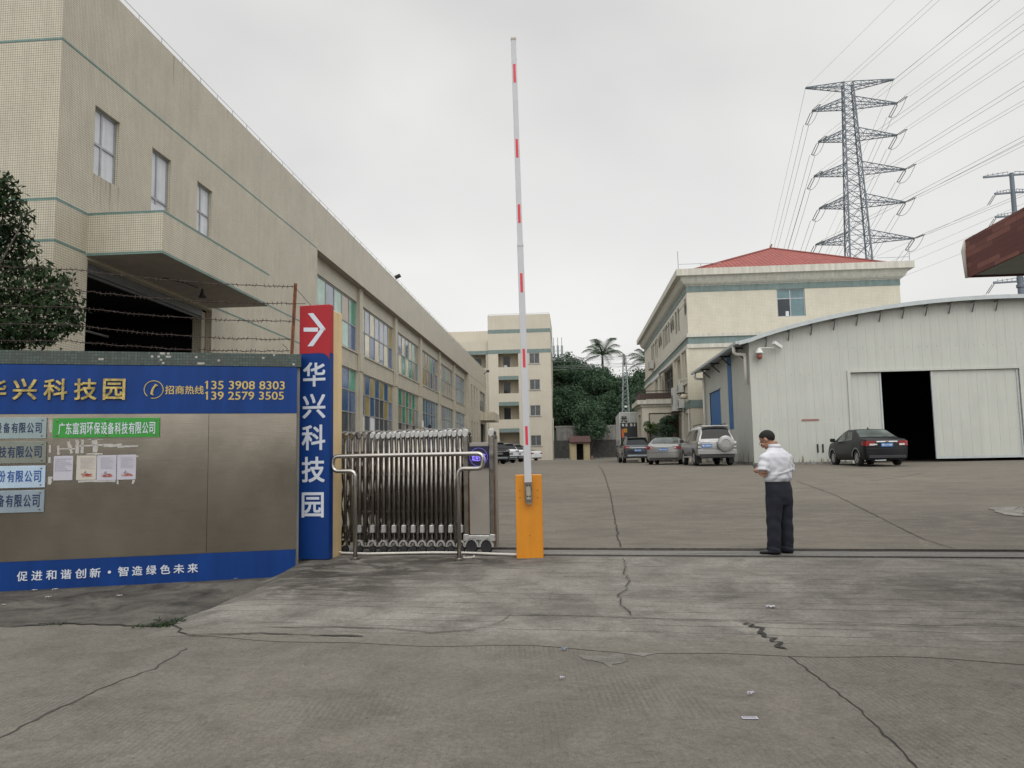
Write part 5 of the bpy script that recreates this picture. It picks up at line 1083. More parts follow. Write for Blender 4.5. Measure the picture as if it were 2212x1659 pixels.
A0 = onY(crop(890, 560, cB2), DA); A1 = onY((1109, 85), DA)
def armp(t, dx=0.0): 
    ax = Vector((A1[0] - A0[0], 0, A1[1] - A0[1])); n = Vector((ax.z, 0, -ax.x)).normalized(); return Vector((A0[0], DA, A0[1])) + ax * t + n * dx
def seg(t0, t1, w0, w1, d0, d1):
    b = MB(); a, c = armp(t0, -w0 / 2), armp(t0, w0 / 2); e_, g = armp(t1, w1 / 2), armp(t1, -w1 / 2); dv = Vector((0, 1, 0))
    v = [a + dv * d0, c + dv * d0, e_ + dv * d0, g + dv * d0, a + dv * d1, c + dv * d1, e_ + dv * d1, g + dv * d1]; b.mesh(v, [(0, 1, 2, 3), (7, 6, 5, 4), (0, 4, 5, 1), (1, 5, 6, 2), (2, 6, 7, 3), (3, 7, 4, 0)]); return b
def tof(y): p = onY((1125, y), DA); return (p[1] - A0[1]) / (A1[1] - A0[1])
tj = tof(530); tb_ = tof(1044)
b = seg(tb_, tj, .104, .088, -.02, .022); arm = b.build('lower_arm', ARMW, bar_); bevel(arm, .006)
b = seg(tj - .02, 1, .080, .076, -.015, .017); arm2 = b.build('upper_arm', ARMW, bar_); bevel(arm2, .006)
seg(tj - .002, tj + .003, .094, .094, -.026, .026).build('joint_collar', ARMW, bar_); seg(.998, 1.003, .082, .082, -.019, .021).build('end_cap', STEELD, bar_)
for y0, y1 in ((179, 139), (341, 301), (482, 442), (632, 591), (794, 754), (961, 921)):
    up_ = y0 < 530; d = -.0165 if up_ else -.0215; o = seg(tof(y0), tof(y1), .037, .037, d - .0012, d + .002); o.build('red_reflector', REDT, arm2 if up_ else arm)
b = seg(tof(1085), tof(1044) + .002, .105, .105, -.035, .03); b.build('clamp', STEELD, bar_)
b = seg(tof(1079), tof(1049), .06, .06, -.039, -.034); b.build('clamp_plate', mk('weathered_aluminium', (.33, .31, .25), .6, .3), bar_)
b = MB()
for x, y in ((863, 340), (903, 340), (870, 517), (910, 517)): p = onY(crop(x, y, cB2), DA); b.lathe((p[0], DA - .034, p[1]), (0, -1, 0), [(.011, 0), (.011, .009), (.004, .012)], 8)
b.build('bolt', BLACK, bar_)
b = MB(); p = onY(crop(893, 615, cB2), DB); b.lathe((p[0], DB - .002, p[1]), (0, -1, 0), [(.036, 0), (.036, .04), (.03, .05), (0, .05)], 20); b.box(p[0] - .024, p[0] + .024, DB - .045, DB - .003, p[1], p[1] + .05); b.build('pivot_hub', WHITE, bar_)
# white conduit from the cabinet to the pillar
P5g = lambda x, y: gpx(*crop(x, y, c5))
cp = [P5g(1860, 1248), P5g(1845, 1256), P5g(1420, 1240), P5g(1165, 1238), P5g(640, 1248), P5g(440, 1244)]
cp = [(p[0], p[1], p[2] + .02) for p in cp]; cp[0] = (cp[1][0] + .04, cp[1][1] - .005, cp[1][2] + .025)
e0 = cp[-1]; up_pts = [atY(*crop(402, 1215, c5), e0[1] + .02), atY(*crop(390, 1050, c5), e0[1] + .12), atY(*crop(380, 930, c5), e0[1] + .2)]
b = MB(); b.tube(cp + up_pts, .017, 8); o = b.build('conduit_pipe', PIPE, None, True); tag(o, 'white plastic conduit pipe running along the ground below the gate to the orange cabinet', 'pipe')
b = MB(); q = up_pts[-1]; b.tube([q, (q[0] - .01, q[1] + .02, q[2] + .12), (q[0] + .02, q[1], q[2] + .2), (q[0] - .02, q[1], q[2] + .3)], .012, 5); b.box(q[0] - .04, q[0] + .02, q[1], q[1] + .08, q[2] + .18, q[2] + .33); o = b.build('cable_joint', mk('taped_cable', (.05, .09, .09), .6), None); tag(o, 'taped cable joint on the pillar above the white conduit', 'cable')
b = MB(); pts = [gpx(*crop(x, y, c5)) for x, y in ((1420, 1275), (1418, 1286), (1480, 1284), (1505, 1278), (1500, 1268))]; b.tube([(p[0], p[1], p[2] + .03) for p in pts], .008, 6); o = b.build('wire_hook', PIPE, None); tag(o, 'bent white wire lying on the concrete in front of the guard rail', 'wire')
# ------------------------------------------------------------------ vehicles
def paint(name, col, rough=.28, metal=.4, coat=.6):
    m = mk(name, col, rough, metal, var=.05, scale=3, coat=coat, spec=.3); m.node_tree.nodes['Principled BSDF'].inputs['Coat Roughness'].default_value = .12; return m
P_BLACK = paint('black_car_paint', (.007, .007, .010), .38, .0, .0); P_SILV = paint('silver_car_paint', (.31, .31, .31)); P_SILVD = paint('grey_silver_paint', (.27, .27, .265)); P_DARK = paint('dark_grey_paint', (.035, .04, .05)); P_WHITE = paint('white_car_paint', (.66, .68, .70), .3, .0, .6)
CLAD = mk('black_cladding', (.022, .022, .024), .6, var=.1); CGLASS = glassy('tinted_car_glass', (.012, .014, .016), .06, .2, .22); CGL2 = glassy('pale_car_glass', (.09, .11, .105), .08, .6, .3); RLAMP = mk('red_tail_lamp', (.24, .012, .018), .2, coat=.5, var=.1); CLAMP = mk('clear_lamp', (.58, .54, .52), .2, coat=.5, var=.2); TRIM = mk('chrome_trim', (.72, .72, .72), .2, .7, var=.05); PLATEB = mk('blue_number_plate', (.03, .16, .46), .5, var=.05); RIM = mk('alloy_rim', (.45, .45, .45), .4, .6, var=.1); TYRE = mk('tyre_rubber', (.02, .02, .02), .85, var=.2)

def smoothstep_interp(x, kn, sm=.06):
    xs = np.array([k[0] for k in kn]); zs = np.array([k[1] for k in kn]); o = np.linspace(-sm, sm, 7); return float(np.mean([np.interp(x + q, xs, zs) for q in o]))
class Car:
    def __init__(s, name, label, pos, heading, spec, group=None, cat='car'):
        s.sp = spec; s.t = thing(name, label, cat, pos, heading, group)       # local: x forward from the rear bumper, y left, z up
        s.top, s.belt, s.wid, s.L, s.W = spec['top'], spec['belt'], spec['wid'], spec['L'], spec['W']; s.zb = spec.get('zb', .24); s.wr = spec['wr']; s.wx = spec['wx']; s.pm = spec['paint']
        s.body(); s.wheels()
    def zt(s, x): return smoothstep_interp(x, s.top, .07)
    def zbt(s, x): return smoothstep_interp(x, s.belt, .07)
    def hw(s, x): return smoothstep_interp(x, s.wid, .05) * s.W
    def pts(s, x):
        w_, zt, zl = s.hw(x), s.zt(x), s.zbt(x); zl = min(zl, zt - .015); g = zt - zl; k = min(1, g / .45); zb = s.zb
        ar = 0
        for xc in s.wx:
            dx = abs(x - xc)
            if dx < s.wr + .07: ar = max(ar, s.wr + math.sqrt((s.wr + .07) ** 2 - dx * dx) * .98)
        yr = w_ * (.965 - .215 * k)
        return [(0, zb + .02), (w_ * .88, max(zb, ar)), (w_ * .975, max(zb + .10, ar + .004)), (w_, max(zb + (zl - zb) * .5, ar + .01)), (w_ * .985, max(zl - .08, ar + .02)), (w_ * .955, zl), (yr, zl + g * .84), (yr * .86, zl + g * .965), (yr * .45, zt - .004 * k), (0, zt)]
    def surf(s, x, seg, f):
        p = s.pts(x); a, c = p[seg], p[seg + 1]; return a[0] + (c[0] - a[0]) * f, a[1] + (c[1] - a[1]) * f
    def body(s):
        n = int(s.L / .045); xs = [s.L * i / n for i in range(n + 1)]; b = MB(MATX[s.t.name]); v = []; k = 10
        for x in xs:
            p = s.pts(x); row = [(x, y, z) for y, z in p] + [(x, -y, z) for y, z in reversed(p[1:-1])]; v += row
        m = 2 * k - 2; f = []
        for i in range(n):
            for j in range(m): f.append((i * m + j, (i + 1) * m + j, (i + 1) * m + (j + 1) % m, i * m + (j + 1) % m))
        # rounded end caps
        def cap(base, x, rev):
            row = v[base:base + m]; zc = sum(p[2] for p in row) / m; i0 = len(v)
            for sc_, dx in ((.93, .018), (.80, .030)):
                for p in row: v.append((x + (dx if rev else -dx), p[1] * sc_, zc + (p[2] - zc) * sc_))
            q = [base, i0, i0 + m]
            for a, c in zip(q[:-1], q[1:]):
                for j in range(m): fc = (a + j, a + (j + 1) % m, c + (j + 1) % m, c + j); f.append(fc if not rev else tuple(reversed(fc)))
            fc = tuple(i0 + m + j for j in range(m)); f.append(fc if not rev else tuple(reversed(fc)))
        cap(0, 0, False); cap(n * m, s.L, True)
        b.mesh(v, f); s.bodyo = b.build('body', s.pm, s.t, True, auto=38)
        # glass
        sp = s.sp; off = .007
        def patch(quad, name, mat, both=True, nx=8, nf=5, segs=(5,)):
            for sgn in ((1, -1) if both else (1,)):
                b = MB(MATX[s.t.name]); (xb0, xb1), (xt0, xt1) = quad; v = []
                for i in range(nx + 1):
                    for j in range(nf + 1):
                        f_ = .07 + .84 * j / nf; t = i / nx; x = (xb0 + (xb1 - xb0) * t) * (1 - j / nf) + (xt0 + (xt1 - xt0) * t) * (j / nf); y, z = s.surf(x, 5, f_); v.append((x, sgn * (y + off), z + .002))
                b.mesh(v, [(i * (nf + 1) + j, (i + 1) * (nf + 1) + j, (i + 1) * (nf + 1) + j + 1, i * (nf + 1) + j + 1) for i in range(nx) for j in range(nf)]); b.build(name, mat, s.t, True)
        for q in sp['side']: patch(q, 'side_window', sp.get('gl', CGLASS))
        for key, nm in (('rear', 'rear_window'), ('front', 'windscreen')):
            x0, x1 = sp[key]; b = MB(MATX[s.t.name]); v = []; nx, ny = 10, 10; sg = -1 if key == 'rear' else 1; mg = sp.get('rm', .9)
            for i in range(nx + 1):
                x = x0 + (x1 - x0) * i / nx; p = s.pts(x); ym = p[6][0] * mg
                for j in range(ny + 1):
                    y = -ym + 2 * ym * j / ny; ay = abs(y); P_ = [p[9], p[8], p[7], p[6]]; z = float(np.interp(ay, [q[0] for q in P_], [q[1] for q in P_])); v.append((x + sg * .010, y, z + .010))
            b.mesh(v, [(i * (ny + 1) + j, (i + 1) * (ny + 1) + j, (i + 1) * (ny + 1) + j + 1, i * (ny + 1) + j + 1) for i in range(nx) for j in range(ny)]); b.build(nm, sp.get('rgl', sp.get('gl', CGLASS)), s.t, True)
        # mirrors
        xm, zm = sp['mir']
        for sgn in (1, -1):
            b = MB(MATX[s.t.name]); y = s.hw(xm); b.cbox(xm - .09, xm + .10, sgn * (y + .04), sgn * (y + .22), zm, zm + .15, .03); b.box(xm, xm + .05, sgn * (y - .1), sgn * (y + .05), zm + .02, zm + .06); b.build('mirror', sp.get('mirm', s.pm), s.t)
    def wheels(s):
        for xc in s.wx:
            for sgn in (1, -1):
                y = s.hw(xc) - .02; c = (xc, sgn * (y - .21), s.wr); r = s.wr
                b = MB(MATX[s.t.name]); b.lathe(c, (0, sgn, 0), [(r * .62, 0), (r * .9, .0), (r, .03), (r, .18), (r * .93, .205), (r * .70, .21), (r * .64, .19), (r * .62, .12)], 26); ty = b.build('wheel', TYRE, s.t, True, auto=50)
                b = MB(MATX[s.t.name]); b.lathe((c[0], sgn * (y - .06), c[2]), (0, sgn, 0), [(r * .64, 0), (r * .64, .045), (r * .58, .05), (r * .56, .02), (r * .12, .02), (r * .12, .045), (0, .05)], 22)
                for k in range(9):
                    a = 2 * math.pi * k / 9; p0 = Vector((c[0] + r * .1 * math.cos(a), sgn * (y - .022), c[2] + r * .1 * math.sin(a))); p1 = Vector((c[0] + r * .58 * math.cos(a), sgn * (y - .022), c[2] + r * .58 * math.sin(a))); b.bar(p0, p1, .028, .02)
                b.build('rim', s.sp.get('rim', RIM), ty)
    # rear details in rear-view coordinates: y to the left of the car, placed just outside the bumper plane
    def rbox(s, name, y0, y1, z0, z1, mat, x=-.034, d=.012, bev=.0):
        b = MB(MATX[s.t.name]); b.cbox(x - d, x + .05, y0, y1, z0, z1, min(.015, (z1 - z0) * .2, abs(y1 - y0) * .2)); return b.build(name, mat, s.t)
    def lamp(s, y0, y1, z0, z1, wrap, mat, inner=None, x=-.034, slope=0.0):
        for sgn in (1, -1):
            b = MB(MATX[s.t.name]); v = []; ys = [y0 + (y1 - y0) * i / 4 for i in range(5)]
            for y in ys: k = (y - y0) / (y1 - y0); v += [(x - .006 + .03 * max(0, k - .7), sgn * y, z0 + slope * (1 - k)), (x - .006 + .03 * max(0, k - .7), sgn * y, z1 - slope * .3 * (1 - k))]
            for i in range(1, 6): xx = .02 + wrap * i / 5; w_ = s.hw(max(xx, 0)) + .008; k = i / 5; v += [(xx, sgn * w_, z0 + (z1 - z0) * .35 * k), (xx, sgn * w_, z1 - (z1 - z0) * .15 * k)]
            n = len(v) // 2; fs = [(2 * i, 2 * i + 2, 2 * i + 3, 2 * i + 1) for i in range(n - 1)]; b.mesh(v, fs); o = b.build('tail_light', mat, s.t)
            if inner:
                b = MB(MATX[s.t.name]); a, c, p, q = inner; b.box(x - .014, x - .007, sgn * a, sgn * c, p, q); b.build('lamp_lens', CLAMP, o)
    def plate(s, txt, z, y=0.0, wd=.44, h=.14, x=-.05):
        b = MB(MATX[s.t.name]); b.box(x - .008, x + .03, y - wd / 2, y + wd / 2, z - h / 2, z + h / 2); o = b.build('number_plate', PLATEB, s.t); b = MB(MATX[s.t.name])
        text(b, txt, -wd / 2 + .025, wd / 2 - .025, -h / 2 + .028, h / 2 - .028, 0, .02, map_=lambda a, d, c: (x - .010 + d, y - a, z + c)); b.build('plate_lettering', WHITE, o)

HALFPI = math.pi / 2
def place(px, py, dist=None):
    return gpx(px, py)
# --- black sedan by the shed door
SED = dict(L=4.40, W=.855, zb=.22, wr=.305, wx=(.86, 3.46), paint=P_BLACK, top=[(0, .98), (.06, 1.03), (.55, 1.07), (.70, 1.09), (1.42, 1.44), (1.75, 1.475), (2.3, 1.475), (2.62, 1.42), (3.30, 1.02), (3.9, .93), (4.25, .80), (4.40, .62)], belt=[(0, .93), (.5, .98), (1.2, 1.0), (3.2, .93), (3.9, .86), (4.40, .58)], wid=[(0, .90), (.12, .965), (.5, .99), (1.2, 1.0), (3.3, 1.0), (3.9, .97), (4.2, .90), (4.40, .72)],
           side=[((1.28, 2.02), (1.55, 2.02)), ((2.10, 3.02), (2.10, 2.60))], rear=(.76, 1.38), front=(2.68, 3.22), mir=(2.95, .98), gl=CGL2)
# (cars are built at their place, so the root already carries the right height)
def newcar(name, label, x, y, heading, spec, **k):
    sp = spec; zs = [H(x + math.cos(heading) * q, y + math.sin(heading) * q) for q in sp['wx']]; return Car(name, label, (x, y, sum(zs) / 2), heading, spec, **k)
c = newcar('black_sedan', 'black sedan parked in front of the white shed door', 14.35, 29.9, HALFPI + R(-3.0), SED)
c.lamp(.44, .78, .76, .96, .24, RLAMP, (.46, .66, .78, .85), slope=.04); c.rbox('chrome_strip', -.40, .40, .90, .945, TRIM, d=.03); c.plate('粤S·U740P', .80); c.rbox('lower_bumper', -.70, .70, .30, .40, CLAD); c.rbox('sticker', .36, .52, .80, .84, BOARD); c.rbox('bumper_crease', -.80, .80, .655, .668, CLAD, d=.004)
b = MB(MATX[c.t.name]); b.lathe((-.075, 0, .925), (-1, 0, 0), [(.05, 0), (.05, .008), (.03, .012), (0, .012)], 14); b.build('badge', STEELD, c.t)
b = MB(MATX[c.t.name]); b.mesh([(1.62, -.015, 1.48), (1.62, .015, 1.48), (1.82, 0, 1.475), (1.66, 0, 1.56)], [(0, 1, 3), (1, 2, 3), (2, 0, 3)]); b.build('roof_fin', CLAD, c.t)
for xc in c.wx:
    for sg in (1, -1):
        b = MB(MATX[c.t.name]); v = []; aa = [R(8) + R(164) * i / 14 for i in range(15)]
        for a in aa: xx = xc + .375 * math.cos(a); v += [(xx, sg * (c.hw(xx) + .004), c.wr + .365 * math.sin(a)), (xc + .425 * math.cos(a), sg * (c.hw(xx) + .006), c.wr + .412 * math.sin(a))]
        b.mesh(v, [(2 * i, 2 * i + 1, 2 * i + 3, 2 * i + 2) for i in range(14)]); b.build('arch_trim', GALV, c.t)
# --- silver off-roader with the spare wheel
SUV = dict(L=4.55, W=.90, zb=.42, wr=.37, wx=(.95, 3.60), paint=P_SILV, top=[(0, 1.08), (.05, 1.14), (.28, 1.70), (.45, 1.80), (1.2, 1.83), (2.5, 1.81), (2.9, 1.74), (3.5, 1.17), (4.3, 1.05), (4.55, .90)], belt=[(0, 1.04), (.3, 1.10), (3.4, 1.08), (4.3, 1.0), (4.55, .8)], wid=[(0, .94), (.1, .985), (.6, 1), (3.9, 1), (4.3, .95), (4.55, .82)],
           side=[((.42, 1.15), (.50, 1.15)), ((1.24, 2.02), (1.24, 2.02)), ((2.12, 3.22), (2.12, 2.80))], rear=(.075, .30), front=(2.95, 3.42), mir=(3.05, 1.10), mirm=CLAD)
c = newcar('silver_off_roader', 'silver off-road car with a spare wheel on its back door beside the shed', 9.22, 35.2, HALFPI + R(-2.0), SUV)
b = MB(MATX[c.t.name]); b.lathe((-.06, -.36, .98), (-1, 0, 0), [(.30, -.02), (.355, .02), (.37, .10), (.355, .16), (.31, .185), (.20, .19), (.185, .17), (.0, .17)], 30); c.spare = b.build('spare_wheel_cover', P_SILV, c.t, True, auto=40)
for y, z in ((-.42, .80), (-.38, .77), (-.34, .74)):
    b = MB(MATX[c.t.name]); b.bar((-.246, y - .14, z - .03), (-.246, y + .16, z + .05), .012, .006); b.build('rib', P_SILVD, c.spare)
for sg in (1, -1):
    b = MB(MATX[c.t.name]); b.cbox(-.055, .10, sg * .72, sg * .875, .78, 1.10, .02); o = b.build('tail_light', ALUD, c.t); b = MB(MATX[c.t.name]); b.box(-.060, -.054, sg * .74, sg * .86, .98, 1.08); b.box(-.060, -.054, sg * .74, sg * .86, .82, .87); b.build('lamp_lens', CLAMP, o)
    b = MB(MATX[c.t.name]); b.box(.42, .46, sg * .62, sg * .86, .10, .42); b.build('mud_flap', BLACK, c.t)
    b = MB(MATX[c.t.name]); b.tube([(.5, sg * .55, 1.83), (.55, sg * .55, 1.90), (2.3, sg * .55, 1.90), (2.4, sg * .55, 1.83)], .022, 6); b.build('roof_rail', CLAD, c.t)
    b = MB(MATX[c.t.name]); b.tube([(1.4, sg * .92, .40), (3.1, sg * .92, .40)], .035, 6); b.build('side_step', RIM, c.t)
c.rbox('rear_bumper', -.88, .88, .52, .72, P_SILV, d=.05); c.rbox('bumper_underside', -.78, .78, .36, .515, CLAD, d=.03); c.rbox('door_handle', .30, .62, 1.06, 1.11, TRIM, d=.02); c.plate('粤S·203NT', .90, .46, .46, .15, -.045); c.rbox('bumper_step', -.72, .62, .725, .745, CLAD, d=.03)
b = MB(MATX[c.t.name]); b.cbox(.18, .42, -.62, .62, 1.785, 1.825, .02); b.build('roof_spoiler', P_SILV, c.t)
b = MB(MATX[c.t.name]); b.tube([(.2, .2, 0.38), (.5, .2, .4)], .05, 8); b.tube([(.7, -.7, .38), (.7, .7, .38)], .06, 6); b.build('axle', BLACK, c.t)
# --- silver saloon
ES = dict(L=4.90, W=.91, zb=.22, wr=.33, wx=(1.05, 3.87), paint=P_SILVD, top=[(0, 1.0), (.06, 1.06), (.62, 1.10), (.80, 1.12), (1.65, 1.42), (2.1, 1.45), (2.7, 1.44), (3.0, 1.38), (3.75, 1.02), (4.5, .86), (4.8, .74), (4.9, .6)], belt=[(0, .94), (.7, .99), (1.5, 1.0), (3.6, .93), (4.4, .84), (4.9, .55)], wid=[(0, .88), (.12, .95), (.5, .99), (1.3, 1.0), (3.8, 1.0), (4.4, .95), (4.9, .70)],
          side=[((1.45, 2.25), (1.75, 2.25)), ((2.33, 3.5), (2.33, 3.0))], rear=(.86, 1.60), front=(3.05, 3.66), mir=(3.35, .98), gl=CGLASS, rgl=CGL2)
c = newcar('silver_saloon', 'silver saloon car with a blue plate parked beside the off-roader', 7.75, 40.2, HALFPI + R(-17), ES)
c.lamp(.50, .82, .78, .93, .30, RLAMP, (.52, .66, .84, .89), slope=.05); c.rbox('chrome_strip', -.50, .50, .905, .93, TRIM, d=.02); c.plate('粤S·72Z92', .77); c.rbox('lower_bumper', -.72, .72, .26, .36, CLAD); c.rbox('bumper_crease', -.80, .80, .62, .632, CLAD, d=.004)
# --- dark grey suv
HV = dict(L=4.6, W=.92, zb=.30, wr=.36, wx=(.92, 3.60), paint=P_DARK, top=[(0, 1.05), (.05, 1.12), (.38, 1.52), (.55, 1.64), (1.2, 1.69), (2.3, 1.67), (2.7, 1.58), (3.4, 1.12), (4.2, 1.0), (4.6, .75)], belt=[(0, 1.0), (.4, 1.08), (3.3, 1.02), (4.2, .95), (4.6, .7)], wid=[(0, .93), (.1, .975), (.6, 1), (3.9, 1), (4.3, .94), (4.6, .75)],
          side=[((.62, 1.2), (.75, 1.2)), ((1.28, 2.1), (1.28, 2.1)), ((2.18, 3.2), (2.18, 2.7))], rear=(.10, .47), front=(2.75, 3.3), mir=(3.0, 1.05))
def suv_rear(c, plate=None, chrome=True, lm=None):
    c.lamp(.50, .86, .93, 1.08, .30, lm or RLAMP, (.54, .74, .98, 1.01), slope=.03); c.rbox('bumper_cladding', -.84, .84, .34, .60, CLAD, d=.02); c.rbox('skid_plate', -.66, .66, .42, .52, GALV, d=.035)
    if chrome: c.rbox('chrome_strip', -.52, .52, .955, .985, TRIM, d=.016)
    if plate: c.plate(plate, .80)
    b = MB(MATX[c.t.name]); b.cbox(.34, .58, -.60, .60, 1.60, 1.645, .02); b.build('roof_spoiler', CLAD, c.t)
    for sg in (1, -1): b = MB(MATX[c.t.name]); b.tube([(.9, sg * .62, 1.67), (1.0, sg * .62, 1.72), (2.3, sg * .62, 1.71), (2.4, sg * .62, 1.66)], .02, 6); b.build('roof_rail', RIM, c.t)
    b = MB(MATX[c.t.name]); b.bar((.12, -.1, 1.20), (.17, .26, 1.26), .02, .015); b.build('rear_wiper', BLACK, c.t)
c = newcar('dark_suv', 'dark grey off-road car with red tail lights in front of the box truck', 8.05, 50.3, HALFPI + R(-2), HV); suv_rear(c, '粤S·Y2P28')
# --- cars parked along the hall, seen behind the gate head
def row(label, x, y, h, spec, pm, plate=None, saloon=False):
    sp = dict(spec); sp['paint'] = pm; c = newcar('parked_car', label, x, y, HALFPI + R(h), sp, group='cars parked along the factory hall')
    if saloon: c.lamp(.48, .80, .78, .93, .34, RLAMP, slope=.04); c.rbox('lower_bumper', -.72, .72, .26, .36, CLAD)
    else: suv_rear(c, None, lm=ALUD); c.rbox('plate_recess', -.26, .26, .72, .86, ALUD, d=.018)
    return c
row('black off-road car parked nearest behind the gate cabinet', -1.02, 58.6, 30, HV, P_BLACK)
row('white off-road car parked right behind the black one along the hall', -.25, 66.5, 32, HV, P_WHITE)
row('white off-road car standing second in the row of white ones by the hall', .50, 74.5, 32, HV, P_WHITE)
row('white off-road car at the back of the row, mostly hidden by the others', .90, 82.0, 32, HV, P_WHITE)
row('silver white saloon parked at the foot of the office block', 2.75, 91.0, 40, ES, P_WHITE, saloon=True)
# --- box truck
tx, ty = 9.62, 61.0; tz = H(tx, ty); tk = thing('box_truck', 'white and grey box truck with a black tail lift parked behind the dark off-road car', 'truck', (tx, ty, tz), HALFPI + R(-5)); MT = MATX[tk.name]
TW = mk('truck_panel', (.50, .51, .50), .5, .1, var=.06, streak=.2); TG = mk('truck_grey_panel', (.27, .28, .28), .55, .1, var=.08)
hw_ = 1.2
b = MB(MT); b.cbox(.0, 6.6, -hw_, hw_, 1.75, 3.88, .03); box_ = b.build('box_body', TW, tk); b = MB(MT); b.box(.02, 6.58, -hw_ - .012, -hw_ + .02, 1.10, 1.745); b.box(.02, 6.58, hw_ - .02, hw_ + .012, 1.10, 1.745); b.box(.02, 6.5, -hw_ + .03, hw_ - .03, 1.0, 1.745); b.build('lower_panel', TG, tk)
b = MB(MT)
for y in (-hw_, hw_ - .06): b.box(-.03, -.003, y, y + .06, 1.1, 3.88)
b.box(-.03, -.003, -hw_ + .06, hw_ - .06, 3.82, 3.88)
for y in (-.42, 0, .42): b.box(-.022, -.003, y - .012, y + .012, 2.9, 3.82)
b.build('door_frame', WHITE, tk)
b = MB(MT); b.box(-.10, -.034, -hw_ + .04, hw_ - .04, 1.35, 3.04); lift = b.build('tail_lift', mk('tail_lift_black', (.03, .032, .035), .6, var=.2), tk)
b = MB(MT); text(b, '光', 0, .46, 0, .46, 0, .05, map_=lambda a, d, c: (-.036 + d, hw_ - .12 - a, 3.12 + c)); b.build('door_lettering', mk('black_lettering', (.02, .025, .02), .6), tk)
for ch, y in zip('粤SB17', (1.03, .75, .37, .09, -.26)): b = MB(MT); text(b, ch, 0, .15 if ch != '1' else .08, 0, .20, 0, .05, map_=lambda a, d, c, y=y: (-.104 + d, y - a, 2.76 + c)); b.build('character', WHITE, lift)

b = MB(MT); b.box(-.108, -.101, .90, 1.07, 1.85, 2.55); b.build('warning_strip', mk('orange_red_strip', (.55, .13, .04), .6), lift); b = MB(MT); b.box(-.108, -.101, .64, .89, 2.28, 2.58); b.build('warning_sign', mk('orange_sign', (.55, .28, .03), .6), lift)
b = MB(MT); b.bar((-.109, .76, 2.36), (-.109, .76, 2.50), .02, .004); b.bar((-.109, .71, 2.35), (-.109, .82, 2.35), .02, .004); b.build('sign_mark', BLACK, lift)
b = MB(MT); b.box(-.06, .02, -1.1, 1.1, .98, 1.16); b.build('tail_light', RLAMP, tk); b = MB(MT); b.box(-.05, .05, -1.15, 1.15, .55, .8); b.build('rear_bumper', WHITE, tk)
b = MB(MT); b.box(.2, 8.2, -.45, .45, .7, 1.0); b.build('chassis', BLACK, tk)
for x in (1.5, 7.2):
    for sg in (1, -1):
        b = MB(MT); b.lathe((x, sg * .82, .48), (0, sg, 0), [(.28, 0), (.46, 0), (.48, .04), (.48, .26), (.44, .30), (.28, .28), (.25, .15), (.08, .15), (0, .2)], 22); b.build('wheel', TYRE, tk)
b = MB(MT); b.cbox(6.75, 8.5, -1.05, 1.05, .7, 2.75, .12); b.build('cab', TW, tk)
for x in (2.6, 3.6, 4.6): b = MB(MT); b.bar((x, 1.2, .55), (x, 1.2, 1.0), .05); b.bar((2.4, 1.2, .55), (4.8, 1.2, .55), .06); b.build('side_guard', WHITE, tk)

# ------------------------------------------------------------------ the man with the phone
mx_, my_ = 3.72, 11.02; mz = -.004
man = thing('person', 'man in a white short sleeved shirt and dark trousers looking down at a phone', 'person', (mx_, my_, mz), R(28)); MM = MATX[man.name]
# local axes: +y = the way he faces (away and to the left), +x = his right
def ell(mb, rings, n=20, cap=True):
    base = len(mb.v)
    for (cx_, cy_, cz_, rx_, ry_, tx_) in rings:
        for j in range(n):
            a = 2 * math.pi * j / n; ca, sa = math.cos(a), math.sin(a); e_ = .85
            mb.v.append((cx_ + rx_ * math.copysign(abs(ca) ** e_, ca), cy_ + ry_ * math.copysign(abs(sa) ** e_, sa), cz_ + tx_ * ca))
    for i in range(len(rings) - 1):
        for j in range(n): mb.f.append((base + i * n + j, base + i * n + (j + 1) % n, base + (i + 1) * n + (j + 1) % n, base + (i + 1) * n + j)); mb.m.append(0)
    if cap: mb.f.append(tuple(base + j for j in reversed(range(n)))); mb.m.append(0); k = base + (len(rings) - 1) * n; mb.f.append(tuple(k + j for j in range(n))); mb.m.append(0)
def blob(mb, c, r, n=14, m_=9, rot=None):
    base = len(mb.v); c = Vector(c)
    for i in range(m_ + 1):
        ph = math.pi * i / m_
        for j in range(n):
            a = 2 * math.pi * j / n; p = Vector((r[0] * math.sin(ph) * math.cos(a), r[1] * math.sin(ph) * math.sin(a), r[2] * math.cos(ph)))
            if rot: p = rot @ p
            mb.v.append(tuple(c + p))
    for i in range(m_):
        for j in range(n): mb.f.append((base + i * n + j, base + (i + 1) * n + j, base + (i + 1) * n + (j + 1) % n, base + i * n + (j + 1) % n)); mb.m.append(0)
def remesh(o, vox, sm=4, fac=.5):
    a = o.modifiers.new('r', 'REMESH'); a.mode = 'VOXEL'; a.voxel_size = vox; s_ = o.modifiers.new('s', 'SMOOTH'); s_.iterations = sm; s_.factor = fac; evalmesh(o); o.data.polygons.foreach_set('use_smooth', [True] * len(o.data.polygons)); return o
SKIN = mk('skin', (.36, .19, .125), .55, var=.08, scale=15); SHIRT = mk('white_shirt_cloth', (.60, .61, .66), .85, var=.03, scale=20); TROUS = mk('navy_trouser_cloth', (.012, .014, .024), .9, var=.2, scale=12); HAIRM = mk('black_hair', (.006, .0055, .005), .8, var=.3, scale=60, bump=.4, bscale=200); SHOE = mk('black_leather', (.014, .013, .013), .4, var=.2)
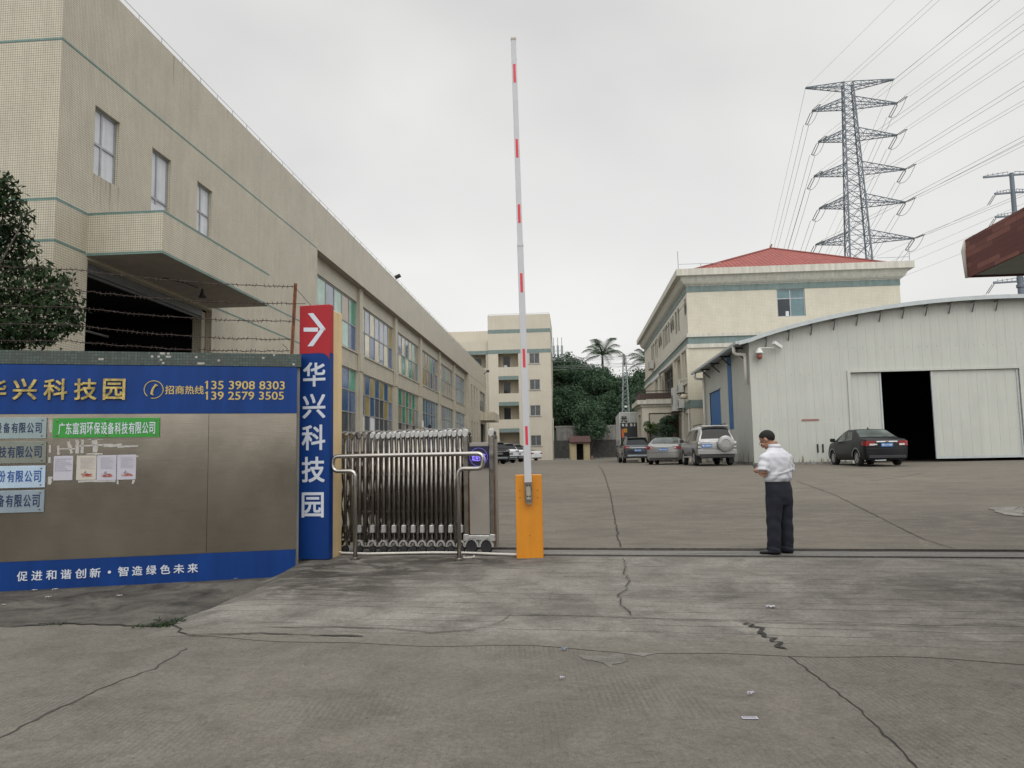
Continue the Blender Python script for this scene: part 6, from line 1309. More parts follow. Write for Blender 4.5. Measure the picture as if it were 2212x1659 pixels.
# joints
shL, shR = Vector((-.18, .01, 1.455)), Vector((.18, .01, 1.455)); elL, elR = Vector((-.275, -.01, 1.16)), Vector((.265, .02, 1.16)); wrL, wrR = Vector((-.10, .24, 1.19)), Vector((.06, .25, 1.16))
headc = Vector((-.025, .115, 1.645)); HR = (Matrix.Rotation(R(20), 3, 'Z') @ Matrix.Rotation(R(-40), 3, 'X')) * 1.11
def hd(x, y, z): return headc + HR @ Vector((x, y, z))
b = MB(MM)
b.tube([shL + Vector((.02, 0, -.05)), shL.lerp(elL, .3), elL], [.040, .046, .044], 12); b.tube([elL + Vector((0, -.012, -.004)), (elL * .55 + wrL * .45) + Vector((0, 0, .0)), wrL], [.046, .045, .028], 12); b.tube([shR + Vector((-.02, 0, -.05)), shR.lerp(elR, .3), elR], [.040, .046, .044], 12); b.tube([elR, elR * .5 + wrR * .5, wrR], [.046, .043, .028], 12)
ell(b, [(0, 0, .86, .15, .10, 0), (0, .0, 1.0, .155, .105, 0), (0, 0, 1.2, .16, .105, 0), (0, .0, 1.4, .155, .09, 0), (0, .01, 1.47, .09, .06, 0)])
b.tube([(0, .0, 1.46), (-.005, .035, 1.54), hd(0, -.03, -.06)], [.066, .060, .062], 14)
for sg in (-1, 1): b.tube([(sg * .09, 0, .90), (sg * .10, .0, .5), (sg * .105, -.01, .10)], [.085, .06, .042], 12)
# head: skull, jaw, nose, lips, ears, brow
blob(b, hd(0, -.01, .035), (.077, .098, .092), 18, 12, HR); blob(b, hd(0, .035, -.045), (.060, .066, .075), 16, 10, HR); blob(b, hd(0, .075, -.085), (.03, .025, .022), 10, 8, HR)
blob(b, hd(0, .108, -.008), (.013, .020, .032), 10, 8, HR); blob(b, hd(0, .112, -.024), (.019, .014, .012), 10, 8, HR); blob(b, hd(0, .098, -.058), (.026, .012, .007), 10, 6, HR); blob(b, hd(0, .095, -.070), (.022, .012, .007), 10, 6, HR)
for sg in (-1, 1):
    blob(b, hd(sg * .079, -.008, .0), (.012, .022, .034), 10, 8, HR); blob(b, hd(sg * .032, .082, .032), (.026, .014, .009), 10, 6, HR); blob(b, hd(sg * .045, .07, -.02), (.024, .022, .022), 10, 8, HR)
# hands: palm, four curled fingers and a thumb, both holding the phone
ph = Vector((-.045, .335, 1.225))
def hand(wr, sg):
    dirv = (ph + Vector((sg * .035, -.02, -.03)) - wr).normalized(); side = Vector((-sg, 0, 0)); upv_ = Vector((0, 0, 1)); pc = wr + dirv * .055
    b.tube([wr, pc, wr + dirv * .095], [.028, .038, .034], 10)
    for k in range(4):
        l = (.072, .08, .076, .06)[k]; o = Vector((0, 0, .027 - .018 * k)); a0 = wr + dirv * .085 + o; a1 = a0 + dirv * l * .45 + side * .006; a2 = a1 + (dirv * .4 + side * .8).normalized() * l * .38; a3 = a2 + (side * .9 - dirv * .25).normalized() * l * .3; b.tube([a0, a1, a2, a3], [.0095, .009, .0082, .0065], 8)
    a0 = wr + dirv * .04 + upv_ * .03; b.tube([a0, a0 + dirv * .03 + upv_ * .018 + side * .008, a0 + dirv * .06 + upv_ * .022 + side * .02], [.012, .0105, .008], 8)
hand(wrL, -1); hand(wrR, 1)
body_ = b.build('body', SKIN, man); remesh(body_, .0058, 3)
# eyes
for sg in (-1, 1):
    b = MB(MM); blob(b, hd(sg * .031, .080, .012), (.013, .010, .009), 10, 8, HR); b.build('eye', mk('eye_white', (.5, .48, .45), .3), man, True)
# hair cap, short at the sides
b = MB(MM); n = 40; m_ = 22
for i in range(m_ + 1):
    ph_ = R(2) + (math.pi - R(4)) * i / m_
    for j in range(n):
        a = 2 * math.pi * j / n; x, y, z = math.sin(ph_) * math.cos(a), math.sin(ph_) * math.sin(a), math.cos(ph_); q = 1.06 + .012 * math.sin(j * 9 + i * 5)
        zmin = (-.97 if y < -.45 else -.97 + (y + .45) * 1.45)              # hairline rises from the nape to the brow
        if z < zmin: q *= .90
        b.v.append(tuple(hd(x * .0775 * q, -.012 + y * .099 * q, .036 + z * .093 * q)))
for i in range(m_):
    for j in range(n): b.f.append((i * n + j, (i + 1) * n + j, (i + 1) * n + (j + 1) % n, i * n + (j + 1) % n)); b.m.append(0)
b.build('hair', HAIRM, man, True)
b = MB(MM)
for sg in (-1, 1):
    c_ = hd(sg * .033, .106, .010); b.tube([c_ + HR @ Vector((.024 * math.cos(a), 0, .018 * math.sin(a))) for a in [2 * math.pi * i / 16 for i in range(17)]], .0022, 5); b.tube([hd(sg * .057, .104, .016), hd(sg * .080, .06, .022), hd(sg * .083, -.005, .020), hd(sg * .082, -.02, .008)], .0028, 5)
b.tube([hd(-.01, .110, .014), hd(.01, .110, .014)], .0022, 5); b.build('glasses', CLAD, man)
# trousers
b = MB(MM)
ell(b, [(0, -.012, .70, .165, .125, 0), (0, -.018, .82, .195, .142, 0), (0, -.015, .92, .200, .140, 0), (0, -.004, 1.02, .188, .128, 0), (0, 0, 1.06, .183, .124, 0)])
for sg, k in ((-1, 0), (1, 1)):
    fx = -.02 if sg < 0 else .0
    ell(b, [(sg * .113 + fx, .01, .025, .085, .105, 0), (sg * .112 + fx, .0, .10, .080, .092, 0), (sg * .11 + fx * .8, -.012, .30, .086, .090, 0), (sg * .105 + fx * .5, -.005, .48, .092, .096, 0), (sg * .098, -.008, .62, .100, .108, 0), (sg * .092, -.012, .76, .104, .128, 0), (sg * .085, -.015, .86, .100, .125, 0)], 18)
tro = b.build('trousers', TROUS, man); remesh(tro, .011, 5)
me = tro.data; rnd = random.Random(4)
for vv in me.vertices:
    z = vv.co.z; k = .004 * math.sin(z * 34 + vv.co.x * 22 + 2 * math.sin(vv.co.y * 20)) * (1 if z < .55 else .35) + .005 * math.sin(z * 90 + vv.co.x * 30) * max(0, 1 - abs(z - .07) / .1); vv.co += vv.normal * k
b = MB(MM); ell(b, [(0, 0, 1.025, .192, .130, 0), (0, 0, 1.062, .190, .130, 0)], 24, False); b.build('belt', SHOE, man, True)
# shirt: torso, short sleeves, collar
b = MB(MM)
ell(b, [(0, 0, 1.035, .192, .132, 0), (0, -.01, 1.09, .212, .150, 0), (0, -.012, 1.18, .208, .146, 0), (0, -.016, 1.30, .214, .144, 0), (0, -.014, 1.39, .212, .136, 0), (0, -.004, 1.45, .188, .116, 0), (0, .010, 1.50, .128, .092, 0), (-.002, .02, 1.545, .074, .074, 0)], 28)
for sh, el in ((shL, elL), (shR, elR)):
    d = el - sh; b.tube([sh + Vector((-.03 * (1 if sh.x > 0 else -1), 0, -.045)), sh + d * .20, sh + d * .5, sh + d * .88], [.062, .078, .080, .084], 16)
sh_ = b.build('shirt', SHIRT, man); remesh(sh_, .009, 6)
for vv in sh_.data.vertices:
    p = vv.co; dx = abs(p.x); fold = 0
    if p.y < .05: 
        fold += .0055 * math.sin(38 * (p.z * .9 + (dx - .1) * 1.1) + 2 * math.sin(p.x * 13)) * max(0, 1 - abs(p.z - 1.14) / .14) + .008 * math.exp(-((p.z - 1.175 - .03 * math.sin(p.x * 9)) / .014) ** 2) * (1 if p.x > -.12 else .3)
        fold += .004 * math.sin(46 * (p.z * .5 - dx * 1.0)) * max(0, 1 - abs(p.z - 1.33) / .12) * min(1, dx / .1)
    fold += .003 * math.sin(60 * p.z + 25 * p.x) * (1 if dx > .21 else .2); vv.co += vv.normal * fold * 1.7
b = MB(MM); ell(b, [(-.002, .018, 1.525, .084, .082, .0), (-.003, .022, 1.555, .080, .078, 0), (-.004, .026, 1.582, .075, .074, 0), (-.004, .026, 1.578, .070, .069, 0), (-.003, .022, 1.54, .070, .069, 0)], 24, False); b.build('collar', SHIRT, man, True)
b = MB(MM); b.tube([Vector((-.003, .02, 1.540)) + Vector((.090 * math.cos(a), .088 * math.sin(a), 0)) for a in [2 * math.pi * i / 24 for i in range(25)]], .003, 5); b.build('collar_seam', mk('grey_seam', (.2, .2, .24), .9), man)
for sg, rot in ((-1, 32), (1, 4)):
    Rm = Matrix.Rotation(R(rot), 3, 'Z'); o = Vector((sg * .113 + (-.02 if sg < 0 else 0), 0, 0)); b = MB(MM)
    prof = [(-.085, .030, .055), (-.06, .040, .075), (0, .046, .085), (.07, .050, .07), (.13, .050, .055), (.175, .036, .042), (.192, .012, .03)]; v = []; n = 12
    for y, w_, h in prof:
        for j in range(n):
            a = 2 * math.pi * j / n; v.append(tuple(o + Rm @ Vector((w_ * math.cos(a), y, max(.004, h * .5 + h * .55 * math.sin(a))))))
    b.mesh(v, [(i * n + j, i * n + (j + 1) % n, (i + 1) * n + (j + 1) % n, (i + 1) * n + j) for i in range(len(prof) - 1) for j in range(n)] + [tuple(reversed(range(n))), tuple(range((len(prof) - 1) * n, len(prof) * n))]); b.build('shoe', SHOE, man, True)
pt_ = thing('mobile_phone', 'dark mobile phone held in the hands of the man', 'phone', tuple(MM @ ph), R(28)); b = MB(MM); Rp = Matrix.Rotation(R(-40), 3, 'X')
b.mesh([tuple(ph + Rp @ Vector((x * .037, y * .004, z * .078))) for x in (-1, 1) for y in (-1, 1) for z in (-1, 1)], [(0, 1, 3, 2), (4, 6, 7, 5), (0, 4, 5, 1), (2, 3, 7, 6), (0, 2, 6, 4), (1, 5, 7, 3)]); b.build('casing', SHOE, pt_)

man.scale = (1.03, 1.0, .965); pt_.scale = (1.03, 1.0, .965)
pt_.location = Vector((mx_, my_, mz)) + Matrix.Rotation(R(28), 3, 'Z') @ Vector((ph.x * 1.03, ph.y, ph.z * .965))
# ------------------------------------------------------------------ lattice pylon and its lines
PD = 140.0; PX = lambda x, y, D=PD: Vector(atY(x, y, D))
cK = (3000, 0, 1653 / 1096)
top_c = PX(1832, 178); bas = PX(1857, 560); gz = 1.5
zt = top_c.z; axis_x = PX(1840, 330).x; PA = R(-10)
pyl = thing('lattice_pylon', 'tall steel lattice power pylon with six pairs of arms behind the red roof', 'pylon', (axis_x, PD, gz), PA); MP = MATX[pyl.name]
Ztop = zt - gz; halfw = lambda z: .82 + (Ztop - z) * .031                # half width of the mast at height z
lev = [Ztop - 1.5, Ztop - .2] ; h = Ztop - .2; Zs = [h]
while Zs[-1] > 2: Zs.append(max(0, Zs[-1] - max(1.6, halfw(Zs[-1]) * 1.55)))
STL = mk('pylon_steel', (.14, .168, .20), .6, .3, var=.15, scale=.4)  # blue-grey of distant haze mixed into the steel colour
b = MB(MP)
cr_ = [(-1, -1), (1, -1), (1, 1), (-1, 1)]
for a, c in zip(Zs[:-1], Zs[1:]):
    for k in range(4):
        p = lambda q, z: Vector((cr_[q % 4][0] * halfw(z), cr_[q % 4][1] * halfw(z), z)); b.bar(p(k, a), p(k, c), .26 if a < Ztop - 20 else .20); b.bar(p(k, a), p(k + 1, c), .085); b.bar(p(k + 1, a), p(k, c), .085); b.bar(p(k, a), p(k + 1, a), .085)
b.build('mast', STL, pyl)
TIPS = []
def inv(v): return MP.inverted() @ v
rows = [((1743, 186), (1925, 170)), ((1758, 243), (1932, 222)), ((1771, 308), (1932, 293)), ((1762, 381), (1950, 368)), ((1773, 447), (1950, 442)), ((1766, 527), (1968, 518))]
INS = mk('insulator_glass', (.20, .23, .22), .35, .0, var=.2)
for ri, (l_, r_) in enumerate(rows):
    for sg, (x, y) in ((-1, l_), (1, r_)):
        tw_ = inv(PX(x, y)); reach = abs(tw_.x); z = (inv(PX(l_[0], l_[1])).z + inv(PX(r_[0], r_[1])).z) / 2; w0 = halfw(z); b = MB(MP); tip = Vector((sg * reach, 0, z - (.0 if ri else .3))); hh = 1.7 if ri else 1.2
        if ri == 0: z = z - .2
        base = [Vector((sg * w0, sy * w0, z + dz)) for sy in (-1, 1) for dz in ((0, -hh) if ri == 0 else (0, hh))]; te = [tip + Vector((0, sy * .25, 0)) for sy in (-1, 1)]
        for i, q in enumerate(base): b.bar(q, te[i // 2], .13)
        n = 5
        for i in range(n):
            t0, t1 = i / n, (i + 1) / n; P_ = [[q.lerp(te[j // 2], t) for t in (t0, t1)] for j, q in enumerate(base)]
            for j, k in ((0, 1), (2, 3), (0, 2), (1, 3)): b.bar(P_[j][0], P_[k][1], .065); b.bar(P_[j][1], P_[k][1], .06)
        arm_ = b.build('cross_arm', STL, pyl); tip_w = MP @ tip; TIPS.append((ri, sg, tip_w))
        if ri:
            b = MB(MP)
            for dr, sd_ in ((Vector((.25 + .0, -1.0, -.05)), 0), (Vector((-.25, .95, -.55)), 1)):
                dr = dr.normalized()
                for sy in (-.22, .22):
                    p0 = tip + dr * .35 + Vector((sy, 0, 0)); p1 = tip + dr * 3.0 + Vector((sy, 0, 0)); b.tube([p0, p1], .075, 6)
                b.bar(tip, tip + dr * .4, .12); b.bar(tip + dr * 2.9 + Vector((-.25, 0, 0)), tip + dr * 2.9 + Vector((.25, 0, 0)), .1)
            b.build('insulator', INS, arm_)
            a_, c_ = tip + Vector((.25, -1, -.05)).normalized() * 3.1, tip + Vector((-.25, .95, -.55)).normalized() * 3.1; b = MB(MP); b.tube([a_.lerp(c_, t) + Vector((0, 0, -2.2 * 4 * t * (1 - t) * .55)) for t in [i / 10 for i in range(11)]], .045, 4); b.build('jumper_wire', CABLEM, arm_)
def cable(label, p, dirx, slope, length, sag, r=.04, n=26, grp='overhead power cables', pair=.45):
    b = MB(); sg_ = 1 if length > 0 else -1; L_ = abs(length)
    for off in ((-pair / 2, pair / 2) if pair else (0,)):
        pts = []
        for i in range(n + 1):
            t = i / n; y = L_ * t; pts.append((p[0] + dirx * y + off, p[1] - sg_ * y, p[2] + slope * y + sag * 4 * (t * t - t) * (1 if True else 0)))
        b.tube(pts, r, 4, caps=False)
    o = b.build('power_cable', CABLEM); tag(o, label, 'power cable', grp)
on = ['top', 'second', 'third', 'fourth', 'fifth', 'lowest']
for ri, sg, tw_ in TIPS:
    sd_ = 'left' if sg < 0 else 'right'
    wt = MP.to_3x3() @ (Vector((.25, -1, -.05)).normalized() * 3.1) if ri else Vector((0, 0, 0))
    p = tw_ + wt
    cable('power cable running towards the viewer from the %s %s arm of the lattice pylon' % (on[ri], sd_), p, .055, 0.0, 290, 4.3, .024 if ri else .02, pair=1.0 if ri else 0)
    wt = MP.to_3x3() @ (Vector((-.25, .95, -.55)).normalized() * 3.1) if ri else Vector((0, 0, 0)); p = tw_ + wt
    cable('power cable running away leftwards from the %s %s arm of the lattice pylon' % (on[ri], sd_), p, .25, -.02, -300, 5.0, .034 if ri else .026, pair=1.0 if ri else 0)
# tubular pole further right
D2 = 190.0; q = PX(2185, 378, D2); pol = thing('steel_pole_pylon', 'grey tubular steel power pole with short arms at the right edge', 'pylon', (q.x, D2, gz), PA); MQ = MATX[pol.name]; Zt = q.z - gz
b = MB(MQ); b.tube([(0, 0, 0), (0, 0, Zt + .5)], [1.05, .52], 14); b.lathe((0, 0, Zt - 29), (0, 0, 1), [(.78, 0), (1.0, .1), (1.0, .8), (.78, .9)], 14); b.build('shaft', STL, pol, True, auto=40)
for y, ln in ((378, 6.6), (416, 4.3), (466, 4.6), (608, 6.2)):
    zq = PX(2185, y, D2).z - gz
    for sg in (-1, 1):
        b = MB(MQ); b.bar((0, 0, zq), (sg * ln, 0, zq - .1), .32, .42); b.bar((sg * .8, 0, zq + .9), (sg * ln, 0, zq + .2), .12); 
        for i in range(5): b.bar((sg * (.8 + (ln - .8) * i / 5), 0, zq + .2), (sg * (.8 + (ln - .8) * i / 5), 0, zq + .85), .10)
        a_ = b.build('cross_arm', STL, pol); b = MB(MQ); t_ = Vector((sg * ln, 0, zq - .4)); dv = Vector((-.55, .5, -1.0)).normalized()
        if y != 378:
            for sy in (-.22, .22): b.tube([t_ + Vector((sy, 0, 0)), t_ + dv * 2.6 + Vector((sy, 0, 0))], .095, 6)
            b.build('insulator', INS, a_); e_ = MQ @ (t_ + dv * 2.7); cable('thin power cable running left from the %s %s arm of the tubular pole' % ({416: 'second', 466: 'third', 608: 'lowest'}[y], 'left' if sg < 0 else 'right'), e_, -.30, -.03, -260, 4, .03, pair=0)

# ------------------------------------------------------------------ trees
def leafcloud(clumps, n, size, seed, squash=.75, aspect=.45, droop=.3, rag=.16):
    rg_ = np.random.default_rng(seed); C_ = np.array([c[0] for c in clumps], float); Rr = np.array([c[1] for c in clumps], float); wts = Rr ** 2.2; wts /= wts.sum()
    k = rg_.choice(len(clumps), n, p=wts); d = rg_.normal(size=(n, 3)); d /= np.linalg.norm(d, axis=1)[:, None]; rad = (rg_.random(n) ** .38) * (1 + rag * rg_.normal(size=n)); P_ = C_[k] + d * (rad * Rr[k])[:, None] * np.array([1, 1, squash])
    nrm = d * .7 + rg_.normal(size=(n, 3)) * .6 + np.array([0, 0, .55]); nrm /= np.linalg.norm(nrm, axis=1)[:, None]; t = rg_.normal(size=(n, 3)); t -= (t * nrm).sum(1)[:, None] * nrm; t /= np.linalg.norm(t, axis=1)[:, None]; t[:, 2] -= droop * rg_.random(n); bt = np.cross(nrm, t)
    s = size * (.6 + .8 * rg_.random(n))[:, None]; v = np.stack([P_ - t * s * .5, P_ + bt * s * aspect * .5 + nrm * s * .08, P_ + t * s * .5, P_ - bt * s * aspect * .5 + nrm * s * .08], 1).reshape(-1, 3); return v, n
def leafmesh(name, v, n, mat):
    me = bpy.data.meshes.new(name); f = np.arange(4 * n).reshape(-1, 4); me.from_pydata(v.tolist(), [], f.tolist()); me.materials.append(mat); me.polygons.foreach_set('use_smooth', [True] * n); me.update(); return me
def rclumps(rx, rz, k, seed, rmin, rmax, z0=0):
    r_ = random.Random(seed); o = []
    for i in range(k):
        a = r_.uniform(0, 2 * math.pi); el = r_.uniform(-.5, 1.0); rr = r_.uniform(.35, .95); ce = math.cos(el * 1.35); o.append(((rx * rr * ce * math.cos(a), rx * rr * ce * math.sin(a), z0 + rz * rr * math.sin(el * 1.35)), r_.uniform(rmin, rmax)))
    return o
# near tree at the left edge, growing behind the wall
TDp = 12.2; nc = []
for x, y, r_ in ((-60, 420, .5), (5, 400, .30), (20, 445, .36), (-20, 500, .5), (28, 500, .34), (50, 540, .30), (30, 575, .42), (85, 590, .30), (60, 640, .46), (-30, 620, .6), (120, 620, .30), (145, 655, .30), (105, 668, .42), (163, 690, .22), (140, 705, .28), (80, 715, .36), (20, 700, .5), (-40, 740, .55), (40, 735, .30), (10, 760, .30), (-120, 560, .8), (-160, 450, .7), (-90, 690, .7), (-250, 560, .9), (145, 605, .18), (100, 735, .2), (55, 470, .16)):
    p = atY(x, y, TDp + random.uniform(-.45, .35)); nc.append((p, r_ * .86))
tb0 = atY(-120, 900, TDp + .2)
tree = thing('foreground_tree', 'leafy dark green tree reaching in at the left edge above the boundary wall', 'tree', (tb0[0], tb0[1], -.2)); b = MB()
trunk_top = Vector(atY(-100, 700, TDp + .1)); b.tube([(tb0[0], tb0[1], -.2), tuple(Vector((tb0[0], tb0[1], -.2)).lerp(trunk_top, .5) + Vector((.05, 0, 0))), tuple(trunk_top)], [.14, .11, .08], 10)
for p, r_ in nc:
    p = Vector(p); m_ = trunk_top.lerp(p, .5) + Vector((random.uniform(-.1, .1), random.uniform(-.1, .1), random.uniform(-.15, .05))); b.tube([trunk_top, m_, p], [.035, .018, .006], 5)
    for _ in range(5): d = Vector((random.uniform(-1, 1), random.uniform(-1, 1), random.uniform(-.6, 1))).normalized() * r_ * .9; b.tube([p - d * .1, p + d], [.006, .003], 4)
b.build('trunk', BARK, tree, True)
v, n = leafcloud(nc, 12500, .10, 3, .85, .40, .5, .26); Mi = MATX[tree.name].inverted(); v = v + np.array(Mi.translation); o = bpy.data.objects.new('crown', leafmesh('crown', v, n, LEAF_N)); COL.objects.link(o); o.parent = tree; MATX[o.name] = MATX[tree.name]
# trees on the slope behind the yard
cG = (2180, 1350, 1431 / 440)
def fartree_mesh(seed, rx, rz, n): v, k = leafcloud(rclumps(rx, rz, 26, seed, rx * .26, rx * .44), n, .33, seed, .8, .55, .2); return leafmesh('crown', v, k, LEAF_F)
CR = [fartree_mesh(11, 3.6, 3.4, 7000), fartree_mesh(23, 4.2, 2.9, 8000), fartree_mesh(37, 3.0, 3.6, 6200)]
def trunkmesh(seed, h):
    r_ = random.Random(seed); b = MB('L'); b.tube([(0, 0, 0), (.1, .05, h * .5), (-.05, .1, h)], [.22, .17, .1], 7)
    for _ in range(7): a = r_.uniform(0, 6.28); l = r_.uniform(1.6, 2.8); b.tube([(0, .05, h * r_.uniform(.55, .95)), (math.cos(a) * l * .5, math.sin(a) * l * .5, h + l * .3), (math.cos(a) * l, math.sin(a) * l, h + l * .55)], [.10, .07, .03], 5)
    o = b.build('trunk', BARK); me = o.data; bpy.data.objects.remove(o); return me
TRm = [trunkmesh(1, 4.2), trunkmesh(2, 3.4)]
far = [(1205, 800, 111, 0, .95, 'at the left beside the office block'), (1235, 790, 113, 2, 1.0, 'highest at the left of the slope'), (1262, 812, 110, 1, .95, 'left of the big palm'), (1300, 822, 112, 0, .95, 'under the big palm'), (1336, 835, 114, 1, 1.0, 'between the big palm and the lattice mast'), (1372, 822, 116, 2, .95, 'right of the lattice mast'), (1400, 830, 115, 0, 1.0, 'beside the small palm'), (1440, 840, 118, 1, 1.0, 'hidden behind the office building corner'),
       (1215, 858, 107, 1, .85, 'low at the left edge of the slope'), (1262, 868, 106, 0, .8, 'low in the middle left of the slope'), (1318, 872, 108, 2, .9, 'low in front of the lattice mast'), (1372, 872, 108, 1, .85, 'low above the truck'), (1415, 870, 110, 2, .9, 'low behind the portico terrace'), (1186, 835, 118, 0, 1.1, 'half hidden behind the office block')]
for k, (x, y, Y, mi, sc_, where) in enumerate(far):
    y += 12; p = atY(x, y, Y); root_z = 6.0 + (Y - 104) * .12; hgt = p[2] - root_z
    t = thing('slope_tree', 'dark green tree on the slope, ' + where, 'tree', (p[0], p[1], root_z), random.uniform(0, 6.28), 'trees on the slope behind the yard'); o = bpy.data.objects.new('crown', CR[mi]); COL.objects.link(o); o.parent = t; o.location = (0, 0, hgt - .6); o.scale = (sc_, sc_, sc_); MATX[o.name] = MATX[t.name]
    o = bpy.data.objects.new('trunk', TRm[k % 2]); COL.objects.link(o); o.parent = t; o.scale = (1, 1, max(.3, (hgt - 1.5) / 4)); MATX[o.name] = MATX[t.name]
b = MB(); nx, ny = 40, 12; v = []
for j in range(ny + 1):
    for i in range(nx + 1):
        x = -40 + 130 * i / nx; y = 101.2 + 60 * j / ny; z = 5.4 + (y - 101) * .16 + .5 * math.sin(x * .7 + y * .3) * min(1, j / 2); v.append((x, y, z if j else 1.0))
b.mesh(v, [(j * (nx + 1) + i, j * (nx + 1) + i + 1, (j + 1) * (nx + 1) + i + 1, (j + 1) * (nx + 1) + i) for j in range(ny) for i in range(nx)]); struct(b.build('hill', HILLM, None, True))
bv, bn = leafcloud([((random.uniform(0, 34), 102.5 + random.uniform(0, 6), 6.3 + random.uniform(0, 1.6)), random.uniform(.8, 1.6)) for _ in range(46)], 9000, .36, 51, .8, .5); o = bpy.data.objects.new('undergrowth', leafmesh('undergrowth', bv, bn, LEAF_F)); COL.objects.link(o); o['kind'] = 'stuff'; o['label'] = 'dark undergrowth covering the slope behind the wall'
# palms
def palm(label, x, y, Y, fl, seed, nf=17, h0=6.5):
    c = Vector(atY(x, y, Y)); t = thing('palm_tree', label, 'palm', (c.x, c.y, h0), 0, 'palms on the slope'); r_ = random.Random(seed); b = MB(); b.tube([(c.x, c.y, h0), (c.x + .1, c.y, (h0 + c.z) / 2), (c.x, c.y, c.z - .3)], [.22, .18, .15], 8); b.tube([(c.x, c.y, c.z - 1.3), (c.x, c.y, c.z + .3)], [.17, .10], 8, 1); b.build('trunk', [BARK, LEAF_P], t, True)
    for k in range(nf):
        a = 2 * math.pi * k / nf + r_.uniform(-.2, .2); el = (1.25, .35, .85, 0.05, .6)[k % 5] + r_.uniform(-.12, .12); L_ = fl * r_.uniform(.85, 1.1); d = Vector((math.cos(a), math.sin(a), 0)); sd_ = Vector((-math.sin(a), math.cos(a), 0)); b = MB(); pts = []
        for i in range(9): s = i / 8; e_ = el - 1.5 * s * s * .9; pts.append(c + d * (L_ * s * math.cos(el * .8)) + Vector((0, 0, L_ * (s * math.sin(el) * 1.1 - .50 * s * s * s))))
        b.tube(pts, [.05 - .04 * i / 8 for i in range(9)], 4, caps=False)
        for i in range(26):
            s = .1 + .9 * i / 25; j = min(7, int(s * 8)); p = pts[j].lerp(pts[j + 1], s * 8 - j); tg = (pts[j + 1] - pts[j]).normalized(); ll = fl * .30 * math.sin(math.pi * min(1, .15 + s * .85)) ** .6
            for sg in (-1, 1): q_ = p + (sd_ * sg * .75 + tg * .7 + Vector((0, 0, -.45))).normalized() * ll; w_ = tg * .045; b.face([p - w_, p + w_, q_ + w_ * .2, q_ - w_ * .2])
        b.build('frond', LEAF_P, t)
p_ = crop(745, 215, cG); palm('tall palm with spreading fronds rising above the trees on the slope', p_[0], p_[1] + 2, 114, 4.1, 5)
palm('smaller palm half hidden behind the corner of the office building', 1400, 782, 116, 3.8, 9)
# lattice mast of the local line, its wires, and a rooftop antenna further off
q0, q1 = Vector(atY(*crop(1050, 985, cG), 101.5)), Vector(atY(*crop(1033, 235, cG), 101.5)); lm = thing('lattice_mast', 'slim galvanised lattice mast standing on a concrete block behind the truck', 'mast', (q0.x, q0.y, 5.0)); b = MB(); GLM = mk('pale_galvanised', (.24, .27, .28), .5, .3, var=.1); nb = 14
def lp(k, s): w_ = .44 * (1 - s) + .17 * s; a = ((-1, -1), (1, -1), (1, 1), (-1, 1))[k % 4]; p = q0.lerp(q1, s); return p + Vector((a[0] * w_, a[1] * w_, 0))
for i in range(nb):
    s0, s1 = i / nb, (i + 1) / nb
    for k in range(4): b.bar(lp(k, s0), lp(k, s1), .08); b.bar(lp(k, s0) if i % 2 else lp(k + 1, s0), lp(k + 1, s1) if i % 2 else lp(k, s1), .05)
b.build('lattice', GLM, lm); b = MB(); b.box(q0.x - .55, q0.x + .55, q0.y - .55, q0.y + .55, 5.0, q0.z + .1); b.build('footing', CONC, lm); b = MB(); b.bar(q1 + Vector((-.1, 0, -1.3)), q1 + Vector((-.1, 0, .2)), .28); b.bar(q1 + Vector((-.8, 0, -.1)), q1 + Vector((1.4, 0, .05)), .08); b.bar(q1 + Vector((-.5, 0, -1.0)), q1 + Vector((1.0, 0, -1.2)), .07); b.bar(q1 + Vector((.2, 0, -1.1)), q1 + Vector((1.2, 0, .1)), .05); b.build('cross_arm', mk('mast_top', (.09, .085, .08), .7), lm); b = MB(); b.box(q0.x - .2, q0.x + .15, q0.y - .5, q0.y - .46, q0.z + .75, q0.z + .95); b.build('sign_plate', WHITE, lm)
for k, dz in enumerate((.05, -.12, -.35, -.95, -1.15, -1.4)):
    b = MB(); pts = [(q1.x - 22 + 60 * i / 24, q1.y + 1.2 - .1 * i, q1.z + dz - .35 * abs(math.sin(math.pi * (i - 8.8) / 16))) for i in range(25)]; b.tube(pts, .022, 4, caps=False); o = b.build('overhead_wire', CABLEM); tag(o, 'thin overhead wire strung across the slope at the slim lattice mast, %s of six' % ['highest', 'second', 'third', 'fourth', 'fifth', 'lowest'][k], 'wire', 'wires at the lattice mast')
p = Vector(atY(*crop(170, 300, cG), 160)); p2 = Vector(atY(*crop(170, 100, cG), 160)); an = thing('antenna_mast', 'white mobile phone antenna cluster above the trees beside the office block', 'antenna', (p.x, p.y, 6)); b = MB(); b.tube([(p.x, p.y, 6), (p.x, p.y, p2.z)], .13, 6); b.bar((p.x - 1, p.y, p2.z - 1.2), (p.x + 1, p.y, p2.z - 1.2), .08); b.bar((p.x - 1, p.y, p2.z - 4.2), (p.x + 1, p.y, p2.z - 4.2), .08); b.build('mast', GLM, an)
for sx in (-.85, .0, .85):
    b = MB(); b.box(p.x + sx - .22, p.x + sx + .22, p.y - .3, p.y, p2.z - 2.2, p2.z - .1); b.box(p.x + sx - .2, p.x + sx + .2, p.y - .3, p.y, p2.z - 5.2, p2.z - 3.2); b.build('panel_antenna', GLM, an); b = MB(); b.tube([(p.x + sx, p.y, p2.z - .5), (p.x + sx, p.y, p2.z + 1.6)], .06, 4); b.build('rod', GLM, an)
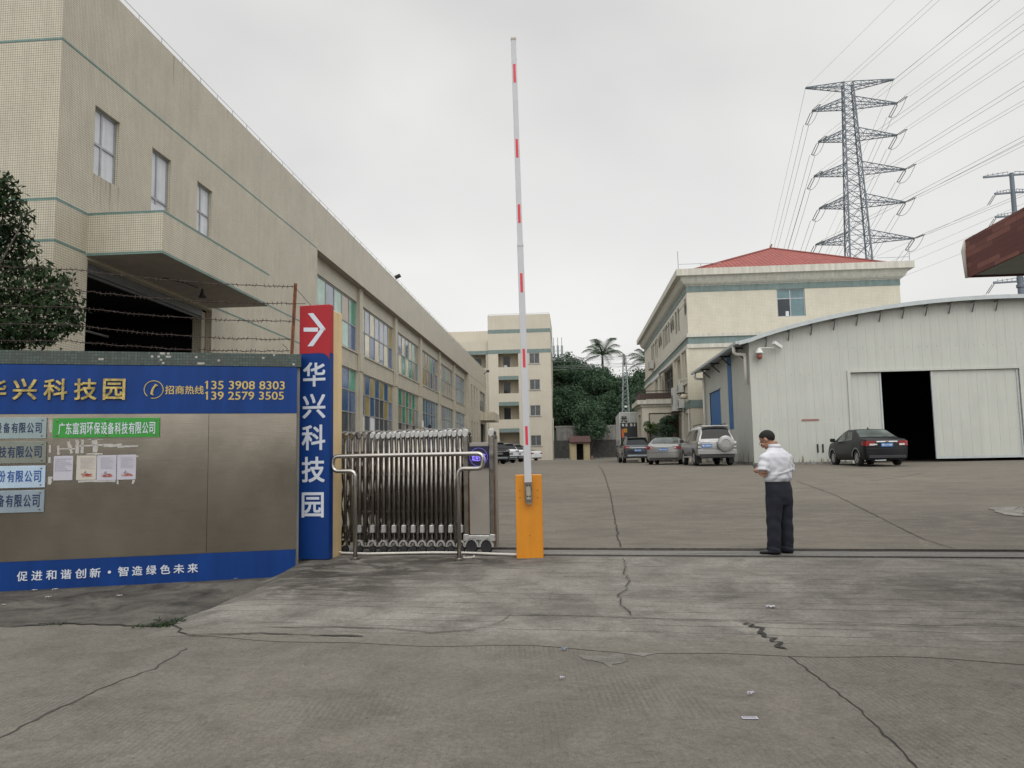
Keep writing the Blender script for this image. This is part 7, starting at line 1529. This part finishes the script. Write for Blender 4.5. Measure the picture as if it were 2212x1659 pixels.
# retaining walls at the back of the yard
rw = thing('retaining_wall', 'weathered grey concrete wall above a dark stone base at the back of the yard', 'wall', (11, 100, 1.0)); b = MB(); b.box(-2.4 + 8.0, 30, 100, 100.5, 3.62, 5.5); b.box(5.4, 30, 99.95, 100.55, 5.3, 5.52)
for i in range(12): b.box(8 + i * 2.1, 8.3 + i * 2.1, 99.9, 100, 3.64, 5.3)
b.build('upper_wall', CONC, rw); b = MB(); b.box(5.2, 30, 99.4, 100.8, .8, 3.62); b.build('stone_base', STONE, rw); b = MB(); b.box(5.2, 30, 99.0, 99.4, .8, 1.35); b.build('kerb', CONC, rw)
# little yellow hut
hx, hy = 7.70, 89.5; hz = H(hx, hy); hut = thing('small_hut', 'tiny yellow hut with a dark red tiled roof at the back of the yard', 'hut', (hx, hy, hz), 0); b = MB(); b.box(hx - 1.12, hx - .42, hy, hy + 1.4, hz, hz + 1.95); b.box(hx + .40, hx + 1.12, hy, hy + 1.4, hz, hz + 1.95); b.box(hx - .42, hx + .40, hy, hy + 1.4, hz + 1.85, hz + 1.95); b.build('wall', YELW, hut); b = MB(); b.box(hx - .42, hx + .40, hy + 1.0, hy + 1.05, hz, hz + 1.85); b.box(hx - .42, hx + .40, hy + .5, hy + .55, hz + .9, hz + .95); b.build('opening', DARK, hut); b = MB(); HR_ = mk('dark_red_tiles', (.075, .033, .03), .7, var=.3, scale=5); y0, y1 = hy - .35, hy + .75
b.box(hx - 1.18, hx + 1.18, y0 + .05, y0 + .12, hz + 1.95, hz + 2.02)
for sgn, ya, yb in ((1, y0, y1), (-1, hy + 1.7, y1)): b.face([(hx - 1.22, ya, hz + 2.0), (hx + 1.22, ya, hz + 2.0), (hx + 1.18, yb, hz + 2.72), (hx - 1.18, yb, hz + 2.72)])
for i in range(14): x = hx - 1.17 + 2.34 * i / 13; b.tube([(x, y0 - .02, hz + 2.03), (x, y1, hz + 2.75)], .055, 5)
b.build('roof', HR_, hut)
b = MB(); b.box(hx + 1.25, hx + 1.5, hy + .1, hy + .4, hz, hz + .45); o = b.build('stone_block', mk('brownish_block', (.2, .14, .11), .9)); tag(o, 'small brownish block standing right of the yellow hut', 'block')
def shrub(name, label, x, y, Y, r_, zc, n, mat=LEAF_F, size=.26, grp=None, hb=None):
    c = Vector(atY(x, y, Y)); zb = H(c.x, c.y) if hb is None else hb; t = thing(name, label, 'shrub', (c.x, c.y, zb), 0, grp); Mi = MATX[t.name].inverted(); cl = [((c.x + random.uniform(-1, 1) * r_ * .8, c.y + random.uniform(-1, 1) * r_ * .5, c.z + random.uniform(-1, 1) * r_ * zc), r_ * random.uniform(.3, .55)) for _ in range(14)]; v, k = leafcloud(cl, n, size, int(x), .85, .45); o = bpy.data.objects.new('foliage', leafmesh('foliage', v + np.array(Mi.translation), k, mat)); COL.objects.link(o); o.parent = t; MATX[o.name] = MATX[t.name]
    b = MB()
    for q, _ in cl[:7]: b.tube([(c.x, c.y, zb), q], [.04, .012], 5)
    b.build('stem', BARK, t)
shrub('shrub', 'dark bush growing over the retaining wall behind the yellow hut', 1268, 912, 98.2, 2.6, .62, 5200, size=.32)
shrub('shrub', 'dark potted bush in the portico opening beside the silver saloon', 1446, 918, 54.6, .6, 1.1, 1500, LEAF_F, .16)
shrub('shrub', 'pale leafy bush by the left column of the portico', 1404, 926, 54.6, .6, .6, 700, LEAF_G, .15)
# weeds and litter on the road
for k, (x, y, n_, sz) in enumerate(((345, 1353, 46, .075), (322, 1357, 20, .05), (366, 1344, 16, .09), (110, 1352, 14, .04))):
    c = gpx(x, y); b = MB(); r_ = random.Random(k)
    for i in range(n_):
        a = r_.uniform(0, 6.28); o_ = Vector((c[0] + r_.uniform(-.14, .14), c[1] + r_.uniform(-.05, .05), c[2])); d = Vector((math.cos(a), math.sin(a), r_.uniform(.2, .9))).normalized() * sz * r_.uniform(.5, 1.1); w_ = Vector((-d.y, d.x, 0)).normalized() * .006; b.face([o_ - w_, o_ + w_, o_ + d * .6 + w_ * .9 + Vector((0, 0, .01)), o_ + d, o_ + d * .6 - w_ * .9 + Vector((0, 0, .01))])
    o = b.build('weed', LEAF_P); tag(o, ['low green weed tuft in the crack at the foot of the ramp', 'small weed sprig just left of the bigger tuft', 'thin grassy weed at the corner of the ramp', 'few tiny weeds in the crack far left of the ramp'][k], 'weed', 'weeds in the pavement crack')
def scrap(label, x, y, w_, h_, rz_, mat=PAPER, curl=.02, name='litter_scrap', cat='litter'):
    c = gpx(x, y); b = MB(); M_ = Matrix.Rotation(rz_, 3, 'Z'); v = []; r_ = random.Random(int(x * y)); n = 4
    for i in range(n + 1):
        for j in range(n + 1): e_ = 1 + .25 * r_.uniform(-1, 1); p = M_ @ Vector(((i / n - .5) * w_ * e_, (j / n - .5) * h_ * e_, 0)); v.append((c[0] + p.x, c[1] + p.y, c[2] + .008 + curl * abs(math.sin(i * 1.7 + j * .8))))
    b.mesh(v, [(i * (n + 1) + j, (i + 1) * (n + 1) + j, (i + 1) * (n + 1) + j + 1, i * (n + 1) + j + 1) for i in range(n) for j in range(n)]); o = b.build(name, mat); return tag(o, label, cat)
scrap('folded white paper scrap on the ramp in front of the man', 1665, 1315, .085, .05, -.3)
scrap('tiny white scrap on the road left of the leaflet', 1622, 1504, .05, .02, .1); scrap('small white pebble like scrap on the road below the orange cabinet', 1214, 1472, .03, .02, .2); scrap('blue grey flattened wrapper at the edge of the pale broken patch', 1219, 1408, .05, .03, 0, mk('blue_wrapper', (.16, .2, .28), .6))
for x, y, l in ((105, 1293, 'pinkish crumpled tissue on the dirty pavement below the slogan'), (120, 1275, 'white torn strip at the foot of the sign near the left edge'), (175, 1268, 'white paper fleck close under the sign slogan'), (75, 1277, 'long white litter strip at the far left foot of the sign'), (508, 1252, 'pale flattened scrap on the pavement near the ramp edge'), (330, 1254, 'brown crumpled leaf like scrap under the sign, mid way along'), (8, 1310, 'white fleck of litter at the left edge of the pavement'), (258, 1289, 'faint torn label on the pavement in front of the sign')): scrap(l, x, y, random.uniform(.04, .09), random.uniform(.02, .035), random.uniform(-.4, .4), mk('dusty_litter', (.40, .38, .35), .9, var=.2) if 'brown' not in l else RUST, .015)
c = gpx(1620, 1558); lf = thing('printed_leaflet', 'small white printed leaflet lying flat on the road', 'leaflet', (c[0], c[1], c[2] + .004), R(-3)); ML = MATX[lf.name]; b = MB(ML); b.box(-.047, .047, -.022, .022, 0, .002); b.build('card', PAPER, lf); b = MB(ML)
for j, z in enumerate((.010, -.006)):
    for i in range(6): b.box(-.040 + i * .0135, -.040 + i * .0135 + .010, z - .0045, z + .0045, .003, .0034)
b.build('print', INK, lf)

# unseen dark wall added behind the viewer to darken reflections in panel and gate
ow = thing('reflection_wall', 'unseen dark wall added behind the viewer for the steel to mirror', 'wall', (0, -17, ROADZ)); b = MB(); b.box(-45, 40, -17.4, -17, ROADZ - .1, 2.7); b.build('reflected_slab', STONE, ow); b = MB(); b.box(-45, 40, -17.5, -16.9, 2.7, 2.82); b.build('coping', CONC, ow)
